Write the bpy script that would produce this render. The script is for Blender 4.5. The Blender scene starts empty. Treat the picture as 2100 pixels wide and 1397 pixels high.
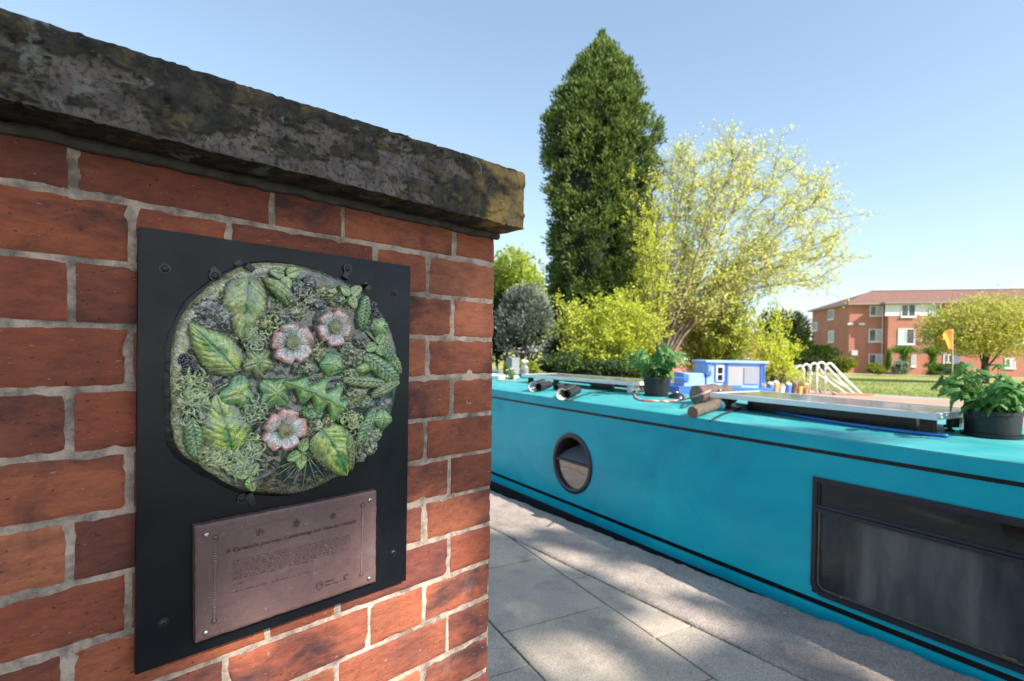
import bpy, bmesh, math, random
import numpy as np
from mathutils import Vector, Matrix, noise
R = math.radians
random.seed(7)
rng = np.random.default_rng(11)
scene = bpy.context.scene
COL = scene.collection

# ------------------------------------------------------------------ camera
FPX = 1080.0                       # focal length in photo pixels (photo 2100 px wide)
CAM = Vector((0.0, 0.0, 1.3))
ROT = Matrix.Rotation(R(89.25), 3, 'X') @ Matrix.Rotation(R(0.97), 3, 'Z')
cd = bpy.data.cameras.new('camera')
cam = bpy.data.objects.new('camera', cd)
COL.objects.link(cam)
cam.matrix_world = Matrix.Translation(CAM) @ ROT.to_4x4()
cd.sensor_width = 36.0
cd.sensor_fit = 'HORIZONTAL'
cd.lens = FPX * 36.0 / 2100.0
cd.shift_y = 32.5 / 2100.0
cd.clip_start = 0.05
cd.clip_end = 6000.0
cd.dof.use_dof = True
cd.dof.focus_distance = 0.82
cd.dof.aperture_fstop = 6.3
scene.camera = cam

# ------------------------------------------------------------------ light
SUN = Vector((0.62, -0.50, 0.61)).normalized()
world = bpy.data.worlds.new('World')
scene.world = world
world.use_nodes = True
wn = world.node_tree
bg = wn.nodes['Background']
sky = wn.nodes.new('ShaderNodeTexSky')
sky.sky_type = 'NISHITA'
sky.sun_disc = False
sky.sun_elevation = math.asin(SUN.z)
sky.sun_rotation = math.atan2(SUN.x, SUN.y)
sky.air_density = 1.0
sky.dust_density = 0.8
sky.ozone_density = 1.6
wb = wn.nodes.new('ShaderNodeVectorMath'); wb.operation = 'MULTIPLY'; wb.inputs[1].default_value = (1.13, 1.18, 1.17)   # camera white balance of the photograph
gm_ = wn.nodes.new('ShaderNodeGamma'); gm_.inputs[1].default_value = 0.72
wn.links.new(sky.outputs[0], gm_.inputs[0]); wn.links.new(gm_.outputs[0], wb.inputs[0]); wn.links.new(wb.outputs[0], bg.inputs[0])
bg.inputs[1].default_value = 0.15
sd = bpy.data.lights.new('sun', 'SUN')
sd.energy = 4.5
sd.angle = R(0.53)
sd.color = (1.0, 0.94, 0.85)
sun = bpy.data.objects.new('sun', sd)
COL.objects.link(sun)
sun.rotation_euler = (-SUN).to_track_quat('-Z', 'Y').to_euler()
sun.location = (4, -8, 12)
vs = scene.view_settings
vs.view_transform = 'Standard'
vs.look = 'None'
vs.gamma = 1.0
vs.use_curve_mapping = False
vs.exposure = 1.15
scene.render.engine = 'CYCLES'
scene.cycles.use_denoising = True
scene.cycles.max_bounces = 8
scene.cycles.transparent_max_bounces = 12
scene.cycles.caustics_reflective = False
scene.cycles.caustics_refractive = False
scene.cycles.sample_clamp_indirect = 6.0

# ------------------------------------------------------------------ measuring helpers
def ray(px, py):
    return (ROT @ Vector(((px - 1050.0) / FPX, -(py - 731.0) / FPX, -1.0)))
def at_depth(px, py, Y):
    d = ray(px, py); return CAM + d * (Y / d.y)
def on_level(px, py, z):
    d = ray(px, py); return CAM + d * ((z - CAM.z) / d.z)
class Frame:                                   # a vertical plane: x along it, y away from the viewer, z up
    def __init__(s, o, ang):
        s.o = Vector((o[0], o[1], 0.0)); s.ang = ang
        s.x = Vector((math.cos(ang), math.sin(ang), 0)); s.y = Vector((-math.sin(ang), math.cos(ang), 0))
    def hit(s, px, py, y=0.0):                 # pixel -> (x, z) on the plane at depth y
        d = ray(px, py); t = ((s.o - CAM).dot(s.y) + y) / d.dot(s.y)
        p = CAM + d * t - s.o
        return p.dot(s.x), p.z
    def roof(s, px, py, z):                    # pixel -> (x, y) on the level z
        p = on_level(px, py, z) - s.o
        return p.dot(s.x), p.dot(s.y)
    def depth(s, px, py, Y):
        p = at_depth(px, py, Y) - s.o
        return p.dot(s.x), p.dot(s.y), p.z
WALL = Frame((-0.0377, 1.071), R(44.9))        # origin at the pier's corner
BOAT = Frame((0.487 * 1.01, 4.312 * 1.01), R(-56.8))   # origin under the porthole

# ------------------------------------------------------------------ object helpers
def mat4(loc=(0, 0, 0), rz=0.0):
    return Matrix.Translation(loc) @ Matrix.Rotation(rz, 4, 'Z')
def tag(o, label=None, cat=None, group=None, kind=None):
    if label: o['label'] = label
    if cat: o['category'] = cat
    if group: o['group'] = group
    if kind: o['kind'] = kind
    return o
def thing(name, label, cat, loc=(0, 0, 0), rz=0.0, group=None):
    o = bpy.data.objects.new(name, None)
    o.empty_display_size = 0.1
    COL.objects.link(o); o.location = loc; o.rotation_euler = (0, 0, rz)
    return tag(o, label, cat, group)
def setting(name, loc=(0, 0, 0), rz=0.0):
    o = bpy.data.objects.new(name, None)
    o.empty_display_size = 0.1
    COL.objects.link(o); o.location = loc; o.rotation_euler = (0, 0, rz)
    return tag(o, kind='structure')
def link(name, me, mat=None, parent=None, smooth=False):
    o = bpy.data.objects.new(name, me)
    COL.objects.link(o)
    if parent is not None: o.parent = parent
    if mat is not None and len(me.materials) == 0: me.materials.append(mat)
    if smooth and len(me.polygons): me.polygons.foreach_set('use_smooth', np.ones(len(me.polygons), bool))
    return o
def np_mesh(name, V, F):                       # V (n,3), F (m,k) numpy arrays, one face size
    me = bpy.data.meshes.new(name)
    V = np.asarray(V, float); F = np.asarray(F, int)
    m, k = F.shape
    me.vertices.add(len(V)); me.vertices.foreach_set('co', V.ravel())
    me.loops.add(m * k); me.loops.foreach_set('vertex_index', F.ravel())
    me.polygons.add(m); me.polygons.foreach_set('loop_start', np.arange(0, m * k, k))
    me.polygons.foreach_set('loop_total', np.full(m, k))
    me.update(calc_edges=True); me.validate()
    return me
def color_attr(me, C, name='Col'):
    a = me.color_attributes.new(name, 'FLOAT_COLOR', 'POINT')
    C = np.asarray(C, float)
    if C.shape[1] == 3: C = np.hstack([C, np.ones((len(C), 1))])
    a.data.foreach_set('color', C.ravel())

class MB:
    """collects shapes; build() links them as ONE mesh object"""
    def __init__(s): s.v = []; s.f = []
    def add(s, V, F):
        b = len(s.v); s.v += [tuple(p) for p in V]; s.f += [tuple(i + b for i in f) for f in F]; return s
    def box(s, a, b, bev=0.0, M=None):
        bm = bmesh.new(); bmesh.ops.create_cube(bm, size=1.0)
        c = [(a[i] + b[i]) / 2 for i in range(3)]; d = [abs(b[i] - a[i]) for i in range(3)]
        for v in bm.verts: v.co = Vector((c[i] + v.co[i] * d[i] for i in range(3)))
        if bev: bmesh.ops.bevel(bm, geom=bm.edges[:], offset=bev, segments=2, affect='EDGES', profile=0.6)
        if M is not None: bm.transform(M)
        bm.verts.index_update()
        s.add([v.co for v in bm.verts], [[v.index for v in f.verts] for f in bm.faces]); bm.free(); return s
    def tube(s, pts, rad, n=8, caps=True):
        pts = [Vector(p) for p in pts]
        if not hasattr(rad, '__len__'): rad = [rad] * len(pts)
        V = []; F = []; up = None
        for i, p in enumerate(pts):
            t = (pts[min(i + 1, len(pts) - 1)] - pts[max(i - 1, 0)])
            if t.length < 1e-9: t = Vector((0, 0, 1))
            t.normalize()
            if up is None:
                up = Vector((0, 0, 1)) if abs(t.z) < 0.9 else Vector((1, 0, 0))
            a = t.cross(up).normalized(); up = a.cross(t).normalized()
            for k in range(n):
                w = 2 * math.pi * k / n
                V.append(p + (a * math.cos(w) + up * math.sin(w)) * rad[i])
        for i in range(len(pts) - 1):
            for k in range(n):
                q = (k + 1) % n
                F.append((i * n + k, i * n + q, (i + 1) * n + q, (i + 1) * n + k))
        if caps:
            F.append(tuple(range(n - 1, -1, -1))); F.append(tuple(range((len(pts) - 1) * n, len(pts) * n)))
        return s.add(V, F)
    def lathe(s, prof, n=24, M=None, close=False):
        V = []; F = []
        for r, z in prof:
            for k in range(n):
                w = 2 * math.pi * k / n; V.append(Vector((r * math.cos(w), r * math.sin(w), z)))
        m = len(prof)
        for i in range(m - 1 + (1 if close else 0)):
            j = (i + 1) % m
            for k in range(n):
                q = (k + 1) % n
                F.append((i * n + k, i * n + q, j * n + q, j * n + k))
        if not close:
            F.append(tuple(range(n - 1, -1, -1))); F.append(tuple(range((m - 1) * n, m * n)))
        if M is not None: V = [M @ v for v in V]
        return s.add(V, F)
    def prism(s, poly, h0, h1, M=None):         # polygon (x, y) extruded from h0 to h1 in z
        n = len(poly)
        V = [Vector((p[0], p[1], h0)) for p in poly] + [Vector((p[0], p[1], h1)) for p in poly]
        F = [tuple(range(n - 1, -1, -1)), tuple(range(n, 2 * n))] + [(i, (i + 1) % n, n + (i + 1) % n, n + i) for i in range(n)]
        if M is not None: V = [M @ v for v in V]
        return s.add(V, F)
    def ball(s, c, r, sub=2, sc=(1, 1, 1), jit=0.0):
        bm = bmesh.new(); bmesh.ops.create_icosphere(bm, subdivisions=sub, radius=1.0)
        for v in bm.verts:
            k = r * (1 + (jit * noise.noise(v.co * 2.3 + Vector(c) * 9) if jit else 0))
            v.co = Vector(c) + Vector((v.co[i] * sc[i] * k for i in range(3)))
        bm.verts.index_update()
        s.add([v.co for v in bm.verts], [[v.index for v in f.verts] for f in bm.faces]); bm.free(); return s
    def mesh(s, name):
        me = bpy.data.meshes.new(name); me.from_pydata(s.v, [], s.f); me.update(); me.validate(); return me
    def build(s, name, mat, parent=None, smooth=False, angle=None):
        me = s.mesh(name)
        o = link(name, me, mat, parent, smooth)
        if angle is not None and len(me.polygons):
            me.polygons.foreach_set('use_smooth', np.ones(len(me.polygons), bool))
            me.set_sharp_from_angle(angle=R(angle))
        return o

def scatter(TV, TF, P, M=None, S=None):
    """copies of a small template (TV, TF) at points P with 3x3 matrices M and sizes S, as numpy arrays"""
    TV = np.asarray(TV, float); TF = np.asarray(TF, int); n = len(P)
    if M is None: M = rand_rot(n)
    if S is None: S = np.ones(n)
    V = np.einsum('nij,kj->nki', M, TV) * np.asarray(S)[:, None, None] + np.asarray(P)[:, None, :]
    F = TF[None] + (np.arange(n) * len(TV))[:, None, None]
    return V.reshape(-1, 3), F.reshape(-1, TF.shape[1])
def rand_rot(n, g=None):
    g = g or rng
    q = g.normal(size=(n, 4)); q /= np.linalg.norm(q, axis=1)[:, None]
    w, x, y, z = q.T
    return np.stack([np.stack([1-2*(y*y+z*z), 2*(x*y-z*w), 2*(x*z+y*w)], -1),
                     np.stack([2*(x*y+z*w), 1-2*(x*x+z*z), 2*(y*z-x*w)], -1),
                     np.stack([2*(x*z-y*w), 2*(y*z+x*w), 1-2*(x*x+y*y)], -1)], -2)
def aim_rot(D, g=None):
    """matrices whose local z follows D, spun at random"""
    g = g or rng
    D = D / np.linalg.norm(D, axis=1)[:, None]
    r = g.normal(size=D.shape); X = np.cross(r, D); X /= np.linalg.norm(X, axis=1)[:, None]
    Y = np.cross(D, X)
    return np.stack([X, Y, D], -1)
LEAF_V = [(0, -.5, 0), (.27, -.08, .06), (0, .5, -.05), (-.27, -.08, .06)]
LEAF_F = [(0, 1, 2), (0, 2, 3)]
def n3(p, sc=1.0):
    return noise.noise(Vector(p) * sc)
def fbm(p, sc=1.0, oct=4):
    return noise.fractal(Vector(p) * sc, 1.0, 2.0, oct)

# ------------------------------------------------------------------ materials
class NT:
    def __init__(s, name):
        s.m = bpy.data.materials.new(name); s.m.use_nodes = True; s.t = s.m.node_tree
        s.b = s.t.nodes['Principled BSDF']; s._oc = None
    def n(s, typ, **kw):
        x = s.t.nodes.new(typ)
        for k, v in kw.items():
            if k.startswith('i_'):
                key = k[2:]; key = int(key) if key.isdigit() else key.replace('_', ' ')
                if isinstance(v, bpy.types.NodeSocket): s.t.links.new(v, x.inputs[key])
                else: x.inputs[key].default_value = v
            else: setattr(x, k, v)
        return x
    def L(s, a, b): s.t.links.new(a, b)
    def coord(s, rnd=True):
        if s._oc is None:
            tc = s.n('ShaderNodeTexCoord'); o = tc.outputs['Object']
            if rnd:
                oi = s.n('ShaderNodeObjectInfo')
                ml = s.n('ShaderNodeMath', operation='MULTIPLY', i_0=oi.outputs['Random'], i_1=37.0)
                va = s.n('ShaderNodeVectorMath', operation='ADD', i_0=o)
                s.L(ml.outputs[0], va.inputs[1]); o = va.outputs[0]
            s._oc = o
        return s._oc
    def noise(s, scale, detail=6, rough=0.55, dist=0.0, co=None, stretch=None):
        co = co or s.coord()
        if stretch:
            mp = s.n('ShaderNodeMapping'); s.L(co, mp.inputs[0]); mp.inputs['Scale'].default_value = stretch; co = mp.outputs[0]
        x = s.n('ShaderNodeTexNoise'); x.inputs['Scale'].default_value = scale; x.inputs['Detail'].default_value = detail
        x.inputs['Roughness'].default_value = rough; x.inputs['Distortion'].default_value = dist
        s.L(co, x.inputs['Vector']); return x.outputs['Fac']
    def ramp(s, fac, stops, interp='LINEAR'):
        x = s.n('ShaderNodeValToRGB'); s.L(fac, x.inputs[0]); cr = x.color_ramp; cr.interpolation = interp
        while len(cr.elements) > 1: cr.elements.remove(cr.elements[-1])
        for i, (p, c) in enumerate(stops):
            e = cr.elements[0] if i == 0 else cr.elements.new(p)
            e.position = p
            e.color = (c, c, c, 1) if not hasattr(c, '__len__') else (c[0], c[1], c[2], 1)
        return x.outputs[0]
    def mix(s, fac, a, b, mode='MIX'):
        x = s.n('ShaderNodeMix', data_type='RGBA', blend_type=mode)
        for idx, v in ((0, fac), (6, a), (7, b)):
            if isinstance(v, bpy.types.NodeSocket): s.L(v, x.inputs[idx])
            elif idx == 0: x.inputs[0].default_value = v
            else: x.inputs[idx].default_value = (v[0], v[1], v[2], 1)
        return x.outputs[2]
    def math(s, op, a, b=None, c=None, clamp=False):
        x = s.n('ShaderNodeMath', operation=op); x.use_clamp = clamp
        for i, v in enumerate((a, b, c)):
            if v is None: continue
            if isinstance(v, bpy.types.NodeSocket): s.L(v, x.inputs[i])
            else: x.inputs[i].default_value = v
        return x.outputs[0]
    def bump(s, h, dist, strength=1.0, prev=None):
        x = s.n('ShaderNodeBump'); x.inputs['Strength'].default_value = strength; x.inputs['Distance'].default_value = dist
        s.L(h, x.inputs['Height'])
        if prev is not None: s.L(prev, x.inputs['Normal'])
        return x.outputs[0]
    def out(s, color=None, rough=None, normal=None, metal=None, **kw):
        def put(key, v):
            if v is None: return
            if isinstance(v, bpy.types.NodeSocket): s.L(v, s.b.inputs[key])
            elif hasattr(v, '__len__'): s.b.inputs[key].default_value = (v[0], v[1], v[2], 1)
            else: s.b.inputs[key].default_value = v
        put('Base Color', color); put('Roughness', rough); put('Metallic', metal)
        if normal is not None: s.L(normal, s.b.inputs['Normal'])
        for k, v in kw.items(): put(k.replace('_', ' '), v)
        return s.m
def simple(name, color, rough=0.6, var=0.15, nscale=6.0, bump=0.0, bscale=40.0, metal=0.0, **kw):
    t = NT(name)
    n = t.noise(nscale, 5)
    lo = [c * (1 - var) for c in color]; hi = [min(1, c * (1 + var)) for c in color]
    c = t.ramp(n, [(0.3, lo), (0.7, hi)])
    r = t.ramp(t.noise(nscale * 2.3, 4), [(0.3, max(0.02, rough - 0.06)), (0.7, min(1, rough + 0.06))])
    nm = t.bump(t.noise(bscale, 6), bump) if bump else None
    return t.out(c, r, nm, metal, **kw)
def leafmat(name, cols, trans=0.35, rough=0.55, spec=0.3, clump=0.8):
    """cols: list of colours picked per leaf"""
    t = NT(name)
    g = t.n('ShaderNodeNewGeometry')
    n = t.noise(clump, 3, co=t.coord(False))
    f = t.math('ADD', t.math('MULTIPLY', g.outputs['Random Per Island'], 0.6), t.math('MULTIPLY', n, 0.55), clamp=True)
    k = len(cols)
    c = t.ramp(f, [(0.15 + 0.75 * i / max(1, k - 1), cols[i]) for i in range(k)])
    t.out(c, rough); t.b.inputs['Specular IOR Level'].default_value = spec
    tr = t.n('ShaderNodeBsdfTranslucent'); 
    t.L(t.mix(1.0, c, (1.0, 1.0, 0.55), 'MULTIPLY'), tr.inputs[0])
    ms = t.n('ShaderNodeMixShader'); ms.inputs[0].default_value = trans
    t.L(t.b.outputs[0], ms.inputs[1]); t.L(tr.outputs[0], ms.inputs[2])
    t.L(ms.outputs[0], t.t.nodes['Material Output'].inputs[0])
    return t.m
def glass(name, color=(0.8, 0.85, 0.85), rough=0.02, alpha_mix=0.8):
    t = NT(name)
    t.out(color, rough); t.b.inputs['Transmission Weight'].default_value = alpha_mix; t.b.inputs['IOR'].default_value = 1.45
    return t.m
# ================================================================== SETTING
def far_z(Y): return -0.10 - 0.0127 * (min(Y, 57.0) - 12.0)
KD = Vector((0.6074, -0.7944, 0)); KN = Vector((0.7944, 0.6074, 0))     # along / across the canal kerb
K_IN, K_OUT = 2.215, 2.822
BN = BOAT.y                                                              # across the canal, boat frame
QUAY = 13.2                                                              # far quay edge along BN

def paving_mat(name, cols, spec_n, rough=0.85, bd=0.0016, speck=0.5):
    t = NT(name)
    a = t.noise(2.2, 5, 0.6); f = t.noise(130, 4, 0.75); v = t.noise(420, 2, 0.6)
    c = t.ramp(a, [(0.28, cols[0]), (0.5, cols[1]), (0.72, cols[2])])
    oi = t.n('ShaderNodeObjectInfo')
    c = t.mix(t.math('MULTIPLY', oi.outputs['Random'], 0.45), c, cols[3])
    s = t.ramp(f, [(0.32, 0.35), (0.5, 1.0), (0.66, 1.6)])
    c = t.mix(speck, c, s, 'MULTIPLY')
    s2 = t.ramp(v, [(0.62, 0.0), (0.72, 1.0)])
    c = t.mix(t.math('MULTIPLY', s2, 0.45), c, spec_n)
    s3 = t.ramp(t.noise(260, 2, 0.5, stretch=(1, 1, 1)), [(0.33, 1.0), (0.42, 0.0)])
    c = t.mix(t.math('MULTIPLY', s3, 0.5), c, (0.06, 0.055, 0.05))
    st = t.ramp(t.noise(7, 6, 0.65), [(0.52, 0.0), (0.68, 1.0)])
    c = t.mix(t.math('MULTIPLY', st, 0.3), c, (0.10, 0.095, 0.085))
    nm = t.bump(t.noise(60, 7, 0.7), bd * 2); nm = t.bump(t.noise(330, 4, 0.7), bd, 1.0, nm)
    return t.out(c, rough, nm)
M_slab = paving_mat('paving_concrete', [(.40, .325, .245), (.48, .395, .305), (.54, .455, .36), (.365, .31, .25)], (.55, .52, .47))
M_kerb = paving_mat('granite', [(.29, .23, .195), (.41, .33, .28), (.51, .415, .35), (.34, .275, .235)], (.66, .62, .58), 0.8, 0.003, 0.8)
M_grit = simple('joint_grit', (.10, .085, .06), 0.95, 0.4, 20, 0.004, 150)
M_soil = simple('soil', (.09, .075, .05), 0.95, 0.4, 3, 0.01, 30)

def poly_clip(P, n, d):                          # keep n.p <= d
    out = []
    for i in range(len(P)):
        a, b = P[i], P[(i + 1) % len(P)]
        fa, fb = a.dot(n) - d, b.dot(n) - d
        if fa <= 0: out.append(a)
        if (fa < 0 < fb) or (fb < 0 < fa): out.append(a + (b - a) * (fa / (fa - fb)))
    return out

ground = setting('ground')
# near ground, one sheet to the horizon behind the canal kerb
mb = MB(); far = 1500
c0 = KN * (K_IN + 0.02)
mb.add([c0 + KD * -far + Vector((0, 0, -.03)), c0 + KD * far + Vector((0, 0, -.03)),
        c0 + KD * far - KN * far + Vector((0, 0, -.03)), c0 - KD * far - KN * far + Vector((0, 0, -.03))], [(0, 3, 2, 1)])
gm = NT('near_ground')
gc = gm.ramp(gm.noise(0.7, 8, 0.65, co=gm.coord(False)), [(0.35, (.12, .11, .09)), (0.6, (.20, .18, .14))])
near = mb.build('near_ground', gm.out(gc, 0.95, gm.bump(gm.noise(30, 6), 0.01)), ground)

towpath = setting('towpath')
mb = MB()
mb.add([KN * (K_OUT - .1) + KD * -12 + Vector((0, 0, -.014)), KN * (K_OUT - .1) + KD * 9 + Vector((0, 0, -.014)),
        KN * -3 + KD * 9 + Vector((0, 0, -.014)), KN * -3 + KD * -12 + Vector((0, 0, -.014))], [(0, 3, 2, 1)])
mb.build('bedding', M_grit, towpath)
SA = Vector((0.4695, -0.8829, 0)); SC = Vector((0.8829, 0.4695, 0))      # slab rows / across them
c_edge = Vector((.508, 2.691, 0)).dot(SC)                                 # joint between row 0 and row 1
rowoff = {0: -1.79, 1: -2.13, 2: -1.86, 3: -2.2}
slab_rand = random.Random(3)
for r in range(-2, 7):
    c1 = c_edge - (r - 1) * 0.612; c_0 = c1 - 0.612
    off = rowoff.get(r, slab_rand.uniform(-2.4, -1.8))
    for k in range(-11, 9):
        a0 = off + k * 0.672; a1 = a0 + 0.672; g = 0.0045
        jt = slab_rand.uniform(-.0015, .0015)
        P = [SA * (a0 + g) + SC * (c_0 + g), SA * (a1 - g) + SC * (c_0 + g), SA * (a1 - g) + SC * (c1 - g), SA * (a0 + g) + SC * (c1 - g)]
        # wavy, slightly chipped outline
        Q = []
        for i in range(4):
            p, q = P[i], P[(i + 1) % 4]
            for j in range(10):
                w = p.lerp(q, j / 10); e = 0.002 * noise.noise(w * 14 + Vector((r, k, 0)))
                Q.append(w + Vector((e, -e, 0)))
        Q = poly_clip(Q, KN, K_IN - 0.006)
        if len(Q) < 3: continue
        ctr = sum(Q, Vector()) / len(Q)
        if ctr.y < -2.5 or ctr.y > 7.5 or ctr.x < -4 or ctr.x > 5.5: continue
        if min((v - ctr).length for v in Q) < 0.02: continue
        # leave the pier's own footprint free
        lp = ctr - WALL.o; lx, ly = lp.dot(WALL.x), lp.dot(WALL.y)
        m = MB(); n = len(Q)
        top = [q - ctr + Vector((0, 0, -.002)) for q in Q]; ins = [(q - ctr) * 0.985 + Vector((0, 0, 0)) for q in Q]
        bot = [q - ctr + Vector((0, 0, -.05)) for q in Q]
        V = bot + top + ins
        F = [(i, (i + 1) % n, n + (i + 1) % n, n + i) for i in range(n)] + [(n + i, n + (i + 1) % n, 2 * n + (i + 1) % n, 2 * n + i) for i in range(n)] + [tuple(range(2 * n, 3 * n))]
        m.add(V, F)
        o = m.build('paving_slab', M_slab, towpath)
        o.location = ctr + Vector((0, 0, slab_rand.uniform(-.003, .003)))
        o.rotation_euler = (slab_rand.uniform(-.003, .003), slab_rand.uniform(-.003, .003), 0)

# moss and weeds in the joint near the kerb
M_moss = leafmat('moss', [(.05, .07, .015), (.10, .12, .03), (.16, .13, .05)], 0.2)
mossP = []
for i in range(5200):
    a = slab_rand.uniform(-7, 2)
    if slab_rand.random() < .72:
        p = KD * (a * 1.05) + KN * (K_IN + slab_rand.gauss(0, .0045))
        if noise.noise(p * 3.1) < -.1: continue
    else:
        p = SA * a + SC * (c_edge - .612 + slab_rand.gauss(0, .0035))
        if noise.noise(p * 2.3) < .05: continue
    mossP.append((p.x, p.y, slab_rand.uniform(-.006, .001)))
V, F = scatter(LEAF_V, LEAF_F, mossP, None, rng.uniform(.004, .011, len(mossP)))
ms = link('joint_moss', np_mesh('joint_moss', V, F), M_moss); tag(ms, 'green and brown moss in the joint along the kerb stones', 'moss', kind='stuff')

canal_edge = setting('canal_edge')
a = -9.0; ks = random.Random(5); KL = [2.1, 2.6, 5.1, 2.2, 1.8]
# joints set from the photograph's single visible joint spacing of about 1.6 m
while a < 4.2:
    Ls = KL.pop(0) if KL else ks.uniform(1.5, 2.4)
    nx, ny = int(Ls / .02), 30
    V = []; F = []
    sd_ = ks.uniform(0, 50)
    for j in range(ny + 1):
        for i in range(nx + 1):
            x = a + .006 + (Ls - .012) * i / nx
            w = j / ny
            edge = .018 * noise.fractal(Vector((x * 6, sd_, 2)), .8, 2.0, 5) + .013 * noise.noise(Vector((x * 24, sd_, 5)))
            inn = .006 * noise.noise(Vector((x * 11, sd_, 8)))
            y = (K_IN + .009 + inn) * (1 - w) + (K_OUT - .006 + edge * (1 if True else 0)) * w
            z = .004 + .006 * fbm((x, y, sd_), 7, 4) + .004 * noise.noise(Vector((x * 31, y * 31, sd_)))
            r = max(0.0, (w - .93) / .07); z -= .022 * r * r
            r = max(0.0, (.03 - w) / .03); z -= .010 * r * r
            ex = min(x - a - .006, a + Ls - .006 - x); z -= .010 * max(0, 1 - ex / .02) ** 2
            p = KD * x + KN * y; V.append((p.x, p.y, z))
    W = nx + 1
    for j in range(ny):
        for i in range(nx): F.append((j * W + i, (j + 1) * W + i, (j + 1) * W + i + 1, j * W + i + 1))
    # skirts down to the canal wall
    ring = [i for i in range(W)] + [j * W + nx for j in range(1, ny + 1)] + [ny * W + i for i in range(nx - 1, -1, -1)] + [j * W for j in range(ny - 1, 0, -1)]
    b = len(V)
    for q in ring: V.append((V[q][0], V[q][1], -.26))
    for i in range(len(ring)):
        k = (i + 1) % len(ring); F.append((ring[i], ring[k], b + k, b + i))
    me = bpy.data.meshes.new('kerb_stone'); me.from_pydata(V, [], F); me.update()
    o = link('kerb_stone', me, M_kerb, canal_edge, True)
    a += Ls
# brick canal wall under the kerb, bed and water
M_wallbrick = simple('canal_wall_brick', (.16, .09, .07), 0.9, 0.4, 3, 0.01, 30)
mb = MB(); mb.box((-9, K_IN + .1, -1.6), (4.2, K_OUT - .03, -.27), 0, Matrix.Rotation(math.atan2(KD.y, KD.x), 4, 'Z'))
mb.build('canal_wall', M_wallbrick, canal_edge)
bed = MB(); bed.add([KN * 2.5 + KD * -150 + Vector((0, 0, -1.6)), KN * 2.5 + KD * 150 + Vector((0, 0, -1.6)),
                     BN * (QUAY - .3) + BOAT.x * 150 + Vector((0, 0, -1.6)), BN * (QUAY - .3) + BOAT.x * -150 + Vector((0, 0, -1.6))], [(0, 1, 2, 3)])
tag(bed.build('canal_bed', M_soil), kind='structure')
wt = NT('canal_water')
wm = wt.bump(wt.noise(2.2, 4, 0.6, co=wt.coord(False), stretch=(1, 1.6, 1)), .03, .35)
wt.out((.012, .02, .014), 0.04, wm, None); wt.b.inputs['Specular IOR Level'].default_value = 0.5
w = MB(); w.add([KN * 2.5 + KD * -150 + Vector((0, 0, -.36)), KN * 2.5 + KD * 150 + Vector((0, 0, -.36)),
                 BN * (QUAY - .3) + BOAT.x * 150 + Vector((0, 0, -.36)), BN * (QUAY - .3) + BOAT.x * -150 + Vector((0, 0, -.36))], [(0, 1, 2, 3)])
tag(w.build('water', wt.m), kind='structure')

# far bank: quay wall, brick paved quay, lawn, path
def bp(along, across, z=None):                   # boat-frame metres -> world
    p = BOAT.x * along + BOAT.y * across
    return Vector((p.x, p.y, far_z(p.y) if z is None else z))
fq = setting('far_quay')
cap = MB(); Mq = Matrix.Rotation(BOAT.ang, 4, 'Z')
M_quay = simple('quay_stone', (.34, .27, .21), 0.9, 0.2, 4, 0.01, 40)
cap.box((-60, QUAY - .45, -1.6), (80, QUAY, -.17), 0.0, Mq)
cap.build('quay_wall', M_wallbrick, fq)
for k in range(-12, 22):
    c = MB(); c.box((k * 1.8 + .01, QUAY - .5, -.17), (k * 1.8 + 1.79, QUAY + .02, -.04 - .0), .012, Mq)
    c.build('coping_stone', M_quay, fq)
def sheet(name, poly, mat, dz, parent=None, kind='structure', sub=1):
    m = MB()
    m.add([Vector((p.x, p.y, far_z(p.y) + dz)) for p in poly], [tuple(range(len(poly)))])
    return tag(m.build(name, mat, parent), kind=kind if parent is None else None)
# far ground: a strip grid that follows far_z
gt = NT('lawn_ground'); cg = gt.coord(False)
gcol = gt.ramp(gt.noise(0.35, 6, 0.6, co=cg), [(0.3, (.22, .25, .06)), (0.55, (.33, .35, .09)), (0.75, (.45, .42, .17))])
gcol = gt.mix(gt.ramp(gt.noise(6, 5, 0.7, co=cg), [(0.4, 0.0), (0.7, 0.5)]), gcol, (.10, .14, .03))
M_lawn = gt.out(gcol, 0.95, gt.bump(gt.noise(25, 5, 0.7, co=cg), .04))
V = []; F = []
ys = [2, 8, 12, 20, 30, 40, 57, 58, 200, 600, 1500]
# grid in world y, clipped on the canal side by the quay line
rows = []
for y in ys:
    x0 = (QUAY - .02 - BN.y * y) / BN.x
    rows.append([Vector((x0, y, far_z(y) - .02)), Vector((max(x0, 0) + 60 + y, y, far_z(y) - .02))])
ext = [Vector(((QUAY - .02 + BN.y * 1500) / BN.x, -1500, .35)), Vector((3000, -1500, .35))]
for a_, b_ in rows: V += [a_, b_]
for i in range(len(rows) - 1): F.append((2 * i, 2 * i + 1, 2 * i + 3, 2 * i + 2))
me = bpy.data.meshes.new('lawn'); me.from_pydata(V, [], F); me.update()
tag(link('lawn', me, M_lawn), kind='structure')

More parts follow.
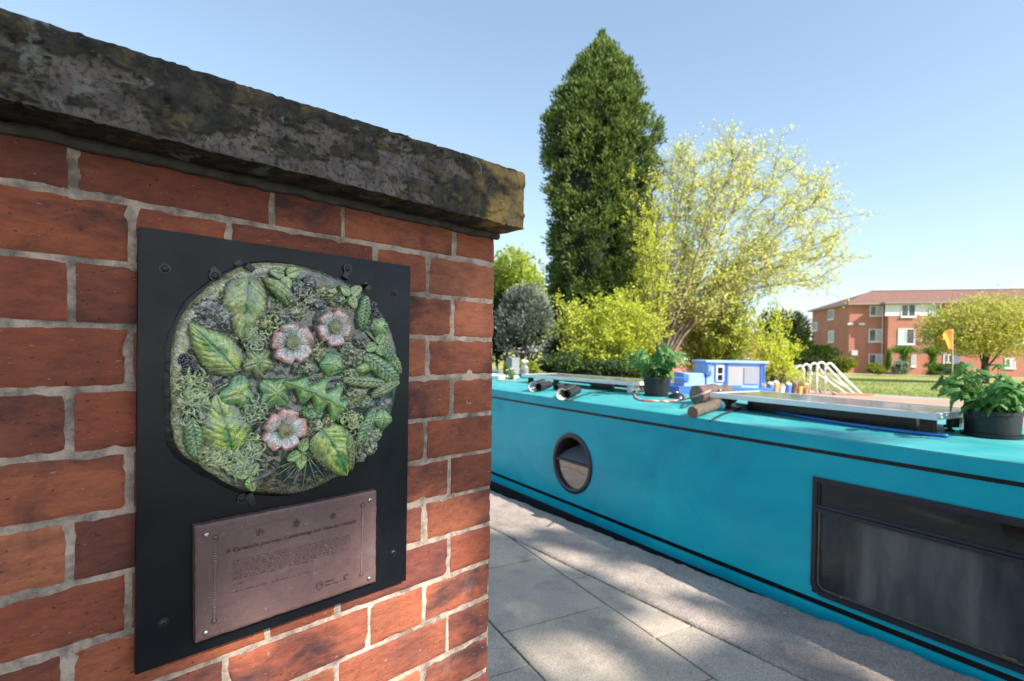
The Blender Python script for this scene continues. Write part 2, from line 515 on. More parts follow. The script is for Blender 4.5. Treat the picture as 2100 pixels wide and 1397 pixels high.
# brick-paved quay band and the paler path beyond the lawn
bt = NT('quay_paving'); co = bt.coord(False)
mp = bt.n('ShaderNodeMapping'); bt.L(co, mp.inputs[0]); mp.inputs['Rotation'].default_value = (0, 0, -BOAT.ang)
br = bt.n('ShaderNodeTexBrick'); bt.L(mp.outputs[0], br.inputs['Vector'])
br.inputs['Color1'].default_value = (.42, .21, .13, 1); br.inputs['Color2'].default_value = (.50, .29, .19, 1); br.inputs['Mortar'].default_value = (.30, .22, .16, 1)
br.inputs['Scale'].default_value = 1.0; br.inputs['Brick Width'].default_value = .21; br.inputs['Row Height'].default_value = .105; br.inputs['Mortar Size'].default_value = .006
M_qp = bt.out(bt.mix(0.35, br.outputs['Color'], bt.ramp(bt.noise(1.2, 5, co=co), [(0.3, (.33, .2, .13)), (0.7, (.55, .38, .27))])), 0.9)
def band(name, a0, a1, c0, c1, mat, dz):
    V = []; F = []; n = 24
    for i in range(n + 1):
        al = a0 + (a1 - a0) * i / n
        for c in (c0, c1):
            p = bp(al, c); V.append((p.x, p.y, p.z + dz))
    for i in range(n): F.append((2 * i, 2 * i + 2, 2 * i + 3, 2 * i + 1))
    me = bpy.data.meshes.new(name); me.from_pydata(V, [], F); me.update()
    return tag(link(name, me, mat), kind='structure')
band('brick_pavement', -34, 8, QUAY, QUAY + 8.4, M_qp, .0)
M_path = simple('tarmac_path', (.34, .32, .30), 0.95, 0.15, 1.5, 0.004, 60)
band('footpath', -30, 8, QUAY + 8.4, QUAY + 10.0, M_path, .004)
M_edge = simple('pale_stone_edge', (.52, .42, .34), 0.9, 0.12, 1.5)
# ================================================================== BRICK PIER
WR = 20; BZ0 = 0.020 + CAM.z; MOD = .0753          # a bed joint 0.020 above the camera, courses of 75 mm
def brick_mat():
    t = NT('clay_brick'); oi = t.n('ShaderNodeObjectInfo'); rnd = oi.outputs['Random']
    base = t.ramp(rnd, [(0.0, (.24, .062, .034)), (0.15, (.37, .108, .052)), (0.3, (.19, .054, .034)), (0.45, (.29, .078, .040)), (0.6, (.45, .150, .076)), (0.74, (.17, .050, .034)), (0.87, (.38, .112, .056)), (1.0, (.26, .070, .040))])
    n1 = t.noise(8, 7, 0.66, 0.5, stretch=(1, 1, 1.7))
    fl = t.ramp(n1, [(0.44, 0.0), (0.64, 1.0)])                                  # kiln flashing, dark purple
    amt = t.ramp(t.math('FRACT', t.math('MULTIPLY', rnd, 7.3)), [(0.2, 0.25), (0.5, 0.6), (0.8, 0.95)])
    c = t.mix(t.math('MULTIPLY', fl, amt), base, (.055, .027, .032))
    c = t.mix(t.ramp(t.noise(3.1, 3, .5), [(.48, 0.0), (.72, .40)]), c, (.10, .042, .036))
    n2 = t.noise(45, 7, 0.7, stretch=(1, 1, 2.5))
    c = t.mix(0.65, c, t.ramp(n2, [(0.28, (.45, .44, .48)), (0.5, (1, 1, 1)), (0.74, (1.55, 1.45, 1.35))]), 'MULTIPLY')
    sp = t.ramp(t.noise(150, 3, 0.55, stretch=(.5, 1, 2.0)), [(0.69, 0.0), (0.73, 1.0)])    # lime flecks
    c = t.mix(t.math('MULTIPLY', sp, 0.6), c, (.50, .36, .30))
    wo = t.ramp(t.noise(3.2, 8, 0.75, 1.4), [(0.60, 0.0), (0.72, 1.0)])
    c = t.mix(t.math('MULTIPLY', wo, 0.18), c, (.48, .34, .28))
    sc_ = t.ramp(t.noise(70, 7, 0.8, 2.5, stretch=(.35, 1, 2.2)), [(0.60, 0.0), (0.64, 1.0)])                      # drag marks from the wire cut
    c = t.mix(t.math('MULTIPLY', sc_, 0.28), c, (.09, .035, .028))
    pit = t.ramp(t.noise(210, 3, 0.6, stretch=(.7, 1, 1.3)), [(0.27, 1.0), (0.33, 0.0)])
    c = t.mix(t.math('MULTIPLY', pit, 0.8), c, (.06, .025, .02))
    # limewash / mortar smear near arrises
    h = t.math('SUBTRACT', t.noise(80, 8, 0.72, stretch=(.6, 1, 1.6)), t.math('MULTIPLY', pit, 0.6))
    nm = t.bump(t.noise(17, 5, 0.6), .0024); nm = t.bump(h, .0022, 1.0, nm)
    return t.out(c, t.ramp(n2, [(0.3, 0.72), (0.7, 0.9)]), nm, None, Specular_IOR_Level=0.35)
M_brick = brick_mat()
mt = NT('mortar'); co = mt.coord(False)
mc = mt.ramp(mt.noise(5, 7, 0.65, co=co), [(0.3, (.44, .32, .25)), (0.5, (.58, .44, .35)), (0.7, (.66, .52, .43))])
tcn = mt.n('ShaderNodeTexCoord'); sx = mt.n('ShaderNodeSeparateXYZ'); mt.L(tcn.outputs['Object'], sx.inputs[0])
low = mt.ramp(mt.math('ADD', mt.math('MULTIPLY', sx.outputs['Z'], 1.0), mt.math('MULTIPLY', mt.noise(6, 4, co=co), 0.5)), [(1.15, 1.0), (1.42, 0.0)])
grime = mt.ramp(mt.noise(22, 7, 0.7, co=co), [(0.42, 0.0), (0.62, 1.0)])
mc = mt.mix(mt.math('MULTIPLY', mt.math('MULTIPLY', grime, low), 0.85), mc, (.13, .11, .09)); mc = mt.mix(mt.math('MULTIPLY', grime, 0.12), mc, (.18, .16, .135))
mc = mt.mix(mt.ramp(mt.noise(190, 3, 0.6, co=co), [(0.28, 0.6), (0.38, 0.0)]), mc, (.12, .10, .08))
mc = mt.mix(mt.ramp(mt.noise(150, 2, 0.6, co=co), [(0.70, 0.0), (0.76, 0.45)]), mc, (.58, .52, .45))
mc = mt.mix(mt.ramp(mt.noise(4, 5, 0.6, co=co), [(0.60, 0.0), (0.70, 0.4)]), mc, (.17, .19, .09))
mn = mt.bump(mt.noise(55, 7, 0.7, co=co), .0035); mn = mt.bump(mt.noise(260, 5, 0.75, co=co), .0018, 1.0, mn)
M_mortar = mt.out(mc, 0.95, mn)

pier = thing('brick_wall', 'red brick pier with weathered concrete coping beside the towpath', 'wall', WALL.o, WALL.ang)
WL, WD = 1.42, .3275
def brick_mesh(L, Hh, D, seed, nx=22, nz=9, rough_back=False):
    """outer face at y=0 (grid with worn arrises), D deep; x 0..L, z 0..Hh"""
    V = []; F = []; rr = random.Random(seed); off = Vector((rr.uniform(0, 90), rr.uniform(0, 90), rr.uniform(0, 90)))
    for j in range(nz + 1):
        for i in range(nx + 1):
            # tighter spacing at the arris
            def sp(k, n):
                u = k / n; return .5 - .5 * math.cos(math.pi * u) if 0 < k < n else u
            u, w = sp(i, nx) * .55 + i / nx * .45, sp(j, nz) * .55 + j / nz * .45
            x, z = u * L, w * Hh
            e = min(u * L, (1 - u) * L, w * Hh, (1 - w) * Hh)
            q = Vector((x, 0, z)) * 60 + off
            chip = max(0.0, noise.noise(q * .9 + Vector((5, 5, 5))) - .30)
            dx = .0005 * noise.noise(q * .4) + .0008 * noise.noise(q * 3.1); dz = .0004 * noise.noise(q * .35 + Vector((9, 9, 9))) + .0008 * noise.noise(q * 3.3 + Vector((3, 0, 0)))
            edge = 1.0 if e < .004 else (.5 if e < .009 else .12)
            ix = -1 if u > .5 else 1; iz = -1 if w > .5 else 1
            if e < .002:
                if min(u, 1 - u) * L < .002: x += ix * chip * .010
                if min(w, 1 - w) * Hh < .002: z += iz * chip * .007
            y = .0005 * noise.noise(q * .35) + (.0022 + chip * .006 if e < .001 else (.0004 if e < .0045 else 0))
            V.append((x + dx * edge, y, z + dz * edge))
    W = nx + 1
    for j in range(nz):
        for i in range(nx): F.append((j * W + i, j * W + i + 1, (j + 1) * W + i + 1, (j + 1) * W + i))
    ring = [i for i in range(W)] + [j * W + nx for j in range(1, nz + 1)] + [nz * W + i for i in range(nx - 1, -1, -1)] + [j * W for j in range(nz - 1, 0, -1)]
    b = len(V)
    for q in ring: V.append((V[q][0], D, V[q][2]))
    n = len(ring)
    for i in range(n): F.append((ring[i], b + i, b + (i + 1) % n, ring[(i + 1) % n]))
    F.append(tuple(b + n - 1 - i for i in range(n)))
    me = bpy.data.meshes.new('brick'); me.from_pydata(V, [], F); me.update()
    return me
brick_cache = {}
def lay_brick(x0, L, z0, Hh, D, seed, side=False):
    key = (round(L, 4), round(Hh, 4), round(D, 4), seed % 7)
    if key not in brick_cache:
        me = brick_mesh(L, Hh, D, seed, max(8, int(L / .0095)), 10)
        me.materials.append(M_brick); me.polygons.foreach_set('use_smooth', np.ones(len(me.polygons), bool)); me.set_sharp_from_angle(angle=R(50))
        brick_cache[key] = me
    o = bpy.data.objects.new('brick', brick_cache[key]); COL.objects.link(o); o.parent = pier
    if side:                                          # face on the pier's end
        o.rotation_euler = (0, 0, R(90)); o.location = (0.0 + rb.uniform(-.0006, .0006), x0, z0)
    else: o.location = (x0, rb.uniform(-.0012, .0012), z0)
    return o
rb = random.Random(21)
J = .0074
for r in range(-WR + 3, 2 + 1):
    z0 = BZ0 + (r) * MOD + J / 2; Hh = MOD - J
    if r == 2: Hh = .2345 + 1.3 - z0 - .004
    if z0 + Hh < 0: continue
    # Flemish bond; rows whose corner brick is a header alternate with a three-quarter bat
    rowA = (r % 2 == 0)
    rowA = not rowA if True else rowA
    x = 0.0
    seq = ([('H', .1025)] if not rowA else [('Q', .159), ('H', .1025)]) + [('S', .215), ('H', .1025)] * 8
    for kind, L in seq:
        L2 = L + .001 - rb.uniform(0, .002)
        if x + L > WL: L2 = L = WL - x
        if L < .03: break
        first = (x == 0.0)
        D = (.215 if not rowA else .1025) if first else .09
        lay_brick(-x - L2, L2, z0, Hh, D, rb.randrange(1000))
        x += L + J
        if x > WL - .03: break
    y0 = (.215 if not rowA else .1025) + J
    lay_brick(y0, (WD - y0), z0, Hh, .08, rb.randrange(1000), True)
# mortar: a core with an uneven recessed face
def mortar_face(L, H0, H1, step, place, depth=.0024):
    nx, nz = int(L / step), int((H1 - H0) / step)
    V = []; F = []
    for j in range(nz + 1):
        for i in range(nx + 1):
            x = L * i / nx; z = H0 + (H1 - H0) * j / nz
            d = depth + .0013 * noise.fractal(Vector((x * 38, 3.1, z * 38)), 1.0, 2.0, 4) + .0012 * noise.noise(Vector((x * 7, 1, z * 7)))
            V.append(place(x, d, z))
    W = nx + 1
    for j in range(nz):
        for i in range(nx): F.append((j * W + i, j * W + i + 1, (j + 1) * W + i + 1, (j + 1) * W + i))
    return V, F
top = 1.3 + .2345
V1, F1 = mortar_face(WL, .0, top, .0048, lambda x, d, z: (x - WL, d, z) if x < WL - .001 else (-d, d, z))
V2, F2 = mortar_face(WD, .0, top, .0085, lambda x, d, z: (-d, x if x > .001 else d, z))
mm = MB(); mm.add(V1, F1); mm.add(V2, F2)
mm.box((-WL, WD - .01, 0), (-.01, WD, top)); mm.box((-WL, .012, 0), (-WL + .01, WD, top))
mm.build('mortar', M_mortar, pier, True)

# coping
def coping_mat():
    t = NT('weathered_concrete'); co = t.coord(False)
    at = t.n('ShaderNodeVertexColor'); at.layer_name = 'Col'
    sep = t.n('ShaderNodeSeparateColor'); t.L(at.outputs[0], sep.inputs[0])
    peel, ochre = sep.outputs[0], sep.outputs[1]
    crust = t.ramp(t.noise(28, 7, 0.72, co=co), [(0.30, (.013, .011, .009)), (0.5, (.050, .043, .035)), (0.70, (.125, .108, .085))])
    crust = t.mix(t.ramp(t.noise(75, 6, 0.75, co=co), [(0.52, 0.0), (0.66, 0.7)]), crust, (.17, .125, .04))      # ochre lichen dust
    bare = t.ramp(t.noise(40, 6, 0.65, co=co), [(0.3, (.12, .092, .080)), (0.55, (.235, .190, .165)), (0.75, (.36, .30, .26))])
    bare = t.mix(t.ramp(t.noise(160, 4, 0.6, co=co), [(0.34, 0.9), (0.46, 0.0)]), bare, (.035, .030, .026))
    bare = t.mix(t.ramp(t.noise(55, 8, 0.8, 1.0, co=co), [(0.52, 0.0), (0.60, 0.8)]), bare, (.05, .043, .036))
    c = t.mix(peel, crust, bare)
    oc = t.ramp(t.noise(50, 5, 0.7, co=co), [(0.3, (.36, .21, .06)), (0.6, (.62, .40, .13)), (0.8, (.72, .55, .26))])
    c = t.mix(t.math('MULTIPLY', ochre, t.ramp(t.noise(21, 8, 0.72, co=co), [(0.36, 0.15), (0.52, 1.0)])), c, oc)
    gl = t.ramp(t.noise(13, 6, 0.7, 0.8, co=co), [(0.60, 0.0), (0.65, 1.0)])                # grey-green lichen rosettes
    c = t.mix(t.math('MULTIPLY', gl, 0.8), c, (.30, .31, .25))
    wl = t.ramp(t.noise(95, 3, 0.6, co=co), [(0.71, 0.0), (0.75, 0.8)])
    c = t.mix(wl, c, (.50, .50, .46))
    nm = t.bump(t.noise(45, 8, 0.75, co=co), .010); nm = t.bump(t.noise(220, 6, 0.75, co=co), .004, 1.0, nm)
    return t.out(c, 0.93, nm)
M_cop = coping_mat()
OV = .072; cz0, cz1l, cz1r = 1.3 + .2345, 1.3 + .2345 + .0875, 1.3 + .2345 + .112
CX1 = .010                                             # right end past the pier corner
def coping():
    V = []; F = []; C = []
    L = WL + .06; x0 = CX1 - L
    nx = int(L / .0028)
    # profile points going bottom-back -> bottom-front -> front -> top-front -> top-back
    prof = [('b', w) for w in np.linspace(0, 1, 22)] + [('f', w) for w in np.linspace(0.02, 1, 44)] + [('t', w) for w in np.linspace(0.02, 1, 60)]
    D = WD + OV + .05
    for i in range(nx + 1):
        x = x0 + L * i / nx
        zt = cz1l + (cz1r - cz1l) * max(0, min(1.0, (x + .75) / .75))
        for kind, w in prof:
            if kind == 'b': y, z, nrm = -OV + (1 - w) * D * .45, cz0, (0, 0, -1)
            elif kind == 'f': y, z, nrm = -OV, cz0 + (zt - cz0) * w, (0, -1, 0)
            else: y, z, nrm = -OV + w * D, zt, (0, 0, 1)
            p = Vector((x, y, z))
            big = noise.fractal(p * 9, 1.0, 2.0, 3)
            fine = noise.fractal(p * 55, 1.0, 2.0, 4)
            pk = 0.0; oc = 0.0
            if kind == 'f':
                pv = noise.fractal(Vector((x * 8.5, 0.3, z * 20)), .75, 2.1, 7) + .42 * (.50 - w) + .20 * min(1, max(0, (x + .68) / .35)) - .23 + .10 * noise.noise(p * 60)
                pk = min(1.0, max(0.0, (pv - .02) / .04))
            if kind in 'fb':
                oc = max(0.0, min(1.0, (x + .16 + .13 * noise.fractal(p * 14, .8, 2.0, 4) - .06 * w) / .08))
                oc = max(oc, .22 * max(0, min(1, (noise.fractal(p * 34 + Vector((4, 4, 4)), .6, 2.0, 5) - .16 - .22 * max(0, min(1, (-.35 - x) / .3))) / .25)) * (1 - pk))
            d = .0013 * big + .0017 * fine - .0030 * pk + (.003 * max(0, noise.noise(p * 130)) if pk < .5 else 0)
            pit = noise.noise(p * 60 + Vector((3, 1, 2)))
            if pit > .52: d -= .02 * (pit - .52) + .002
            ed = 0.0
            if kind == 'f' and (w > .93 or w < .07): ed = 1
            if kind == 'f' and w > .85: d -= .05 * (w - .85) ** 2 / .15 * .6
            q = p + Vector(nrm) * d
            if kind == 'f' and w > .97: q.z -= .002 * abs(fine) + .001
            if kind == 't' and w < .05: q.z -= .003
            V.append(q); C.append((pk, oc, w))
    n = len(prof)
    for i in range(nx):
        for j in range(n - 1): F.append((i * n + j, (i + 1) * n + j, (i + 1) * n + j + 1, i * n + j + 1))
    # ends
    for i in (0, nx):
        b = len(V); p = V[i * n: i * n + n]
        cx = sum(q.x for q in p) / n; cc = Vector((cx, -OV + D / 2, (cz0 + cz1r) / 2))
        V.append(cc); C.append((0, .8, 0))
        for j in range(n - 1): F.append((i * n + j, i * n + j + 1, b) if i else (i * n + j + 1, i * n + j, b))
    me = bpy.data.meshes.new('coping_slab'); me.from_pydata([tuple(v) for v in V], [], F); me.update()
    color_attr(me, C)
    o = link('coping_slab', me, M_cop, pier, True)
    me.set_sharp_from_angle(angle=R(55))
coping()
# ragged bed of mortar squeezed out under the coping
mb = MB()
pts = [(-WL + .02 + i * .012, -.003 + .004 * noise.noise(Vector((i * .4, 0, 0))), cz0 - .006 + .004 * noise.noise(Vector((i * .31, 4, 0)))) for i in range(int(WL / .012))]
mb.tube(pts, [.008 + .004 * noise.noise(Vector((i * .5, 9, 0))) for i in range(len(pts))], 7)
mb.build('bedding_mortar', simple('dark_mortar', (.075, .065, .052), .95, .5, 30, .003, 60), pier, True)  # bed coloured much darker than the joint mortar
# ================================================================== BOARD, RELIEF AND INSCRIPTION ON THE PIER
BOARD_Y = -.0125                                        # front of the black board in the wall frame
DISC_Y = -.031                                          # face of the ceramic relief
PLQ_Y = -.026                                           # face of the inscription slab
wd_ = lambda y: WALL.o + WALL.y * y
t = NT('black_composite'); co = t.coord(False)
bc = t.ramp(t.noise(4, 6, 0.6, co=co), [(0.3, (.003, .0038, .006)), (0.7, (.0065, .008, .0115))])
dust = t.ramp(t.noise(260, 3, .6, co=co), [(.70, 0.0), (.74, .5)])
bc = t.mix(dust, bc, (.05, .055, .06)); bc = t.mix(t.ramp(t.noise(6, 8, .75, 1.5, co=co, stretch=(1, 1, .4)), [(.55, 0.0), (.75, .4)]), bc, (.022, .026, .032))
M_board = t.out(bc, t.ramp(t.noise(9, 9, 0.75, co=co), [(0.35, 0.30), (0.65, 0.56)]), t.bump(t.noise(3, 3, co=co), .002, .3), None, Specular_IOR_Level=0.32)
M_seal = simple('black_sealant', (.003, .003, .004), 0.35, 0.2, 30, 0.004, 40)
M_blk = simple('black_fixing', (.012, .012, .014), 0.30, 0.3, 60, 0.0006, 300)
M_steel = simple('bright_steel', (.62, .61, .59), 0.25, 0.1, 100, 0.0005, 200, 1.0)

brd = thing('mounting_board', 'flat black rectangular board screwed to the brick pier behind the relief', 'board', WALL.o, WALL.ang)
cs = [WALL.hit(px, py, BOARD_Y) for px, py in ((284, 465), (841, 545), (834, 1190), (277, 1385))]
bx0 = (cs[0][0] + cs[3][0]) / 2; bx1 = (cs[1][0] + cs[2][0]) / 2; bz1 = (cs[0][1] + cs[1][1]) / 2; bz0 = (cs[2][1] + cs[3][1]) / 2
mb = MB(); mb.box((bx0, BOARD_Y, bz0), (bx1, -.0045, bz1), .0008); mb.build('board', M_board, brd, angle=40)
for fx in (.12, .88):
    for fz in (.1, .9):
        mb = MB(); mb.box((bx0 + (bx1 - bx0) * fx - .012, -.0044, bz0 + (bz1 - bz0) * fz - .012), (bx0 + (bx1 - bx0) * fx + .012, .004, bz0 + (bz1 - bz0) * fz + .012)); mb.build('spacer', M_blk, brd)

def socket_screw(parent, x, z, y, r, mat, washer=0.0, name='screw'):
    m = MB(); Mx = Matrix.Translation((x, y, z)) @ Matrix.Rotation(R(90), 4, 'X')
    if washer: m.lathe([(washer, 0), (washer, .0007), (washer * .55, .0009)], 20, Mx)
    # domed head with a hexagonal socket
    prof = [(r, 0), (r, .0006), (r * .93, .0017), (r * .72, .0026), (r * .46, .0029)]
    m.lathe(prof + [(r * .44, .0012)], 22, Mx)
    o = m.build(name, mat, parent, angle=35)
    h = MB(); h.lathe([(r * .43, .0014), (r * .43, .0032), (r * .27, .0032), (r * .27, .0014)], 6, Mx, True)
    h.build('socket', mat, o)
    return o
for px, py in ((338.5, 551), (810, 601.5), (335, 1278), (806.5, 1134)):
    x, z = WALL.hit(px, py, BOARD_Y - .001); socket_screw(brd, x, z, BOARD_Y, .0048, M_blk, .0062)

# ---- helper: photo crop coordinates -> wall frame
def cw(cx, cy, y=DISC_Y): return WALL.hit(270 + cx / 2.4085, 450 + cy / 2.4085, y)

rel = thing('ceramic_relief', 'round glazed ceramic relief of leaves, berries and pink flowers on the black board', 'wall relief', WALL.o, WALL.ang)
OUT = [(650, 215), (800, 222), (930, 252), (1060, 305), (1160, 368), (1235, 450), (1292, 560), (1320, 680), (1325, 760), (1310, 880), (1272, 1010),
       (1200, 1130), (1100, 1222), (980, 1300), (830, 1357), (680, 1355), (560, 1340), (450, 1290), (340, 1212), (258, 1160), (218, 1060), (210, 900), (203, 760),
       (213, 640), (235, 540), (290, 430), (370, 350), (470, 280), (560, 232)]
ctr = Vector(cw(775, 785))
op = [Vector(cw(*p)) - ctr for p in OUT]
oa = sorted([(math.atan2(p.y, p.x), p.length) for p in op])
def disc_r(a):
    a = (a + math.pi) % (2 * math.pi) - math.pi
    n = len(oa)
    for i in range(n):
        a0, r0 = oa[i]; a1, r1 = oa[(i + 1) % n]
        if i == n - 1: a1 += 2 * math.pi
        aa = a if a >= a0 or i < n - 1 else a + 2 * math.pi
        if i == n - 1 and a < oa[0][0]: aa = a + 2 * math.pi
        if a0 <= aa < a1:
            u = (aa - a0) / (a1 - a0); rm = oa[i - 1][1]; rp = oa[(i + 2) % n][1]
            return 0.5 * ((2 * r0) + (-rm + r1) * u + (2 * rm - 5 * r0 + 4 * r1 - rp) * u * u + (-rm + 3 * r0 - 3 * r1 + rp) * u ** 3)
    return oa[0][1]
def clay_mat():
    t = NT('relief_ground_glaze'); co = t.coord(False)
    at = t.n('ShaderNodeVertexColor'); at.layer_name = 'Col'; sep = t.n('ShaderNodeSeparateColor'); t.L(at.outputs[0], sep.inputs[0])
    rim, olive = sep.outputs[0], sep.outputs[1]
    g = t.ramp(t.noise(70, 6, 0.7, co=co), [(0.3, (.014, .019, .022)), (0.5, (.11, .13, .13)), (0.68, (.50, .54, .52))])
    g = t.mix(t.ramp(t.noise(26, 5, 0.6, co=co), [(0.5, 0.0), (0.65, 0.5)]), g, (.16, .22, .12))
    ol = t.ramp(t.noise(60, 6, 0.7, co=co), [(0.3, (.022, .026, .008)), (0.6, (.085, .080, .022)), (0.8, (.17, .15, .05))])
    ol = t.mix(t.ramp(t.noise(330, 2, 0.5, co=co), [(0.68, 0.0), (0.72, 0.8)]), ol, (.38, .36, .16))
    c = t.mix(olive, g, ol)
    cr = t.ramp(t.noise(60, 6, 0.7, co=co), [(0.3, (.40, .40, .20)), (0.5, (.66, .66, .36)), (0.75, (.78, .76, .48))])
    c = t.mix(rim, c, cr)
    # combed scratches
    w = t.n('ShaderNodeTexWave', wave_type='BANDS', bands_direction='DIAGONAL'); w.inputs['Scale'].default_value = 120; w.inputs['Distortion'].default_value = 11
    w.inputs['Detail'].default_value = 2; w.inputs['Detail Scale'].default_value = .7; t.L(co, w.inputs['Vector'])
    wd = t.n('ShaderNodeTexWave', wave_type='RINGS'); 
    nm = t.bump(w.outputs['Fac'], .0034, 1.0)
    nm = t.bump(t.noise(240, 4, 0.6, co=co), .0014, 1.0, nm)
    c = t.mix(t.math('MULTIPLY', t.math('SUBTRACT', 1.0, rim), .65), c, t.mix(t.ramp(w.outputs['Fac'], [(0.2, 1.0), (0.6, 0.0)]), c, (.008, .010, .012)))
    return t.out(c, t.ramp(t.noise(40, 5, co=co), [(0.3, 0.16), (0.7, 0.34)]), nm, None, Coat_Weight=0.9, Coat_Roughness=0.08, Coat_IOR=1.85)
M_clay = clay_mat()
V = []; F = []; C = []
na, nr = 260, 46
V.append((ctr.x, DISC_Y, ctr.y)); C.append((0, 0, 0))
def dpt(x, z, rho):
    p = Vector((x * 30, 0, z * 30))
    return DISC_Y - .0016 * noise.fractal(p, 1.0, 2.0, 3) - .0010 * noise.noise(p * 4) + (.006 * max(0, (rho - .955) / .045) ** 2)
for j in range(1, nr + 1):
    rho = j / nr
    for i in range(na):
        a = 2 * math.pi * i / na - math.pi
        rr = disc_r(a) * rho
        if rho == 1: rr *= 1 + .006 * noise.noise(Vector((math.cos(a) * 16, math.sin(a) * 16, 0)))
        x, z = ctr.x + rr * math.cos(a), ctr.y + rr * math.sin(a)
        V.append((x, dpt(x, z, rho), z))
        left = max(0.0, -math.cos(a + .35)); w_ = .055 + .045 * left
        rim = max(0, min(1, (rho - (1 - w_)) / .012)) * min(1, .25 + left * 2.0)
        down = max(0.0, min(1.0, (-(z - ctr.y) - .088) / .02)) * (1 if x > ctr.x - .06 else 0)
        C.append((rim, down, 0))
for i in range(na): F.append((0, 1 + (i + 1) % na, 1 + i))
for j in range(nr - 1):
    for i in range(na):
        k = (i + 1) % na; a = 1 + j * na; b = 1 + (j + 1) * na
        F.append((a + i, a + k, b + k, b + i))
b0 = 1 + (nr - 1) * na
prev = b0
for lv, (yy, sc) in enumerate(((DISC_Y + .009, 1.006), (DISC_Y + .016, 1.004), (BOARD_Y + .0004, .985))):
    b = len(V)
    for i in range(na):
        a = 2 * math.pi * i / na - math.pi
        rr = disc_r(a) * sc * (1 + .006 * noise.noise(Vector((math.cos(a) * 13, math.sin(a) * 13, lv))))
        V.append((ctr.x + rr * math.cos(a), yy, ctr.y + rr * math.sin(a)))
        left = max(0.0, -math.cos(a + .35)); C.append((min(1, .12 + left * 1.6), 0, 0))
    for i in range(na):
        k = (i + 1) % na; F.append((prev + i, prev + k, b + k, b + i))
    prev = b
me = bpy.data.meshes.new('clay_disc'); me.from_pydata(V, [], F); me.update(); color_attr(me, C)
link('clay_disc', me, M_clay, rel, True)
# smeared black sealant round the disc
V = []; F = []
for i in range(200):
    a = 2 * math.pi * i / 200 - math.pi
    left = max(0, -math.cos(a - .3))
    for k, (s, yy) in enumerate(((.97, -.004), (1.008, -.0022), (1.018 + .022 * left + .03 * left * noise.noise(Vector((math.cos(a) * 5, math.sin(a) * 5, 3))), -.0016), (1.024 + .028 * left + .03 * left * noise.noise(Vector((math.cos(a) * 5, math.sin(a) * 5, 3))), .0002))):
        rr = disc_r(a) * s; V.append((ctr.x + rr * math.cos(a), BOARD_Y + yy, ctr.y + rr * math.sin(a)))
for i in range(200):
    for k in range(3): F.append((i * 4 + k, ((i + 1) % 200) * 4 + k, ((i + 1) % 200) * 4 + k + 1, i * 4 + k + 1))
me = bpy.data.meshes.new('sealant_bead'); me.from_pydata(V, [], F); me.update(); link('sealant_bead', me, M_seal, rel, True)

def glaze(name, mid, body, edge, dark=(.012, .02, .008), rough=.2, sc=1.0, yellow=None):
    """glossy glaze: colour by distance from the midrib (Col.r), crevices (Col.b) hold dark glaze"""
    t = NT(name); co = t.coord(True)
    at = t.n('ShaderNodeVertexColor'); at.layer_name = 'Col'; sep = t.n('ShaderNodeSeparateColor'); t.L(at.outputs[0], sep.inputs[0])
    r, g, b = sep.outputs
    nn = t.noise(38 * sc, 6, 0.7, 0.6, co=co)
    f = t.math('ADD', r, t.math('MULTIPLY', t.math('SUBTRACT', nn, 0.5), 2.1), clamp=True)
    c = t.ramp(f, [(0.08, mid), (0.38, body if yellow is None else yellow), (0.62, body), (0.95, edge)])
    c = t.mix(0.75, c, t.ramp(t.noise(85 * sc, 6, 0.75, co=co), [(0.30, (.16, .17, .16)), (0.5, (1, 1, 1)), (0.72, (1.9, 1.8, 1.55))]), 'MULTIPLY')
    ed_ = t.ramp(t.math('ADD', r, t.math('MULTIPLY', t.noise(60 * sc, 5, 0.7, co=co), .35)), [(1.0, 0.0), (1.22, .75)])
    c = t.mix(ed_, c, dark)
    c = t.mix(t.math('MULTIPLY', b, .95), c, dark)
    c = t.mix(.8, c, t.ramp(t.noise(300 * sc, 4, 0.7, co=co), [(0.34, (.35, .37, .33)), (0.5, (1, 1, 1)), (0.68, (1.5, 1.5, 1.4))]), 'MULTIPLY')
    bl = t.ramp(t.noise(110 * sc, 4, 0.7, co=co), [(0.60, 0.0), (0.70, 0.5)])
    c = t.mix(bl, c, (.42, .45, .34))
    nm = t.bump(t.noise(150 * sc, 6, 0.7, co=co), .0022); nm = t.bump(t.noise(45 * sc, 4, 0.6, co=co), .0034, 1.0, nm)
    return t.out(c, t.ramp(t.noise(60, 4, co=co), [(0.3, rough * .7), (0.7, rough * 1.6)]), nm, None, Coat_Weight=1.0, Coat_Roughness=0.06, Coat_IOR=1.85)
G_leaf = glaze('leaf_glaze', (.045, .27, .025), (.22, .34, .07), (.16, .20, .06), yellow=(.52, .62, .09))
G_leaf2 = glaze('dull_leaf_glaze', (.07, .22, .035), (.21, .29, .08), (.19, .21, .09), yellow=(.40, .45, .12))
G_green = glaze('green_glaze', (.20, .38, .08), (.10, .32, .07), (.19, .38, .13), dark=(.01, .035, .012), yellow=(.34, .46, .12))
G_pale = glaze('pale_green_glaze', (.34, .46, .12), (.19, .36, .09), (.12, .29, .06), yellow=(.42, .52, .15))
G_wheat = glaze('wheat_glaze', (.11, .32, .15), (.22, .37, .13), (.17, .32, .15), dark=(.008, .028, .014), yellow=(.38, .48, .18))
G_wheatp = glaze('pale_wheat_glaze', (.20, .32, .11), (.25, .35, .12), (.16, .25, .08), dark=(.012, .035, .014), yellow=(.33, .42, .16))
G_moss = glaze('moss_glaze', (.06, .08, .045), (.24, .29, .14), (.52, .56, .32), dark=(.008, .010, .008), rough=.35, sc=2)
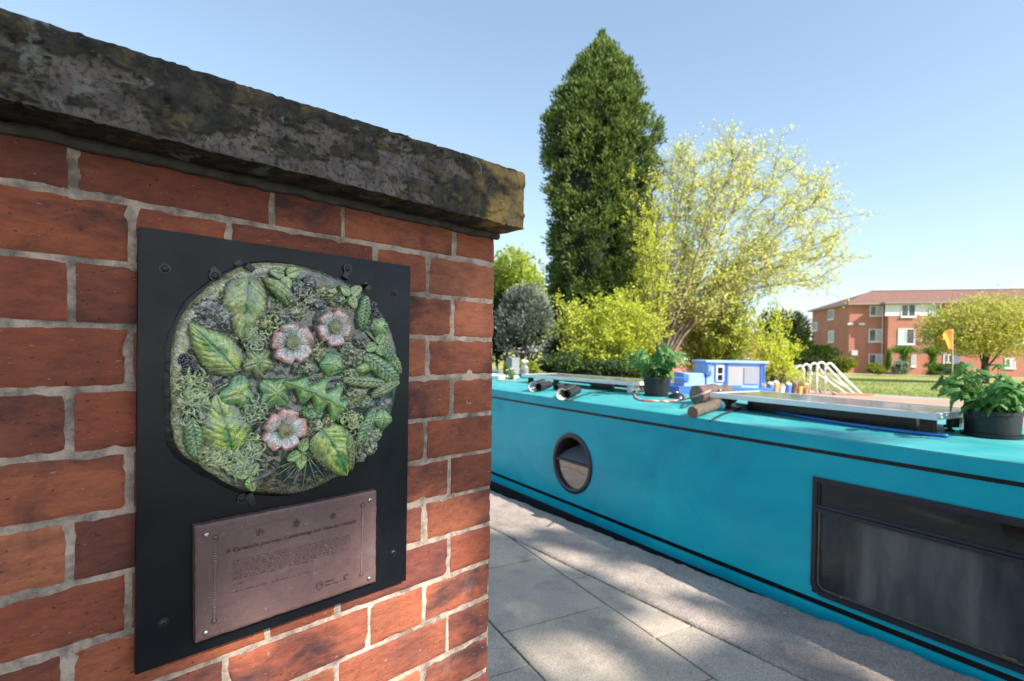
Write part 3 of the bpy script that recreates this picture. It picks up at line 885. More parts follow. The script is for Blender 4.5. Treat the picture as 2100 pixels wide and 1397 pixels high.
G_mossy = glaze('yellow_moss_glaze', (.07, .09, .035), (.33, .37, .13), (.62, .63, .30), dark=(.010, .012, .006), rough=.35, sc=2)
G_mossd = glaze('dark_moss_glaze', (.025, .03, .03), (.13, .15, .12), (.38, .41, .33), dark=(.004, .005, .006), rough=.28, sc=2)
G_tang = glaze('tendril_glaze', (.24, .30, .17), (.34, .42, .24), (.16, .20, .13), dark=(.01, .015, .01), rough=.25)
G_tangp = glaze('pale_tendril_glaze', (.34, .40, .19), (.42, .48, .22), (.22, .27, .13), dark=(.01, .015, .01), rough=.25)
G_berry = glaze('berry_glaze', (.010, .008, .020), (.016, .012, .035), (.05, .05, .10), rough=.12)
G_pink = glaze('pink_petal_glaze', (.32, .46, .44), (.70, .60, .59), (.58, .30, .27), dark=(.012, .03, .026), rough=.22, yellow=(.52, .58, .57))
G_pink2 = glaze('rose_petal_glaze', (.36, .50, .47), (.78, .62, .60), (.68, .28, .25), dark=(.012, .03, .026), rough=.22, yellow=(.60, .64, .62))
G_eye = glaze('flower_eye_glaze', (.22, .36, .20), (.40, .38, .14), (.28, .34, .13), dark=(.01, .025, .01), rough=.2, sc=2)
G_eyeo = glaze('ochre_eye_glaze', (.25, .36, .16), (.44, .30, .07), (.34, .32, .10), dark=(.01, .025, .01), rough=.2, sc=2)

def strip(name, base, tip, wr, wfun, hfun, vfun, mat, na=64, nb=20, lift=.0, bend=0.0, y0=DISC_Y, thick=.003):
    """leaf-like form: base/tip in crop pixels, width = wr * length"""
    B, T = Vector(cw(*base)), Vector(cw(*tip)); d = T - B; L = d.length; d.normalize(); nrm = Vector((-d.y, d.x))
    V = []; F = []; C = []
    for i in range(na + 1):
        a = i / na
        for j in range(nb + 1):
            b = -1 + 2 * j / nb
            w = wfun(a, b) * wr * L * (1 + .14 * noise.noise(Vector((a * 5, (1 if b > 0 else -1) * 3.7, base[0] * .1))))
            sh = wfun.sweep * (1 if True else 0) * abs(b) if hasattr(wfun, 'sweep') else 0.0
            aa = a - sh * L * 0 - (0.0)
            p = B + d * (a * L - sh * w) + nrm * (b * w + bend * L * math.sin(math.pi * a))
            h = hfun(a, b) ; dep, vein = vfun(a, b)
            q3 = Vector((p.x * 60, 1, p.y * 60))
            y = y0 - lift - h + dep + .0014 * noise.noise(q3) - .0018 * noise.noise(q3 * .4)
            V.append((p.x, y, p.y)); C.append((min(1, abs(b)), a, vein))
    W = nb + 1
    for i in range(na):
        for j in range(nb): F.append((i * W + j, i * W + j + 1, (i + 1) * W + j + 1, (i + 1) * W + j))
    # skirt down into the clay
    ring = [i * W for i in range(na + 1)] + [na * W + j for j in range(1, nb + 1)] + [i * W + nb for i in range(na - 1, -1, -1)] + [j for j in range(nb - 1, 0, -1)]
    b = len(V)
    for q in ring: V.append((V[q][0], y0 + thick, V[q][2])); C.append((1, 0, 1))
    for i in range(len(ring)):
        k = (i + 1) % len(ring); F.append((ring[i], ring[k], b + k, b + i))
    me = bpy.data.meshes.new(name); me.from_pydata(V, [], F); me.update(); color_attr(me, C)
    bm = bmesh.new(); bm.from_mesh(me); bmesh.ops.recalc_face_normals(bm, faces=bm.faces[:]); bm.to_mesh(me); bm.free()
    return link(name, me, mat, rel, True)
def saw(x): return 2 * abs(x - math.floor(x + .5))
def nettle_w(a, b):
    w = .52 * (math.sin(math.pi * min(1, a ** .72)) ** .62) * (1 - .30 * a)
    s = a * 15 + .3
    return max(.012, w * (1 + (.10 * (1 - (s - math.floor(s)))) * (abs(b) ** 3)))
def nettle_h(a, b): return .0062 * (max(0, 1 - b * b)) ** .55 * (math.sin(math.pi * min(1, max(0, a * .94 + .04))) ** .4) + .001
def nettle_v(a, b):
    s = (a - .34 * abs(b)) * 8.5 + (0.25 if b > 0 else 0); f = s - math.floor(s)
    sv = max(0, 1 - abs(f - .5) / .13) * min(1, abs(b) * 3)
    s2 = (a + .12 * abs(b)) * 34 ; fine = max(0, 1 - abs((s2 - math.floor(s2)) - .5) / .3) * .35 * abs(b)
    mid = max(0, 1 - abs(b) / .055)
    return .0012 * sv + .0010 * mid + .0004 * fine, min(1, .75 * sv + .8 * mid + .3 * fine)
def serrate(base, tip, wr, mat=None, lift=.001, bend=0.0, name='serrated_leaf'):
    return strip(name, base, tip, wr, nettle_w, nettle_h, nettle_v, mat or G_leaf, 80, 26, lift, bend)
def oak_w(a, b):
    lob = .5 + .5 * math.cos(2 * math.pi * (a * 3.7 + (.4 if b > 0 else .0)))
    w = (.17 + .36 * lob ** .8) * (math.sin(math.pi * min(1, a * .94 + .05)) ** .45) * (1.12 - .5 * a)
    return max(.01, w)
oak_w.sweep = .35
def oak_h(a, b): return .0085 * (max(0, 1 - b * b)) ** .5 * (.6 + .4 * math.sin(math.pi * a)) + .002
def oak_v(a, b):
    mid = max(0, 1 - abs(b) / .12)
    s = (a * 3.7 + (.4 if b > 0 else 0)); f = s - math.floor(s)
    sv = max(0, 1 - min(f, 1 - f) / .05) * min(1, abs(b) * 3) * .6
    return -.0022 * mid + .0006 * sv, .25 * max(0, 1 - abs(abs(b) - .16) / .06) + .4 * sv
def wheat_w(a, b):
    s = a * 8.0; return max(.02, (.5 * math.sin(math.pi * min(1, a * .93 + .05)) ** .5) * (1 + .13 * (1 - (s - math.floor(s))) * abs(b)))
def wheat_h(a, b): return .0095 * (max(0, 1 - b * b)) ** .5 * math.sin(math.pi * min(1, a * .94 + .03)) ** .4 + .001
def wheat_v(a, b):
    s = (a + .16 * abs(b)) * 9.0; f = s - math.floor(s)
    g = max(0, 1 - f / .22) * min(1, abs(b) * 4 + .3); mid = max(0, 1 - abs(b) / .08)
    return .0030 * g + .0014 * mid - .0013 * f, min(1, .85 * g + .4 * mid)
def wheat(base, tip, wr=.36, mat=None, bend=0.0, lift=.002):
    return strip('wheat_ear', base, tip, wr, wheat_w, wheat_h, wheat_v, mat or G_wheat, 72, 18, lift, bend)
def polar(name, c, r, rot, outline, hfun, vfun, mat, lift=.002, sx=1.0, na=96, nr=16, y0=DISC_Y, parent=None):
    """lobed leaf: c crop px, r metres"""
    cc = Vector(cw(*c)); V = [(cc.x, y0 - lift - hfun(0, 0), cc.y)]; C = [(0, 0, .3)]; F = []
    for j in range(1, nr + 1):
        rho = j / nr
        for i in range(na):
            a = 2 * math.pi * i / na; rr = outline(a) * r * rho
            x, z = rr * math.cos(a) * sx, rr * math.sin(a)
            X = x * math.cos(rot) - z * math.sin(rot); Z = x * math.sin(rot) + z * math.cos(rot)
            dep, vein = vfun(rho, a)
            q3 = Vector(((cc.x + X) * 70, 2, (cc.y + Z) * 70))
            V.append((cc.x + X, y0 - lift - hfun(rho, a) + dep + .0008 * noise.noise(q3), cc.y + Z)); C.append((rho, 0, vein))
    for i in range(na): F.append((0, 1 + (i + 1) % na, 1 + i))
    for j in range(nr - 1):
        for i in range(na):
            k = (i + 1) % na; A = 1 + j * na; B = A + na; F.append((A + i, A + k, B + k, B + i))
    A = 1 + (nr - 1) * na; b = len(V)
    for i in range(na): V.append((V[A + i][0], y0 + .003, V[A + i][2])); C.append((1, 0, 1))
    for i in range(na):
        k = (i + 1) % na; F.append((A + i, A + k, b + k, b + i))
    me = bpy.data.meshes.new(name); me.from_pydata(V, [], F); me.update(); color_attr(me, C)
    return link(name, me, mat, parent or rel, True)
def lobes(n, depth, ph=0.0, sharp=1.0, notch=None):
    def f(a):
        v = (.5 + .5 * math.cos(n * (a - ph))) ** sharp
        r = 1 - depth + depth * v
        if notch: r *= 1 - notch * math.exp(-((((a - math.pi) + math.pi) % (2 * math.pi) - math.pi) / .35) ** 2)
        return r
    return f
def dome(h, p=.6): return lambda rho, a: h * (max(0, 1 - rho * rho)) ** p + .0008
def veins(n, ph=0.0, w=.10, d=.0010):
    def f(rho, a):
        u = ((a - ph) * n / (2 * math.pi)); f_ = abs(u - round(u)) * 2 * math.pi / n * rho
        v = max(0, 1 - f_ / w) * min(1, rho * 2)
        return d * v, .8 * v
    return f

# serrated leaves (stem, tip)
serrate((570, 290), (545, 605), .70, G_leaf2, .003)
serrate((510, 745), (278, 515), .66, G_leaf, .004)
serrate((492, 1150), (412, 862), .80, G_leaf, .002)
serrate((930, 1035), (1058, 1262), .80, G_leaf, .002, .03)
# ivy-like leaves
PX = .000250                                              # about one crop pixel in metres, centre of the relief
polar('ivy_leaf', (520, 855), 100 * PX, R(200), lobes(3, .36, 0, .8), dome(.0065), veins(3, 0, .08), G_pale, .003)
polar('ivy_leaf', (700, 855), 100 * PX, R(25), lobes(4, .34, .4, .8), dome(.0065), veins(4, .4, .08), G_green, .003)
polar('ivy_leaf', (625, 705), 92 * PX, R(-15), lobes(5, .36, 0, .8), dome(.0045), veins(5, 0, .08), G_leaf2, .002)
polar('ivy_leaf', (985, 715), 78 * PX, R(40), lobes(5, .16, 0, 1), dome(.006), veins(5, 0, .06), G_green, .003).name = 'round_leaf'
polar('round_leaf', (1218, 530), 70 * PX, R(10), lobes(6, .18, 0, 1), dome(.005), veins(6, 0, .06), G_pale, .002)
polar('round_leaf', (1232, 985), 78 * PX, R(70), lobes(4, .16, .3, 1), dome(.005), veins(4, .3, .06), G_green, .003, .8)
polar('round_leaf', (1140, 735), 45 * PX, R(0), lobes(2, .22, .3, 1), dome(.005), veins(4, .3, .06), G_pale, .003, 1.2)
strip('oak_leaf', (1038, 932), (742, 800), .60, oak_w, oak_h, oak_v, G_green, 110, 22, .004, -.03)
# trefoils: three leaflets each
def trefoil(cx, cy, r, angs, mat, stem=None):
    for a in angs:
        ca, sa = math.cos(R(a)), math.sin(R(a))
        strip('clover_leaflet', (cx + ca * r * .08, cy - sa * r * .08), (cx + ca * r, cy - sa * r), .86,
              lambda a_, b_: max(.02, .5 * math.sin(math.pi * min(1, max(.02, a_ ** .8 * .96 + .02))) ** .6),
              lambda a_, b_: .0045 * (1 - b_ * b_) ** .5 * .6 + .0022 * (b_ * b_) + .002, nettle_v, mat, 30, 14, .0045)
    if stem:
        m = MB(); P = [cw(cx, cy), cw((cx + stem[0]) / 2 + 8, (cy + stem[1]) / 2), cw(*stem)]
        m.tube([(p[0], DISC_Y - .006 + .002 * i, p[1]) for i, p in enumerate(P)], [.0018, .0017, .0015], 8); m.build('stem', G_green, rel, True)
trefoil(748, 278, 78, (165, 20, 275), G_pale)
trefoil(1068, 378, 66, (135, 40, 290), G_pale, (1025, 425))
trefoil(828, 1150, 78, (75, 205, 268), G_pale, (865, 1160))
trefoil(572, 1262, 76, (165, 55, 285), G_pale)
trefoil(1200, 618, 62, (55, 205, 300), G_green, (1160, 560))
# wheat ears
wheat((1125, 545), (1150, 380), .40)
wheat((1318, 760), (1228, 610), .34)
wheat((1305, 795), (1140, 668), .40, G_wheat)
wheat((1038, 792), (1242, 808), .27, G_wheatp)
wheat((1175, 870), (1312, 800), .34, G_wheatp)
wheat((1108, 1118), (1190, 930), .32, G_wheat)
wheat((318, 1175), (285, 975), .40, G_wheat)
wheat((1075, 1235), (1068, 1055), .26, G_leaf2)
# twisted leaf near the top left of the flowers
strip('twisted_leaf', (640, 290), (800, 415), .42, lambda a, b: max(.02, .5 * math.sin(math.pi * (a * .9 + .05))), wheat_h, nettle_v, G_leaf2, 50, 16, .002, .06)
strip('twisted_leaf', (655, 330), (760, 430), .24, lambda a, b: max(.02, .5 * math.sin(math.pi * (a * .9 + .05))), wheat_h, wheat_v, G_pale, 50, 16, .005, .08)
strip('long_leaf', (560, 1300), (705, 1235), .22, lambda a, b: max(.02, .5 * math.sin(math.pi * (a * .9 + .05))), oak_h, oak_v, G_mossd, 40, 14, .001, .0)
# moss cushions
def moss(cx, cy, rx, ry, mat, h=.010, seed=0, sc=1.0):
    rx *= 1.15; ry *= 1.15
    c = Vector(cw(cx, cy)) if cy is not None else Vector(cx); bm = bmesh.new(); bmesh.ops.create_icosphere(bm, subdivisions=5, radius=1.0)
    C = []; off = Vector((seed * 7.1, seed * 3.3, 0))
    for v in bm.verts:
        n = v.co.copy(); p = Vector((n.x * rx * PX, n.y * h, n.z * ry * PX))
        q = (p + off) * 230 * sc
        cell = noise.fractal(q * .9, .7, 2.1, 3); ridg = 1 - abs(noise.noise(q * 1.6)) * 2.4
        big = noise.noise(p * 60 + off)
        k = 1 + .30 * big
        v.co = Vector((c.x + p.x * k, DISC_Y + .003 + p.y * k, c.y + p.z * k)) + n * (.0024 * cell + .0015 * ridg)
        hh = max(0, min(1, .5 + .6 * cell + .25 * ridg)); C.append((hh, 0, max(0, min(1, .55 - .9 * cell - .5 * ridg))))
    me = bpy.data.meshes.new('moss_cushion'); bm.to_mesh(me); bm.free(); color_attr(me, C)
    link('moss_cushion', me, mat, rel, True)
for i, a in enumerate([(405, 455, 78, 55, G_mossd), (390, 520, 82, 42, G_mossd), (445, 490, 50, 45, G_mossd), (700, 450, 58, 55, G_moss), (745, 475, 50, 42, G_mossd), (640, 500, 40, 34, G_mossy),
                       (815, 455, 56, 52, G_moss), (825, 350, 52, 48, G_mossd), (870, 325, 44, 36, G_mossd), (905, 410, 62, 44, G_mossd), (960, 362, 56, 36, G_mossy), (1005, 395, 44, 38, G_moss),
                       (912, 655, 46, 44, G_mossy), (855, 640, 30, 30, G_moss), (860, 735, 46, 38, G_moss), (1068, 640, 50, 36, G_moss), (1105, 662, 44, 40, G_moss), (1120, 610, 40, 26, G_mossd), (1075, 765, 52, 28, G_mossy),
                       (1095, 700, 40, 34, G_moss), (1100, 862, 62, 40, G_mossy), (1140, 900, 52, 34, G_moss), (1052, 900, 40, 30, G_moss), (880, 965, 56, 40, G_green), (905, 1015, 54, 34, G_moss), (965, 1000, 26, 40, G_mossy),
                       (1165, 1110, 44, 60, G_moss), (1195, 1065, 40, 44, G_mossy), (1125, 1165, 34, 34, G_moss), (1155, 1050, 34, 34, G_moss), (1085, 1120, 26, 60, G_moss), (340, 1160, 40, 34, G_mossy), (780, 400, 34, 34, G_moss)]):
    moss(a[0], a[1], a[2], a[3], a[4], .010 + .003 * (i % 3), i)
# tangles of clay threads
def tangle(cx, cy, rx, ry, n, mat, seed, r=.0013, Lk=1.0, ang=None):
    g = random.Random(seed); m = MB(); C = []
    for k in range(int(n * 1.7)):
        a = g.uniform(0, 6.28); d = math.sqrt(g.random())
        c = Vector(cw(cx + math.cos(a) * d * rx, cy + math.sin(a) * d * ry))
        a0 = g.uniform(0, 6.28) if ang is None else g.gauss(R(ang), .5); cur = g.choice((-1, 1)) * g.uniform(90, 330) * (1 if ang is None else .35); L = g.uniform(.009, .022) * Lk; st = 14
        p = Vector((c.x, c.y)); pts = []; h0 = g.uniform(.0015, .0065)
        for i in range(st):
            pts.append((p.x, DISC_Y - h0 - .0030 * math.sin(math.pi * i / (st - 1)), p.y)); a0 += cur * L / st
            p = p + Vector((math.cos(a0), math.sin(a0))) * L / st
        rr = r * g.uniform(.75, 1.25)
        m.tube(pts, [rr * 1.2 * (.7 + .3 * math.sin(math.pi * i / (st - 1))) for i in range(st)], 6)
    me = m.mesh('clay_tendrils')
    V = np.array([v.co for v in me.vertices]); hh = np.clip((DISC_Y - .001 - V[:, 1]) / .012, 0, 1)
    C = np.stack([.25 + .5 * rng.random(len(V)) * 0 + .3 * hh, 0 * hh, np.clip(.9 - hh * 1.6, 0, 1)], 1); color_attr(me, C)
    link('clay_tendrils', me, mat, rel, True)
for i, a in enumerate([(605, 560, 38, 44, 26, G_tang), (590, 620, 34, 30, 18, G_tang), (300, 815, 55, 42, 34, G_tangp), (320, 870, 60, 34, 30, G_tangp), (330, 940, 40, 45, 26, G_tang), (265, 880, 30, 70, 16, G_tangp),
                       (600, 950, 56, 46, 40, G_tang), (1070, 985, 50, 42, 34, G_tangp), (1100, 1010, 28, 34, 16, G_tangp), (605, 1110, 34, 58, 26, G_tangp), (850, 400, 50, 34, 8, G_tangp), (690, 530, 46, 30, 10, G_tangp), (270, 985, 26, 16, 6, G_tang)]):
    tangle(*a, seed=100 + i)
tangle(430, 1190, 95, 42, 60, G_tangp, 201, .0015, 1.0, 20)
tangle(520, 1235, 70, 30, 34, G_tang, 202, .0015, 1.0, 15)
tangle(540, 1165, 60, 26, 28, G_tang, 203, .0014, 1.0, 10)
# small crumbs of moss and clay thread that fill the ground between the leaves
gf = random.Random(77)
for i in range(46):
    a_ = gf.uniform(0, 6.28); q_ = gf.uniform(.25, .9); rr_ = disc_r(a_) * q_; x_, z_ = ctr.x + rr_ * math.cos(a_), ctr.y + rr_ * math.sin(a_)
    if z_ < ctr.y - .085: continue
    moss((x_, z_), None, gf.uniform(14, 30), gf.uniform(12, 24), gf.choice((G_moss, G_mossd, G_mossy)), .0055, 60 + i)
# blackberries
def berries(spots, name='blackberry'):
    for cx, cy, r in spots:
        m = MB(); c = Vector(cw(cx, cy)); g = random.Random(int(cx))
        for k in range(26):
            u = g.uniform(-1, 1); a = g.uniform(0, 6.28); s = math.sqrt(1 - u * u)
            d = Vector((s * math.cos(a), -abs(s * math.sin(a)), u)) * r * PX
            m.ball((c.x + d.x, DISC_Y - .002 + d.y * .7, c.y + d.z), r * PX * .33, 2)
        m.ball((c.x, DISC_Y - .001, c.y), r * PX * .9, 2, (1, .7, 1))
        me = m.mesh(name); color_attr(me, [(.4, 0, 0)] * len(me.vertices)); link(name, me, G_berry, rel, True)
berries([(262, 695, 27), (280, 742, 28), (1190, 430, 26), (1205, 470, 24), (1180, 480, 18)])
# flowers: five petals round a ribbed eye, each a part
def flower(cx, cy, r, ang0, mp, me_, lift=.008):
    c = Vector(cw(cx, cy)); fl = bpy.data.objects.new('clay_flower', None); COL.objects.link(fl); fl.parent = rel; fl.location = (c.x, DISC_Y - lift, c.y); fl.empty_display_size = .02
    rm = r * PX; g = random.Random(int(cx))
    for p in range(5):
        A0 = R(ang0 + 72 * p); V = []; C = []; F = []; na, nr = 30, 18; half = R(38.5)
        ks = g.uniform(-.05, .05)
        for i in range(na + 1):
            u = -1 + 2 * i / na
            Rm = rm * (.98 + ks) * (1 - .22 * abs(u) ** 3.4) * (1 - .07 * math.exp(-(u / .18) ** 2) + .035 * math.cos(u * 11))
            for j in range(nr + 1):
                v = j / nr; rr = rm * .20 + (Rm - rm * .20) * v
                a = A0 + u * half * (.80 + .20 * min(1, v * 1.6))
                gr = abs(math.sin(u * 9.5 + .4 * math.sin(v * 6))) ; groove = max(0, 1 - gr / .40) * (1 - v * .85) * (1 if v > .06 else .5) * min(1, (1 - v) * 2.2)
                h = .0035 * math.sin(v * math.pi * .62) + .0035 * v * (1 - u * u) - .0026 * max(0, (v - .8) / .2) ** 2 - .002 * abs(u) ** 4
                V.append((rr * math.cos(a), -h + .0024 * groove + .0007 * noise.noise(Vector((rr * math.cos(a) * 90, p, rr * math.sin(a) * 90))), rr * math.sin(a)))
                C.append((min(1, .10 + v * .9), 0, min(1, groove * .95)))
        W = nr + 1
        for i in range(na):
            for j in range(nr): F.append((i * W + j, (i + 1) * W + j, (i + 1) * W + j + 1, i * W + j + 1))
        ring = [i * W + nr for i in range(na + 1)]
        ring = [j for j in range(nr)] + ring + [na * W + j for j in range(nr - 1, -1, -1)]
        b = len(V)
        for q in ring: V.append((V[q][0] * .97, lift + .002, V[q][2] * .97)); C.append((.9, 0, .75))
        for i in range(len(ring) - 1): F.append((ring[i], ring[i + 1], b + i + 1, b + i))
        me = bpy.data.meshes.new('petal'); me.from_pydata(V, [], F); me.update(); color_attr(me, C)
        bm = bmesh.new(); bm.from_mesh(me); bmesh.ops.recalc_face_normals(bm, faces=bm.faces[:]); bm.to_mesh(me); bm.free()
        link('petal', me, mp, fl, True)
    V = [(0, -.0085, 0)]; C = [(0, 0, 0)]; F = []; na, nr = 120, 16; re = rm * .31
    for j in range(1, nr + 1):
        v = j / nr
        for i in range(na):
            a = 2 * math.pi * i / na
            spk = max(0, 1 - abs(math.sin(a * 10.5)) / .34) * (1 if .24 < v < .86 else 0)
            h = .0085 - .003 * v * v + (.0016 if v < .2 else 0) - .0017 * spk + (.0012 if .86 < v < .97 else 0) - (.004 if v > .97 else 0)
            rr = re * v * (1 + .04 * math.cos(a * 9) * (v > .9))
            V.append((rr * math.cos(a), -h, rr * math.sin(a))); C.append((v * .9, 0, min(1, spk)))
    for i in range(na): F.append((0, 1 + (i + 1) % na, 1 + i))
    for j in range(nr - 1):
        for i in range(na):
            k = (i + 1) % na; A = 1 + j * na; B = A + na; F.append((A + i, A + k, B + k, B + i))
    A = 1 + (nr - 1) * na; b = len(V)
    for i in range(na): V.append((V[A + i][0], .004, V[A + i][2])); C.append((1, 0, 1))
    for i in range(na):
        k = (i + 1) % na; F.append((A + i, A + k, b + k, b + i))
    me = bpy.data.meshes.new('flower_eye'); me.from_pydata(V, [], F); me.update(); color_attr(me, C); link('flower_eye', me, me_, fl, True)
flower(778, 610, 122, 100, G_pink, G_eye, .010)
flower(987, 535, 112, 62, G_pink, G_eye, .010)
flower(742, 1037, 124, 75, G_pink2, G_eyeo, .010)
# incised rays in the olive ground
m = MB()
for a, L in ((203, 235), (213, 230), (228, 195), (243, 175), (262, 165), (288, 165), (308, 140), (236, 120), (218, 130)):
    p0 = (865, 1165); ca, sa = math.cos(R(a)), -math.sin(R(a))
    q = [cw(p0[0] + ca * L * s, p0[1] + sa * L * s) for s in (.1, .4, .7, 1)]
    m.tube([(x, DISC_Y - .0012, z) for x, z in q], [.0011, .0010, .0008, .0005], 5)
me = m.mesh('seed_rays'); color_attr(me, [(.6, 0, .2)] * len(me.vertices)); link('seed_rays', me, G_moss, rel, True)
for P, r_ in (((400, 850), (430, 830), (470, 810)), .0016), (((610, 735), (640, 775), (665, 790)), .0016), (((1000, 735), (1025, 730), (1050, 728)), .0014):
    P = [cw(*p_) for p_ in P]; m = MB(); m.tube([(p[0], DISC_Y - .005, p[1]) for p in P], r_, 6)
    me = m.mesh('stem'); color_attr(me, [(.6, 0, .1)] * len(me.vertices)); link('stem', me, G_moss, rel, True)

# fixing clips that hold the relief, on the board
def clip(cx, cy, ang, screw=None, name='fixing_clip'):
    x, z = cw(cx, cy, BOARD_Y); a = R(ang)
    Mx = Matrix.Translation((x, 0, z)) @ Matrix.Rotation(-a, 4, 'Y')
    m = MB(); h = DISC_Y - .0035
    m.box((-.011 if screw is None else -.020, BOARD_Y - .0022, -.0048), (.0, BOARD_Y - .0002, .0048), .0006, Mx)
    m.box((-.0015, h if screw is None else BOARD_Y - .007, -.0048), (.0005, BOARD_Y, .0048), .0004, Mx)
    if screw is None: m.box((-.0015, h - .0015, -.0042), (.010, h + .0005, .0042), .0005, Mx)
    o = m.build(name, M_blk, brd, angle=40)
    if screw:
        sx, sz = screw; socket_screw(brd, sx, sz, BOARD_Y - .002, .0050, M_blk, .0072)
s1 = WALL.hit(441, 566, BOARD_Y - .002); s2 = WALL.hit(713, 551, BOARD_Y - .002); s3 = WALL.hit(497, 1023, BOARD_Y - .002)
clip(545, 236, -40); clip(1142, 337, 225 - 360); clip(448, 300, -48, s1); clip(1050, 292, -112, s2); clip(575, 1352, 110, s3)

# ---- inscription slab
plq = thing('inscription_plaque', 'mauve brown clay plaque with stamped lettering and four silver screws', 'plaque', WALL.o, WALL.ang)
M_plq = None
t = NT('stoneware'); co = t.coord(False)
pc = t.ramp(t.noise(10, 7, 0.6, co=co), [(0.3, (.110, .068, .066)), (0.5, (.140, .080, .076)), (0.7, (.155, .100, .098))])
pc = t.mix(.5, pc, t.ramp(t.noise(90, 6, 0.7, co=co), [(0.3, (.72, .72, .74)), (0.5, (1, 1, 1)), (0.75, (1.3, 1.25, 1.25))]), 'MULTIPLY')
pc = t.mix(t.ramp(t.noise(18, 8, 0.75, 1.0, co=co), [(0.60, 0.0), (0.72, 0.35)]), pc, (.26, .20, .21))
pc = t.mix(t.ramp(t.noise(170, 2, 0.5, co=co), [(0.72, 0.0), (0.76, 0.4)]), pc, (.42, .34, .32))
M_plq = t.out(pc, 0.48, t.bump(t.noise(150, 6, 0.7, co=co), .0008, 1.0, t.bump(t.noise(14, 4, co=co), .003, .6)), None, Specular_IOR_Level=0.4)
M_ink = simple('stamped_recess', (.055, .032, .032), 0.6, 0.2, 60, 0.0004, 300)
M_lip = simple('raised_lip', (.165, .105, .10), 0.45, 0.15, 60, 0.0004, 300)
pcn = [Vector(WALL.hit(px, py, PLQ_Y)) for px, py in ((400.5, 1080), (772.5, 1006), (771.5, 1193.5), (401.5, 1320))]
def pl(u, v):                                             # u, v 0..1 on the slab, v down from the top
    tp = pcn[0].lerp(pcn[1], u); bt_ = pcn[3].lerp(pcn[2], u); return tp.lerp(bt_, v)
nx, nz = 130, 84; V = []; F = []
for j in range(nz + 1):
    for i in range(nx + 1):
        u, v = i / nx, j / nz; p = pl(u, v)
        e = min(u * .23, (1 - u) * .23, v * .14, (1 - v) * .14)
        wob = .0010 * noise.noise(Vector((p.x * 70, 0, p.y * 70))) * (1 if e < .0005 else 0)
        y = PLQ_Y + .0007 * noise.noise(Vector((p.x * 28, 7, p.y * 28))) + (.0016 if e < .0005 else (.0004 if e < .003 else 0))
        V.append((p.x + wob, y, p.y - wob))
W = nx + 1
for j in range(nz):
    for i in range(nx): F.append((j * W + i, (j + 1) * W + i, (j + 1) * W + i + 1, j * W + i + 1))
ring = [i for i in range(W)] + [j * W + nx for j in range(1, nz + 1)] + [nz * W + i for i in range(nx - 1, -1, -1)] + [j * W for j in range(nz - 1, 0, -1)]
b = len(V); n = len(ring)
for q in ring: V.append((V[q][0] + .0006 * noise.noise(Vector(V[q]) * 300), BOARD_Y - .0004, V[q][2] + .0008 * noise.noise(Vector(V[q]) * 200)))
for i in range(n): F.append((ring[i], ring[(i + 1) % n], b + (i + 1) % n, b + i))
me = bpy.data.meshes.new('slab'); me.from_pydata(V, [], F); me.update(); link('slab', me, M_plq, plq, True); me.set_sharp_from_angle(angle=R(45))
def cq(cx, cy, y=PLQ_Y): return WALL.hit(270 + cx / 3.351, 980 + cy / 3.351, y)
for c in ((512, 390), (1635, 152), (1630, 690), (508, 1062)):
    x, z = cq(*c); socket_screw(plq, x, z, PLQ_Y - .0003, .0033, M_steel)
# ruled lines above and below
for a, b_ in (((590, 385), (1225, 250)), ((1400, 215), (1585, 178)), ((585, 1003), (1590, 672))):
    m = MB(); m.tube([(*[cq(a[0] + (b_[0] - a[0]) * s, a[1] + (b_[1] - a[1]) * s)[0]], PLQ_Y - .0004, cq(a[0] + (b_[0] - a[0]) * s, a[1] + (b_[1] - a[1]) * s)[1]) for s in np.linspace(0, 1, 12)], .00032, 5); m.build('ruled_line', M_lip, plq, True)
# beaded side borders
def beads(c0, c1, n):
    m = MB(); mr = MB()
    for i in range(n):
        s = (i + .5) / n; x, z = cq(c0[0] + (c1[0] - c0[0]) * s, c0[1] + (c1[1] - c0[1]) * s)
        wv = .0016 + .0013 * abs(math.sin(s * math.pi * 2.0))
        m.ball((x, PLQ_Y - .0001, z), 1, 2, (wv, .0011, .0017))
        mr.box((x - wv, PLQ_Y - .0003, z - .0027), (x + wv, PLQ_Y + .0006, z - .0019))
    for s in (0, 1):
        x, z = cq(c0[0] + (c1[0] - c0[0]) * s, c0[1] + (c1[1] - c0[1]) * s)
        m.ball((x, PLQ_Y, z), 1, 2, (.0022, .0013, .0024))
        mr.lathe([(.0036, 0), (.0036, .0005), (.0029, .0005), (.0029, 0)], 20, Matrix.Translation((x, PLQ_Y - .0001, z)) @ Matrix.Rotation(R(90), 4, 'X'), True)
    m.build('bead_border', M_lip, plq, True); mr.build('border_groove', M_ink, plq)
beads((576, 412), (567, 985), 34); beads((1589, 190), (1579, 662), 34)
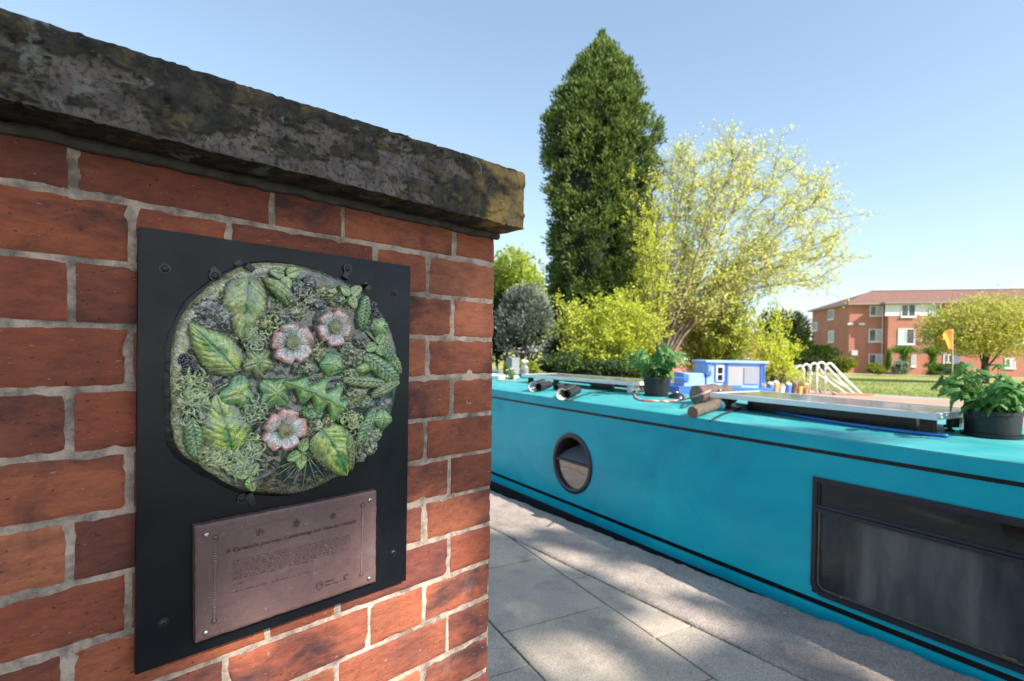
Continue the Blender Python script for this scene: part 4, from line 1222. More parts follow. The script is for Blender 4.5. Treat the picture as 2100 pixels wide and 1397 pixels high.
# lettering
def text_part(s, c0, c1, hgt, name='lettering', shear=0.0, mat=None):
    cu = bpy.data.curves.new(name, 'FONT'); cu.body = s; cu.size = 1.0; cu.extrude = .02; cu.shear = shear; cu.resolution_u = 3
    tmp = bpy.data.objects.new('tmp', cu); COL.objects.link(tmp)
    bpy.context.view_layer.update()
    me = bpy.data.meshes.new_from_object(tmp.evaluated_get(bpy.context.evaluated_depsgraph_get()))
    bpy.data.objects.remove(tmp)
    xs = [v.co.x for v in me.vertices]; x0, x1 = min(xs), max(xs)
    A, B = Vector(cq(*c0)), Vector(cq(*c1)); d = B - A; L = d.length; d.normalize(); nn = Vector((-d.y, d.x))
    for v in me.vertices:
        p = A + d * ((v.co.x - x0) / (x1 - x0) * L) + nn * (v.co.y * hgt / .7)
        v.co = Vector((p.x, PLQ_Y - .0006 - v.co.z * .02, p.y))
    return link(name, me, mat or M_ink, plq)
text_part('A Canalside Journey, Celebrating our Nearby Nature', (645, 520), (1540, 306), .0050, shear=.2)
text_part('Canal &', (1330, 718), (1392, 700), .0019); text_part('River Trust', (1332, 742), (1420, 718), .0019)
# the small worn lines of the text: shallow stamped strokes, too worn to read
def worn_line(c0, c1, seed, hgt=.0021, name='worn_text_line'):
    g = random.Random(seed); m = MB(); A, B = Vector(cq(*c0)), Vector(cq(*c1)); d = B - A; L = d.length; d.normalize(); nn = Vector((-d.y, d.x)); s = 0
    while s < L:
        for k in range(g.randint(2, 8)):
            if s > L: break
            typ = g.random(); h = hgt * (1.45 if g.random() < .22 else 1) ; w = .00030
            for st in range(g.randint(1, 3)):
                x = s + st * .00055; y0 = g.choice((0, 0, hgt * .4)); y1 = min(h, y0 + hgt * g.uniform(.3, 1))
                a, b_ = A + d * x + nn * y0, A + d * (x + g.uniform(-.0003, .0006)) + nn * y1
                m.tube([(a.x, PLQ_Y - .0003, a.y), (b_.x, PLQ_Y - .0003, b_.y)], w * .55, 4)
            s += .0017
        s += .0016
    m.build(name, M_ink, plq)
for i in range(8):
    v = i / 7; y0 = 566 + 126 * v; y1 = 388 + 110 * v
    xe = 1500 if i < 7 else 1240
    if i >= 7: y1 = y0 + (y1 - y0) * (1240 - 692) / (1500 - 692)
    worn_line((692, y0 + 14), (xe, y1 + 12), 40 + i)
worn_line((700, 742), (770, 722), 60); worn_line((692, 792), (1310, 628), 61, .0024); worn_line((1432, 712), (1500, 697), 62, .0012); 
# stamped emblems: two five-petalled blossoms, a pointed star flower, the two small marks below
def emblem(cx, cy, kind, s):
    x, z = cq(cx, cy); m = MB(); Mx = Matrix.Translation((x, PLQ_Y - .0002, z)) @ Matrix.Rotation(R(90), 4, 'X')
    def ring(px_, py_, r, w=.0004, n=18): m.lathe([(r, 0), (r, .0005), (r - w, .0005), (r - w, 0)], n, Mx @ Matrix.Translation((px_, py_, 0)), True)
    if kind == 'blossom':
        for k in range(5): a = R(90 + 72 * k); ring(math.cos(a) * s * .56, math.sin(a) * s * .56, s * .40, .0005)
        ring(0, 0, s * .2, .0004, 12)
    elif kind == 'star':
        for k in range(5):
            a = R(90 + 72 * k); b1, b2 = a + R(36), a - R(36); c, s_ = math.cos, math.sin
            m.prism([(c(b2) * s * .22, s_(b2) * s * .22), (c(a) * s, s_(a) * s), (c(b1) * s * .22, s_(b1) * s * .22), (c(a) * s * .45, s_(a) * s * .45)], 0, .0006, Mx)
            a2 = a + R(36); m.tube([Mx @ Vector((c(a2) * s * .3, s_(a2) * s * .3, .0003)), Mx @ Vector((c(a2 + .2) * s * .6, s_(a2 + .2) * s * .6, .0003)), Mx @ Vector((c(a2) * s * .9, s_(a2) * s * .9, .0003))], .0003, 4)
        ring(0, 0, s * .16, .0005, 12)
    elif kind == 'arch':
        ring(0, 0, s, .0007, 28)
        m.tube([Mx @ Vector((-s * .8, -s * .25, .0003)), Mx @ Vector((-s * .4, s * .28, .0003)), Mx @ Vector((0, s * .42, .0003)), Mx @ Vector((s * .4, s * .28, .0003)), Mx @ Vector((s * .8, -s * .25, .0003))], .0005, 5)
    else:
        for r0, a0 in ((1, 20), (.62, 40)):
            m.tube([Mx @ Vector((math.cos(R(a0 + k * 24)) * s * r0, math.sin(R(a0 + k * 24)) * s * r0, .0003)) for k in range(11)], .0004, 5)
        m.tube([Mx @ Vector((-s * .4, -s * .3, .0003)), Mx @ Vector((s * .5, -s * .3, .0003))], .0004, 5)
    m.build('stamped_emblem', M_ink, plq, angle=30)
emblem(880, 373, 'blossom', .0055); emblem(1132, 312, 'star', .0078); emblem(1382, 262, 'blossom', .0050); emblem(1292, 740, 'arch', .0056); emblem(1474, 680, 'swirl', .0045)
# ================================================================== NARROWBOAT
RZ = .888                                               # near roof edge above the towpath
t = NT('teal_paint'); co = t.coord(False)
tc_ = t.ramp(t.noise(1.6, 5, 0.6, 0.8, co=co, stretch=(1, 1, 1.6)), [(0.28, (.001, .29, .41)), (0.5, (.002, .38, .48)), (0.72, (.012, .45, .53))])
refl_patch = t.ramp(t.noise(4.2, 6, 0.6, 0.5, co=co), [(0.58, 0.0), (0.74, 0.45)])            # lighter patches painted in for light reflected off the path
tc_ = t.mix(t.math('MULTIPLY', refl_patch, .35), tc_, (.10, .54, .60))
nm = t.bump(t.noise(1.5, 3, 0.5, co=co), .02, .35); nm = t.bump(t.noise(200, 3, co=co), .0003, 1, nm)
M_teal = t.out(tc_, t.ramp(t.noise(3, 5, co=co), [(0.3, 0.26), (0.7, 0.42)]), nm, None, Specular_IOR_Level=0.35)
t = NT('teal_roof_paint'); co = t.coord(False)
rc = t.ramp(t.noise(2.2, 6, 0.65, 0.8, co=co, stretch=(1, 2, 1)), [(0.3, (.020, .260, .285)), (0.5, (.045, .34, .35)), (0.7, (.13, .43, .42))])
rc = t.mix(t.ramp(t.noise(9, 7, 0.7, co=co), [(0.6, 0.0), (0.75, 0.35)]), rc, (.22, .40, .37))
M_troof = t.out(rc, 0.5, t.bump(t.noise(230, 3, 0.6, co=co), .0006, 1, t.bump(t.noise(2.5, 3, co=co), .01, .4)), None)
M_black = simple('gloss_black', (.006, .006, .007), 0.25, 0.3, 8)
M_hull = simple('hull_blacking', (.012, .014, .018), 0.5, 0.4, 4, 0.004, 30)
M_rub = simple('rubber_black', (.014, .014, .016), 0.6, 0.3, 12, 0.0006, 120)
M_frame = simple('anodised_window_frame', (.020, .020, .030), 0.35, 0.2, 18)
M_gask = simple('brass_tone_gasket', (.24, .19, .14), 0.4, 0.3, 18, metal=.6)
t = NT('dark_cabin_interior'); M_int = simple('dark_cabin_lining', (.035, .024, .016), 0.8, 0.4, 2)

boat = thing('narrowboat', 'teal narrowboat with thin black coach lines moored along the stone kerb', 'boat', BOAT.o, BOAT.ang)
BX0, BX1 = -7.5, 7.2; BW = 1.50; CAMB = .028
def zroof(x): return RZ + (.018 * min(1, max(0, (-x - .6)) / 2.5) ** 1.5)
win0 = BOAT.hit(1672, 976); win1 = BOAT.hit(1660.6, 1200)
WX0 = (BOAT.hit(1672, 977)[0] + BOAT.hit(1661, 1180)[0]) / 2
WZ1 = BOAT.hit(1673, 977)[1]; WZ0 = BOAT.hit(1690, 1224)[1]
WX1 = WX0 + 1.05; WR_ = .062
PCX, PCZ = BOAT.hit(1173, 950); PR = BOAT.hit(1215, 950)[0] - PCX
wh = (WX0 + .004, WX1 - .004, WZ0 + .004, WZ1 - .004)
# cabin side as a sheet of facets with holes for the porthole and the window
def side():
    bm = bmesh.new()
    def ringpts():
        out = []
        for k in range(48):
            a = 2 * math.pi * k / 48; out.append((PCX + PR * .93 * math.cos(a), PCZ + PR * .93 * math.sin(a)))
        return out
    m = MB()
    zb = -.55
    def quad(x0, x1, z0, z1, n=1):
        m.add([(x0, 0, z0), (x1, 0, z0), (x1, 0, z1), (x0, 0, z1)], [(0, 1, 2, 3)])
    # far left, with the sheer of the roof line
    L = PCX - PR * 1.3; Rr = PCX + PR * 1.3; B = PCZ - PR * 1.3; T = PCZ + PR * 1.3
    xs = [BX0 + (L - BX0) * i / 14 for i in range(15)]
    for a, b in zip(xs, xs[1:]): m.add([(a, 0, zb), (b, 0, zb), (b, 0, zroof(b)), (a, 0, zroof(a))], [(0, 1, 2, 3)])
    quad(L, Rr, zb, B); m.add([(L, 0, T), (Rr, 0, T), (Rr, 0, zroof(Rr)), (L, 0, zroof(L))], [(0, 1, 2, 3)])
    quad(Rr, wh[0], zb, RZ); quad(wh[0], wh[1], zb, wh[2]); quad(wh[0], wh[1], wh[3], RZ); quad(wh[1], BX1, zb, RZ)
    # square-to-round collar
    n = 48; V = []
    for k in range(n):
        a = 2 * math.pi * k / n; c, s = math.cos(a), math.sin(a); q = PR * 1.3 / max(abs(c), abs(s))
        V.append((PCX + c * q, 0, PCZ + s * q)); V.append((PCX + c * PR * .93, 0, PCZ + s * PR * .93))
    m.add(V, [(2 * k, 2 * ((k + 1) % n), 2 * ((k + 1) % n) + 1, 2 * k + 1) for k in range(n)])
    m.build('cabin_side', M_teal, boat)
side()
m = MB(); m.box((BX0 + .01, -.006, -.6), (BX1 - .01, .004, -.050)); m.box((BX0, .02, -.6), (BX1, .03, -.05)); m.box((BX0, BW - .01, -.6), (BX1, BW, RZ - .01)); m.box((BX0, 0, -.6), (BX0 + .01, BW, RZ - .01)); m.box((BX1 - .01, 0.001, -.6), (BX1, BW, RZ - .01))
m.build('hull', M_hull, boat)
# roof: cambered sheet with a rounded near edge
V = []; F = []; xs = [BX0 + (BX1 - BX0) * i / 60 for i in range(61)]
prof = [(-.001, -.008), (-.001, -.005), (.002, -.001), (.010, .000)] + [(.010 + (BW - .012) * k / 12, CAMB * math.sin(math.pi * k / 12)) for k in range(1, 13)] + [(BW + .002, -.03)]
for x in xs:
    for y, z in prof: V.append((x, y, zroof(x) + z + .0015 * noise.noise(Vector((x * 2, y * 3, 0)))))
n = len(prof)
for i in range(60):
    for j in range(n - 1): F.append((i * n + j, (i + 1) * n + j, (i + 1) * n + j + 1, i * n + j + 1))
me = bpy.data.meshes.new('roof'); me.from_pydata(V, [], F); me.update(); link('roof', me, M_troof, boat, True)
# coach lines, proud of the paint
def line(zc, h, x0=BX0, x1=BX1, top=False):
    m = MB(); k = 40
    for i in range(k):
        a, b = x0 + (x1 - x0) * i / k, x0 + (x1 - x0) * (i + 1) / k
        da, db = (zroof(a) - RZ if top else 0), (zroof(b) - RZ if top else 0)
        m.add([(a, -.0022, zc - h / 2 + da), (b, -.0022, zc - h / 2 + db), (b, -.0022, zc + h / 2 + db), (a, -.0022, zc + h / 2 + da),
               (a, .001, zc - h / 2 + da), (b, .001, zc - h / 2 + db), (b, .001, zc + h / 2 + db), (a, .001, zc + h / 2 + da)], [(0, 1, 2, 3), (4, 5, 1, 0), (3, 2, 6, 7)])
    m.build('coach_line', M_black, boat)
z_u = BOAT.hit(1500, 896)[1]; z_l = BOAT.hit(1500, 1164.4)[1]
line(z_u, .019, top=True); line(z_l, .027)
# porthole
Mp = Matrix.Translation((PCX, 0, PCZ)) @ Matrix.Rotation(R(90), 4, 'X')
ph = bpy.data.objects.new('porthole', None); COL.objects.link(ph); ph.parent = boat; ph.empty_display_size = .05
m = MB(); r = PR
m.lathe([(r, -.002), (r * .995, .008), (r * .97, .013), (r * .88, .014), (r * .845, .010), (r * .835, -.03), (r * .93, -.03), (r * .94, -.002)], 64, Mp, True)
m.build('porthole_frame', M_frame, ph, angle=40)
t = NT('porthole_glass'); t.out((.022, .024, .026), 0.06, t.bump(t.noise(5, 3, co=t.coord(False)), .004, .2)); t.b.inputs['Specular IOR Level'].default_value = 1.0; t.b.inputs['IOR'].default_value = 1.9; M_pg = t.m
t = NT('grey_tinted_glass'); t.out((.14, .16, .19), 0.08, t.bump(t.noise(5, 3, co=t.coord(False)), .004, .2)); t.b.inputs['IOR'].default_value = 1.9; M_pg2 = t.m
t = NT('streaked_glass'); co = t.coord(False)
dg = t.ramp(t.noise(3.2, 5, 0.6, co=co, stretch=(1.6, 1, .28)), [(0.34, (.020, .023, .027)), (0.52, (.060, .068, .072)), (0.68, (.135, .14, .125))])  # pale streaks coloured into the lower pane
dg = t.mix(t.ramp(t.noise(10, 6, 0.7, co=co, stretch=(1, 1, .5)), [(0.5, 0.0), (0.75, 0.4)]), dg, (.12, .125, .115))
M_dg = t.out(dg, t.ramp(t.noise(7, 5, co=co), [(0.3, 0.14), (0.7, 0.36)]), t.bump(t.noise(2.5, 4, co=co), .01, .25), None)
q = r * .835
def half_disc(name, mat, a0, a1, M, th=.003):
    P = [(q * math.cos(R(a0 + (a1 - a0) * k / 28)), q * math.sin(R(a0 + (a1 - a0) * k / 28))) for k in range(29)]
    m = MB(); m.prism(P, 0, th, M); return m.build(name, mat, ph)
half_disc('lower_pane', M_pg, 180, 360, Mp @ Matrix.Translation((0, 0, -.016)))
half_disc('hopper_pane', M_pg2, 0, 180, Mp @ Matrix.Translation((0, .004, -.012)) @ Matrix.Rotation(R(-52), 4, 'X'))
m = MB(); m.lathe([(r * .93, -.001), (r * .93, -.22), (.001, -.22), (.001, -.222), (r * .95, -.222), (r * .95, -.001)], 40, Mp, True); m.build('cabin_lining', M_int, ph)
m = MB(); m.box((PCX - q * .985, -.006, PCZ - .001), (PCX + q * .985, .020, PCZ + .016), .003); m.build('porthole_bar', M_frame, ph)
# window
wf = bpy.data.objects.new('cabin_window', None); COL.objects.link(wf); wf.parent = boat; wf.empty_display_size = .05
def outline(x0, x1, z0, z1, r, n=10):
    P = [(x0, z1)]
    for k in range(n + 1):
        a = math.pi + (math.pi / 2) * k / n; P.append((x0 + r + r * math.cos(a), z0 + r + r * math.sin(a)))
    for k in range(n + 1):
        a = 1.5 * math.pi + (math.pi / 2) * k / n; P.append((x1 - r + r * math.cos(a), z0 + r + r * math.sin(a)))
    P.append((x1, z1)); return P
def frame_ring(name, o, i, y0, y1, mat):
    m = MB(); n = len(o)
    V = [(p[0], y0, p[1]) for p in o] + [(p[0], y0, p[1]) for p in i] + [(p[0], y1, p[1]) for p in o] + [(p[0], y1, p[1]) for p in i]
    F = []
    for k in range(n):
        l = (k + 1) % n
        F += [(k, l, n + l, n + k), (n + k, n + l, 3 * n + l, 3 * n + k), (2 * n + k, 2 * n + l, l, k)]
    m.add(V, F); return m.build(name, mat, wf)
FT = .024
frame_ring('outer_frame', outline(WX0, WX1, WZ0, WZ1, WR_), outline(WX0 + FT, WX1 - FT, WZ0 + FT, WZ1 - FT, WR_ - FT * .6), -.012, .02, M_frame)
frame_ring('inner_frame', outline(WX0 + FT - .002, WX1 - FT + .002, WZ0 + FT - .002, WZ1 - FT + .002, WR_ - FT * .6), outline(WX0 + FT + .010, WX1 - FT - .010, WZ0 + FT + .010, WZ1 - FT - .010, WR_ - FT), -.005, .02, M_frame)
zm = BOAT.hit(1686, 1044)[1]
frame_ring('gasket', outline(WX0 + FT + .009, WX1 - FT - .009, WZ0 + FT + .009, zm - .016, WR_ - FT), outline(WX0 + FT + .0125, WX1 - FT - .0125, WZ0 + FT + .0125, zm - .0185, WR_ - FT - .003), -.007, .01, M_gask)
m = MB(); m.box((WX0 + FT, -.016, zm - .016), (WX1 - FT, .012, zm + .002), .003); m.box((WX0 + FT, -.011, zm + .004), (WX1 - FT, .012, zm + .017), .003); m.build('transom_bar', M_frame, wf)
m = MB(); m.box((WX0 + FT, .0075, WZ0 + FT), (WX1 - FT, .0095, zm)); m.build('lower_pane', M_dg, wf)
t = NT('upper_glass'); t.out((.012, .010, .009), 0.05, t.bump(t.noise(4, 3, co=t.coord(False)), .003, .2)); t.b.inputs['IOR'].default_value = 1.8; M_ug = t.m
m = MB(); m.box((WX0 + FT, .0035, zm), (WX1 - FT, .0055, WZ1 - FT)); m.build('upper_pane', M_ug, wf)
# screws and drain vents on the lower frame
for px, py in ((1724, 1226), (2078, 1352)):
    x, z = BOAT.hit(px, py, -.012); m = MB(); m.lathe([(.0035, 0), (.003, .0015)], 12, Matrix.Translation((x, -.012, z)) @ Matrix.Rotation(R(90), 4, 'X')); m.build('frame_screw', M_steel, wf)
x, z = BOAT.hit(2072, 1350, -.012); m = MB(); m.box((x - .022, -.016, z - .004), (x + .022, -.011, z + .003), .002); m.build('window_catch', M_gask, wf)

# ================================================================== THINGS ON THE ROOF
def roofz(y): return RZ + CAMB * math.sin(math.pi * max(0, min(1, (y - .01) / (BW - .012)))) + .001
M_alu = simple('aluminium_frame', (.66, .68, .72), 0.42, 0.08, 8, metal=.35)
t = NT('solar_glass'); co = t.coord(False)
br = t.n('ShaderNodeTexBrick'); br.offset = 0.0; t.L(co, br.inputs['Vector']); br.inputs['Scale'].default_value = 1; br.inputs['Brick Width'].default_value = .125; br.inputs['Row Height'].default_value = .125; br.inputs['Mortar Size'].default_value = .003
br.inputs['Color1'].default_value = (.012, .013, .022, 1); br.inputs['Color2'].default_value = (.014, .014, .024, 1); br.inputs['Mortar'].default_value = (.35, .36, .38, 1)
M_solar = t.out(t.mix(t.ramp(t.noise(3, 6, .7, co=co), [(.4, .22), (.7, .5)]), br.outputs['Color'], (.40, .38, .32)), 0.12, None, None, Specular_IOR_Level=0.6)  # pale dirt film, lightened to stand in for reflected sky
M_wood = simple('dark_timber', (.045, .030, .020), 0.8, 0.4, 12, 0.002, 60)
def solar(label, cx, cy, z, L, Wd, yaw, under_parts, tilt=0.0):
    p = BOAT.o + BOAT.x * cx + BOAT.y * cy; p.z = z
    o = thing('solar_panel', label, 'solar panel', p, BOAT.ang + yaw, 'solar panels on the boat roof'); o.rotation_euler.x = 0
    m = MB(); h = .033; f = .022
    m.box((0, 0, -h), (L, f, 0), .001); m.box((0, Wd - f, -h), (L, Wd, 0), .001); m.box((0, f, -h), (f, Wd - f, 0), .001); m.box((L - f, f, -h), (L, Wd - f, 0), .001); m.build('frame', M_alu, o)
    m = MB(); m.box((f - .002, f - .002, -.008), (L - f + .002, Wd - f + .002, -.003)); m.build('glass', M_solar, o)
    m = MB(); m.box((f, f, -.012), (L - f, Wd - f, -.009)); m.build('backing_sheet', M_black, o)
    for fx, fy, w, mt_ in under_parts:
        m = MB(); zz = roofz(cy + fy) - z - .004; m.box((fx, fy, zz), (fx + w, fy + .045, -h - .0005), .001); m.build('support_or_fill', mt_, o)
    return o
pz = 1.3 - .28 * 1.0
a1 = BOAT.roof(1069, 767, pz); b1 = BOAT.roof(1298, 784, pz)
a2 = BOAT.roof(1456, 805, pz); b2 = BOAT.roof(1922, 849, pz)
solar('solar panel above black pipes, nearer the far end of the teal roof', a1[0], a1[1], pz, b1[0] - a1[0], .56, math.atan2(b1[1] - a1[1], b1[0] - a1[0]),
      [(.05, .06, .05, M_wood), (b1[0] - a1[0] - .10, .05, .04, M_alu), (.05, .46, .05, M_wood), (b1[0] - a1[0] - .1, .46, .05, M_alu), (.8, .3, .3, M_black)])  # the black entry is a box filling space beneath the panel
L2 = b2[0] - a2[0]
solar('solar panel beside the round log with a blue hose in front', a2[0], a2[1], pz, L2, .56, math.atan2(b2[1] - a2[1], b2[0] - a2[0]),
      [(.03, .07, .06, M_wood), (L2 - .10, .07, .06, M_wood), (.10, .44, .06, M_wood), (L2 - .12, .44, .06, M_wood), (L2 * .16, .12, L2 * .74, M_black), (L2 * .32, .3, L2 * .5, M_black)])  # black entries are boxes that fill the gap under the panel

def on_roof(px, py, z=None):
    z = z or RZ + .02
    x, y = BOAT.roof(px, py, z); z = roofz(y); x, y = BOAT.roof(px, py, z)
    p = BOAT.o + BOAT.x * x + BOAT.y * y; p.z = roofz(y); return p
# pots with plants
M_pot = simple('black_plastic_pot', (.006, .0065, .008), 0.5, 0.3, 14, 0.0008, 60)
M_cleaf = leafmat('tomato_leaf', [(.030, .11, .030), (.06, .18, .045), (.12, .27, .07), (.24, .40, .14)], .4, .5, .4, 5)
M_cstem = simple('green_stem', (.07, .14, .04), 0.6, 0.2, 20)
M_fade = simple('pale_withered_leaf', (.33, .38, .17), 0.7, 0.2, 20)
def leaflet_mesh():
    V = []; F = []; n = 7
    for i in range(n + 1):
        a = i / n; w = .42 * math.sin(math.pi * (a ** .8 * .97 + .02)) ** .7 * (1 + .18 * (1 if i % 2 else -1))
        for j in (-1, 0, 1): V.append((j * w * .5, a, .10 * math.sin(a * 2.4) - .10 * abs(j) - .20 * a * a))
    for i in range(n):
        for j in range(2): F.append((i * 3 + j, i * 3 + j + 1, (i + 1) * 3 + j + 1, (i + 1) * 3 + j))
    me = bpy.data.meshes.new('leaf'); me.from_pydata(V, [], F); me.materials.append(M_cleaf); me.polygons.foreach_set('use_smooth', np.ones(len(F), bool)); me.update(); return me
leafm = leaflet_mesh()
def potplant(label, base, rbase, rtop, h, ph, spread, nst, seed, handles=False, mlab='potted plant', lsize=.075, stake=True):
    o = thing('potted_plant', label, mlab, base, 0, 'potted plants standing on the boat roof'); g = random.Random(seed)
    m = MB(); m.lathe([(rbase, 0), (rbase * 1.02, .012), (rtop * .97, h - .02), (rtop, h - .018), (rtop, h), (rtop * .92, h), (rtop * .88, h - .03), (.001, h - .035)], 36); m.build('pot', M_pot, o, angle=35)
    m = MB(); m.lathe([(rbase * 1.14, .0), (rbase * 1.18, .014), (rbase * 1.12, .014), (rbase * 1.02, .003)], 36); m.build('saucer', M_pot, o, angle=35)
    m = MB(); m.lathe([(rtop * .87, 0), (.002, .006)], 18, Matrix.Translation((0, 0, h - .034))); m.build('soil', M_soil, o)
    if stake:
        m = MB(); m.tube([(.01, 0, h - .05), (.0, .01, h + ph * .72)], .007, 8); m.build('stake', M_rub, o)
    for s in range(nst):
        a = 6.283 * s / nst + g.uniform(-.4, .4); reach = spread * g.uniform(.45, 1.0); hh = ph * g.uniform(.55, 1.0) * (1.1 - .45 * reach / spread)
        P = []
        for k in range(9):
            u = k / 8; P.append(Vector((math.cos(a) * reach * u ** 1.15 + .01 * g.uniform(-1, 1), math.sin(a) * reach * u ** 1.4 + .01 * g.uniform(-1, 1), h - .03 + hh * (1.25 * u - .32 * u * u))))
        m = MB(); m.tube(P, [.0045 - .003 * k / 8 for k in range(9)], 6); m.build('stem', M_cstem, o, True)
        for k in range(2, 9):
            for q in range(g.choice((1, 2, 2))):
                az = a + g.choice((-1, 1)) * g.uniform(.3, 1.6) + (0 if k < 8 else g.uniform(-.4, .4)); sz = lsize * g.uniform(.7, 1.35)
                l = bpy.data.objects.new('leaf', leafm); COL.objects.link(l); l.parent = o
                l.location = P[k] + Vector((0, 0, g.uniform(-.01, .01)))
                l.rotation_euler = (g.uniform(-1.45, .25), g.uniform(-.5, .5), az - math.pi / 2); l.scale = (sz, sz, sz)
    return o
b = on_roof(1346, 812)
potplant('bushy green plant in a black pot beside the far solar panel', b, .096, .118, .165, .42, .24, 13, 4, lsize=.092)
b = on_roof(2034, 893)
potplant('bushy green plant in a wide black pot near the orange flag', b, .104, .114, .125, .34, .25, 22, 9, lsize=.075, stake=False)

M_bark = simple('split_log_bark', (.115, .085, .062), 0.9, 0.35, 22, 0.006, 50)
M_grain = simple('weathered_log_end', (.20, .135, .09), 0.85, 0.3, 30, 0.002, 80)
def log(label, name, ends, rads, seed):
    A, B = ends; o = thing(name, label, 'log', A)
    n = 14; P = [Vector((0, 0, 0)).lerp(B - A, k / n) + Vector((0, 0, .006 * noise.noise(Vector((k * .3, seed, 0))))) for k in range(n + 1)]
    rr = [(rads[0] + (rads[1] - rads[0]) * k / n) * (1 + .06 * noise.noise(Vector((k * .6, seed, 3)))) for k in range(n + 1)]
    m = MB(); m.tube(P, rr, 22, False)
    m.v = [tuple(Vector(v) * 1.0 + Vector((0, 0, 0)) + (Vector(v)).normalized() * .0035 * noise.noise(Vector(v) * 60)) for v in m.v]
    m.build('bark', M_bark, o, True)
    for nm_, c, d, r in (('cut_end', P[0], P[0] - P[1], rr[0]), ('cut_end', P[-1], P[-1] - P[-2], rr[-1])):
        m = MB(); q = d.to_track_quat('Z', 'Y').to_matrix().to_4x4(); m.lathe([(r * 1.0, -.002), (r * .93, .002), (r * .5, .001), (r * .12, .003)], 22, Matrix.Translation(c) @ q); m.build(nm_, M_grain, o, True)
# thick round log lying under the near panel's left end, its sawn face to the viewer
c = on_roof(1428, 829); c.z += .072
c2 = c + (BOAT.x * .03 + BOAT.y * .34); 
log('short thick round log with its sawn face turned to the path, under the nearer panel', 'round_log', (c, c2), (.070, .067), 3)
c = on_roof(1421, 857); c.z += .036; d = on_roof(1502, 832); d.z += .05
log('thinner crooked branch log lying in front of the thick log', 'branch_log', (c, d), (.037, .034), 5)
# black rolled pipes and white-lined split pipes under the far panel
M_white = simple('white_plastic', (.72, .72, .70), 0.45, 0.06, 8)
def pipe(label, pa, pb, r, split=False, zoff=0.0):
    A = on_roof(*pa); B = on_roof(*pb); A.z += r + zoff; B.z += r + zoff; o = thing('split_pipe' if split else 'black_pipe', label, 'pipe', A); d = B - A; L = d.length
    q = d.to_track_quat('Z', 'X').to_matrix().to_4x4(); m = MB(); th = .005 if not split else .004
    if not split:
        m.lathe([(r, 0), (r, L), (r - th, L), (r - th, 0)], 28, q, True); m.build('pipe', M_rub, o, angle=40)
        m = MB(); m.lathe([(r + .003, .012), (r + .003, .03), (r, .03), (r, .012)], 28, q, True); m.build('collar', M_rub, o, angle=40)
    else:
        def half(rr, th2, nm_, mt_):
            V = []; F = []; n = 16
            for k in range(n + 1):
                a = R(150) + R(250) * k / n
                for zz, r2 in ((0, rr), (L, rr), (L, rr - th2), (0, rr - th2)): V.append(q @ Vector((r2 * math.cos(a), r2 * math.sin(a), zz)))
            for k in range(n):
                for j in range(4): F.append((k * 4 + j, (k + 1) * 4 + j, (k + 1) * 4 + (j + 1) % 4, k * 4 + (j + 1) % 4))
            m = MB(); m.add(V, F); m.build(nm_, mt_, o, angle=40)
        half(r, .004, 'outer_skin', M_rub); half(r - .0045, .003, 'white_lining', M_white)
    return o
pipe('open split pipe with white lining, leftmost under the far solar panel', (1093, 806), (1113, 799), .052, True)
pipe('black pipe lying inside the leftmost white-lined split pipe', (1104, 806), (1126, 798), .036, zoff=.012)
pipe('open split pipe with white lining, second from the left under the far panel', (1152, 822), (1174, 813), .052, True)
pipe('black pipe resting in the second white-lined split pipe', (1162, 820), (1184, 812), .036, zoff=.012)
pipe('thin black pipe further back between the two split pipes', (1140, 801), (1152, 797), .030)
# bowl, red and white hose, cable, blue hose, mesh ball
b = on_roof(1388, 817); o = thing('black_bowl', 'small upturned black bowl between the pot and the log', 'bowl', b)
m = MB(); m.lathe([(.066, 0), (.068, .006), (.057, .03), (.032, .043), (.002, .047)], 28); m.build('bowl', M_blk, o, angle=40)
m = MB(); m.lathe([(.010, .0), (.012, .004), (.008, .010), (.001, .012)], 14, Matrix.Translation((0, 0, .046))); m.build('knob', M_white, o, True)
def curve_tube(name, label, cat, pix, r, mat, lift=None, n=10, sub=6):
    P = [on_roof(px, py) for px, py in pix]
    if lift:
        for p, l in zip(P, lift):
            if l:  # raise along the line of sight so it stays where the photograph shows it
                v = (CAM - p).normalized(); k = l / v.z; p += v * k
    for p in P: p.z += r
    Q = []
    for i in range(len(P) - 1):
        p0, p1, p2, p3 = P[max(i - 1, 0)], P[i], P[i + 1], P[min(i + 2, len(P) - 1)]
        for k in range(sub):
            u = k / sub; Q.append(.5 * ((2 * p1) + (p2 - p0) * u + (2 * p0 - 5 * p1 + 4 * p2 - p3) * u * u + (3 * p1 - p0 - 3 * p2 + p3) * u ** 3))
    Q.append(P[-1]); o0 = Q[0].copy(); m = MB(); m.tube([q - o0 for q in Q], r, n)
    o = m.build(name, mat, None, True); o.location = o0; return tag(o, label, cat)
t = NT('striped_hose'); co = t.coord(False)
w = t.n('ShaderNodeTexWave', wave_type='BANDS', bands_direction='DIAGONAL'); w.inputs['Scale'].default_value = 9; w.inputs['Distortion'].default_value = 1.5; t.L(co, w.inputs['Vector'])
M_hose = t.out(t.ramp(w.outputs['Fac'], [(0.40, (.62, .08, .07)), (0.55, (.70, .22, .20)), (.72, (.78, .60, .56))]), .45)
curve_tube('hose', 'thin red and white hose looped on the roof beside the pot', 'hose', [(1330, 800), (1305, 805), (1303, 815), (1318, 823), (1350, 824), (1385, 824), (1415, 818), (1440, 809), (1456, 803)], .0065, M_hose, [0, 0, 0, 0, 0, 0, .03, .12, .13])
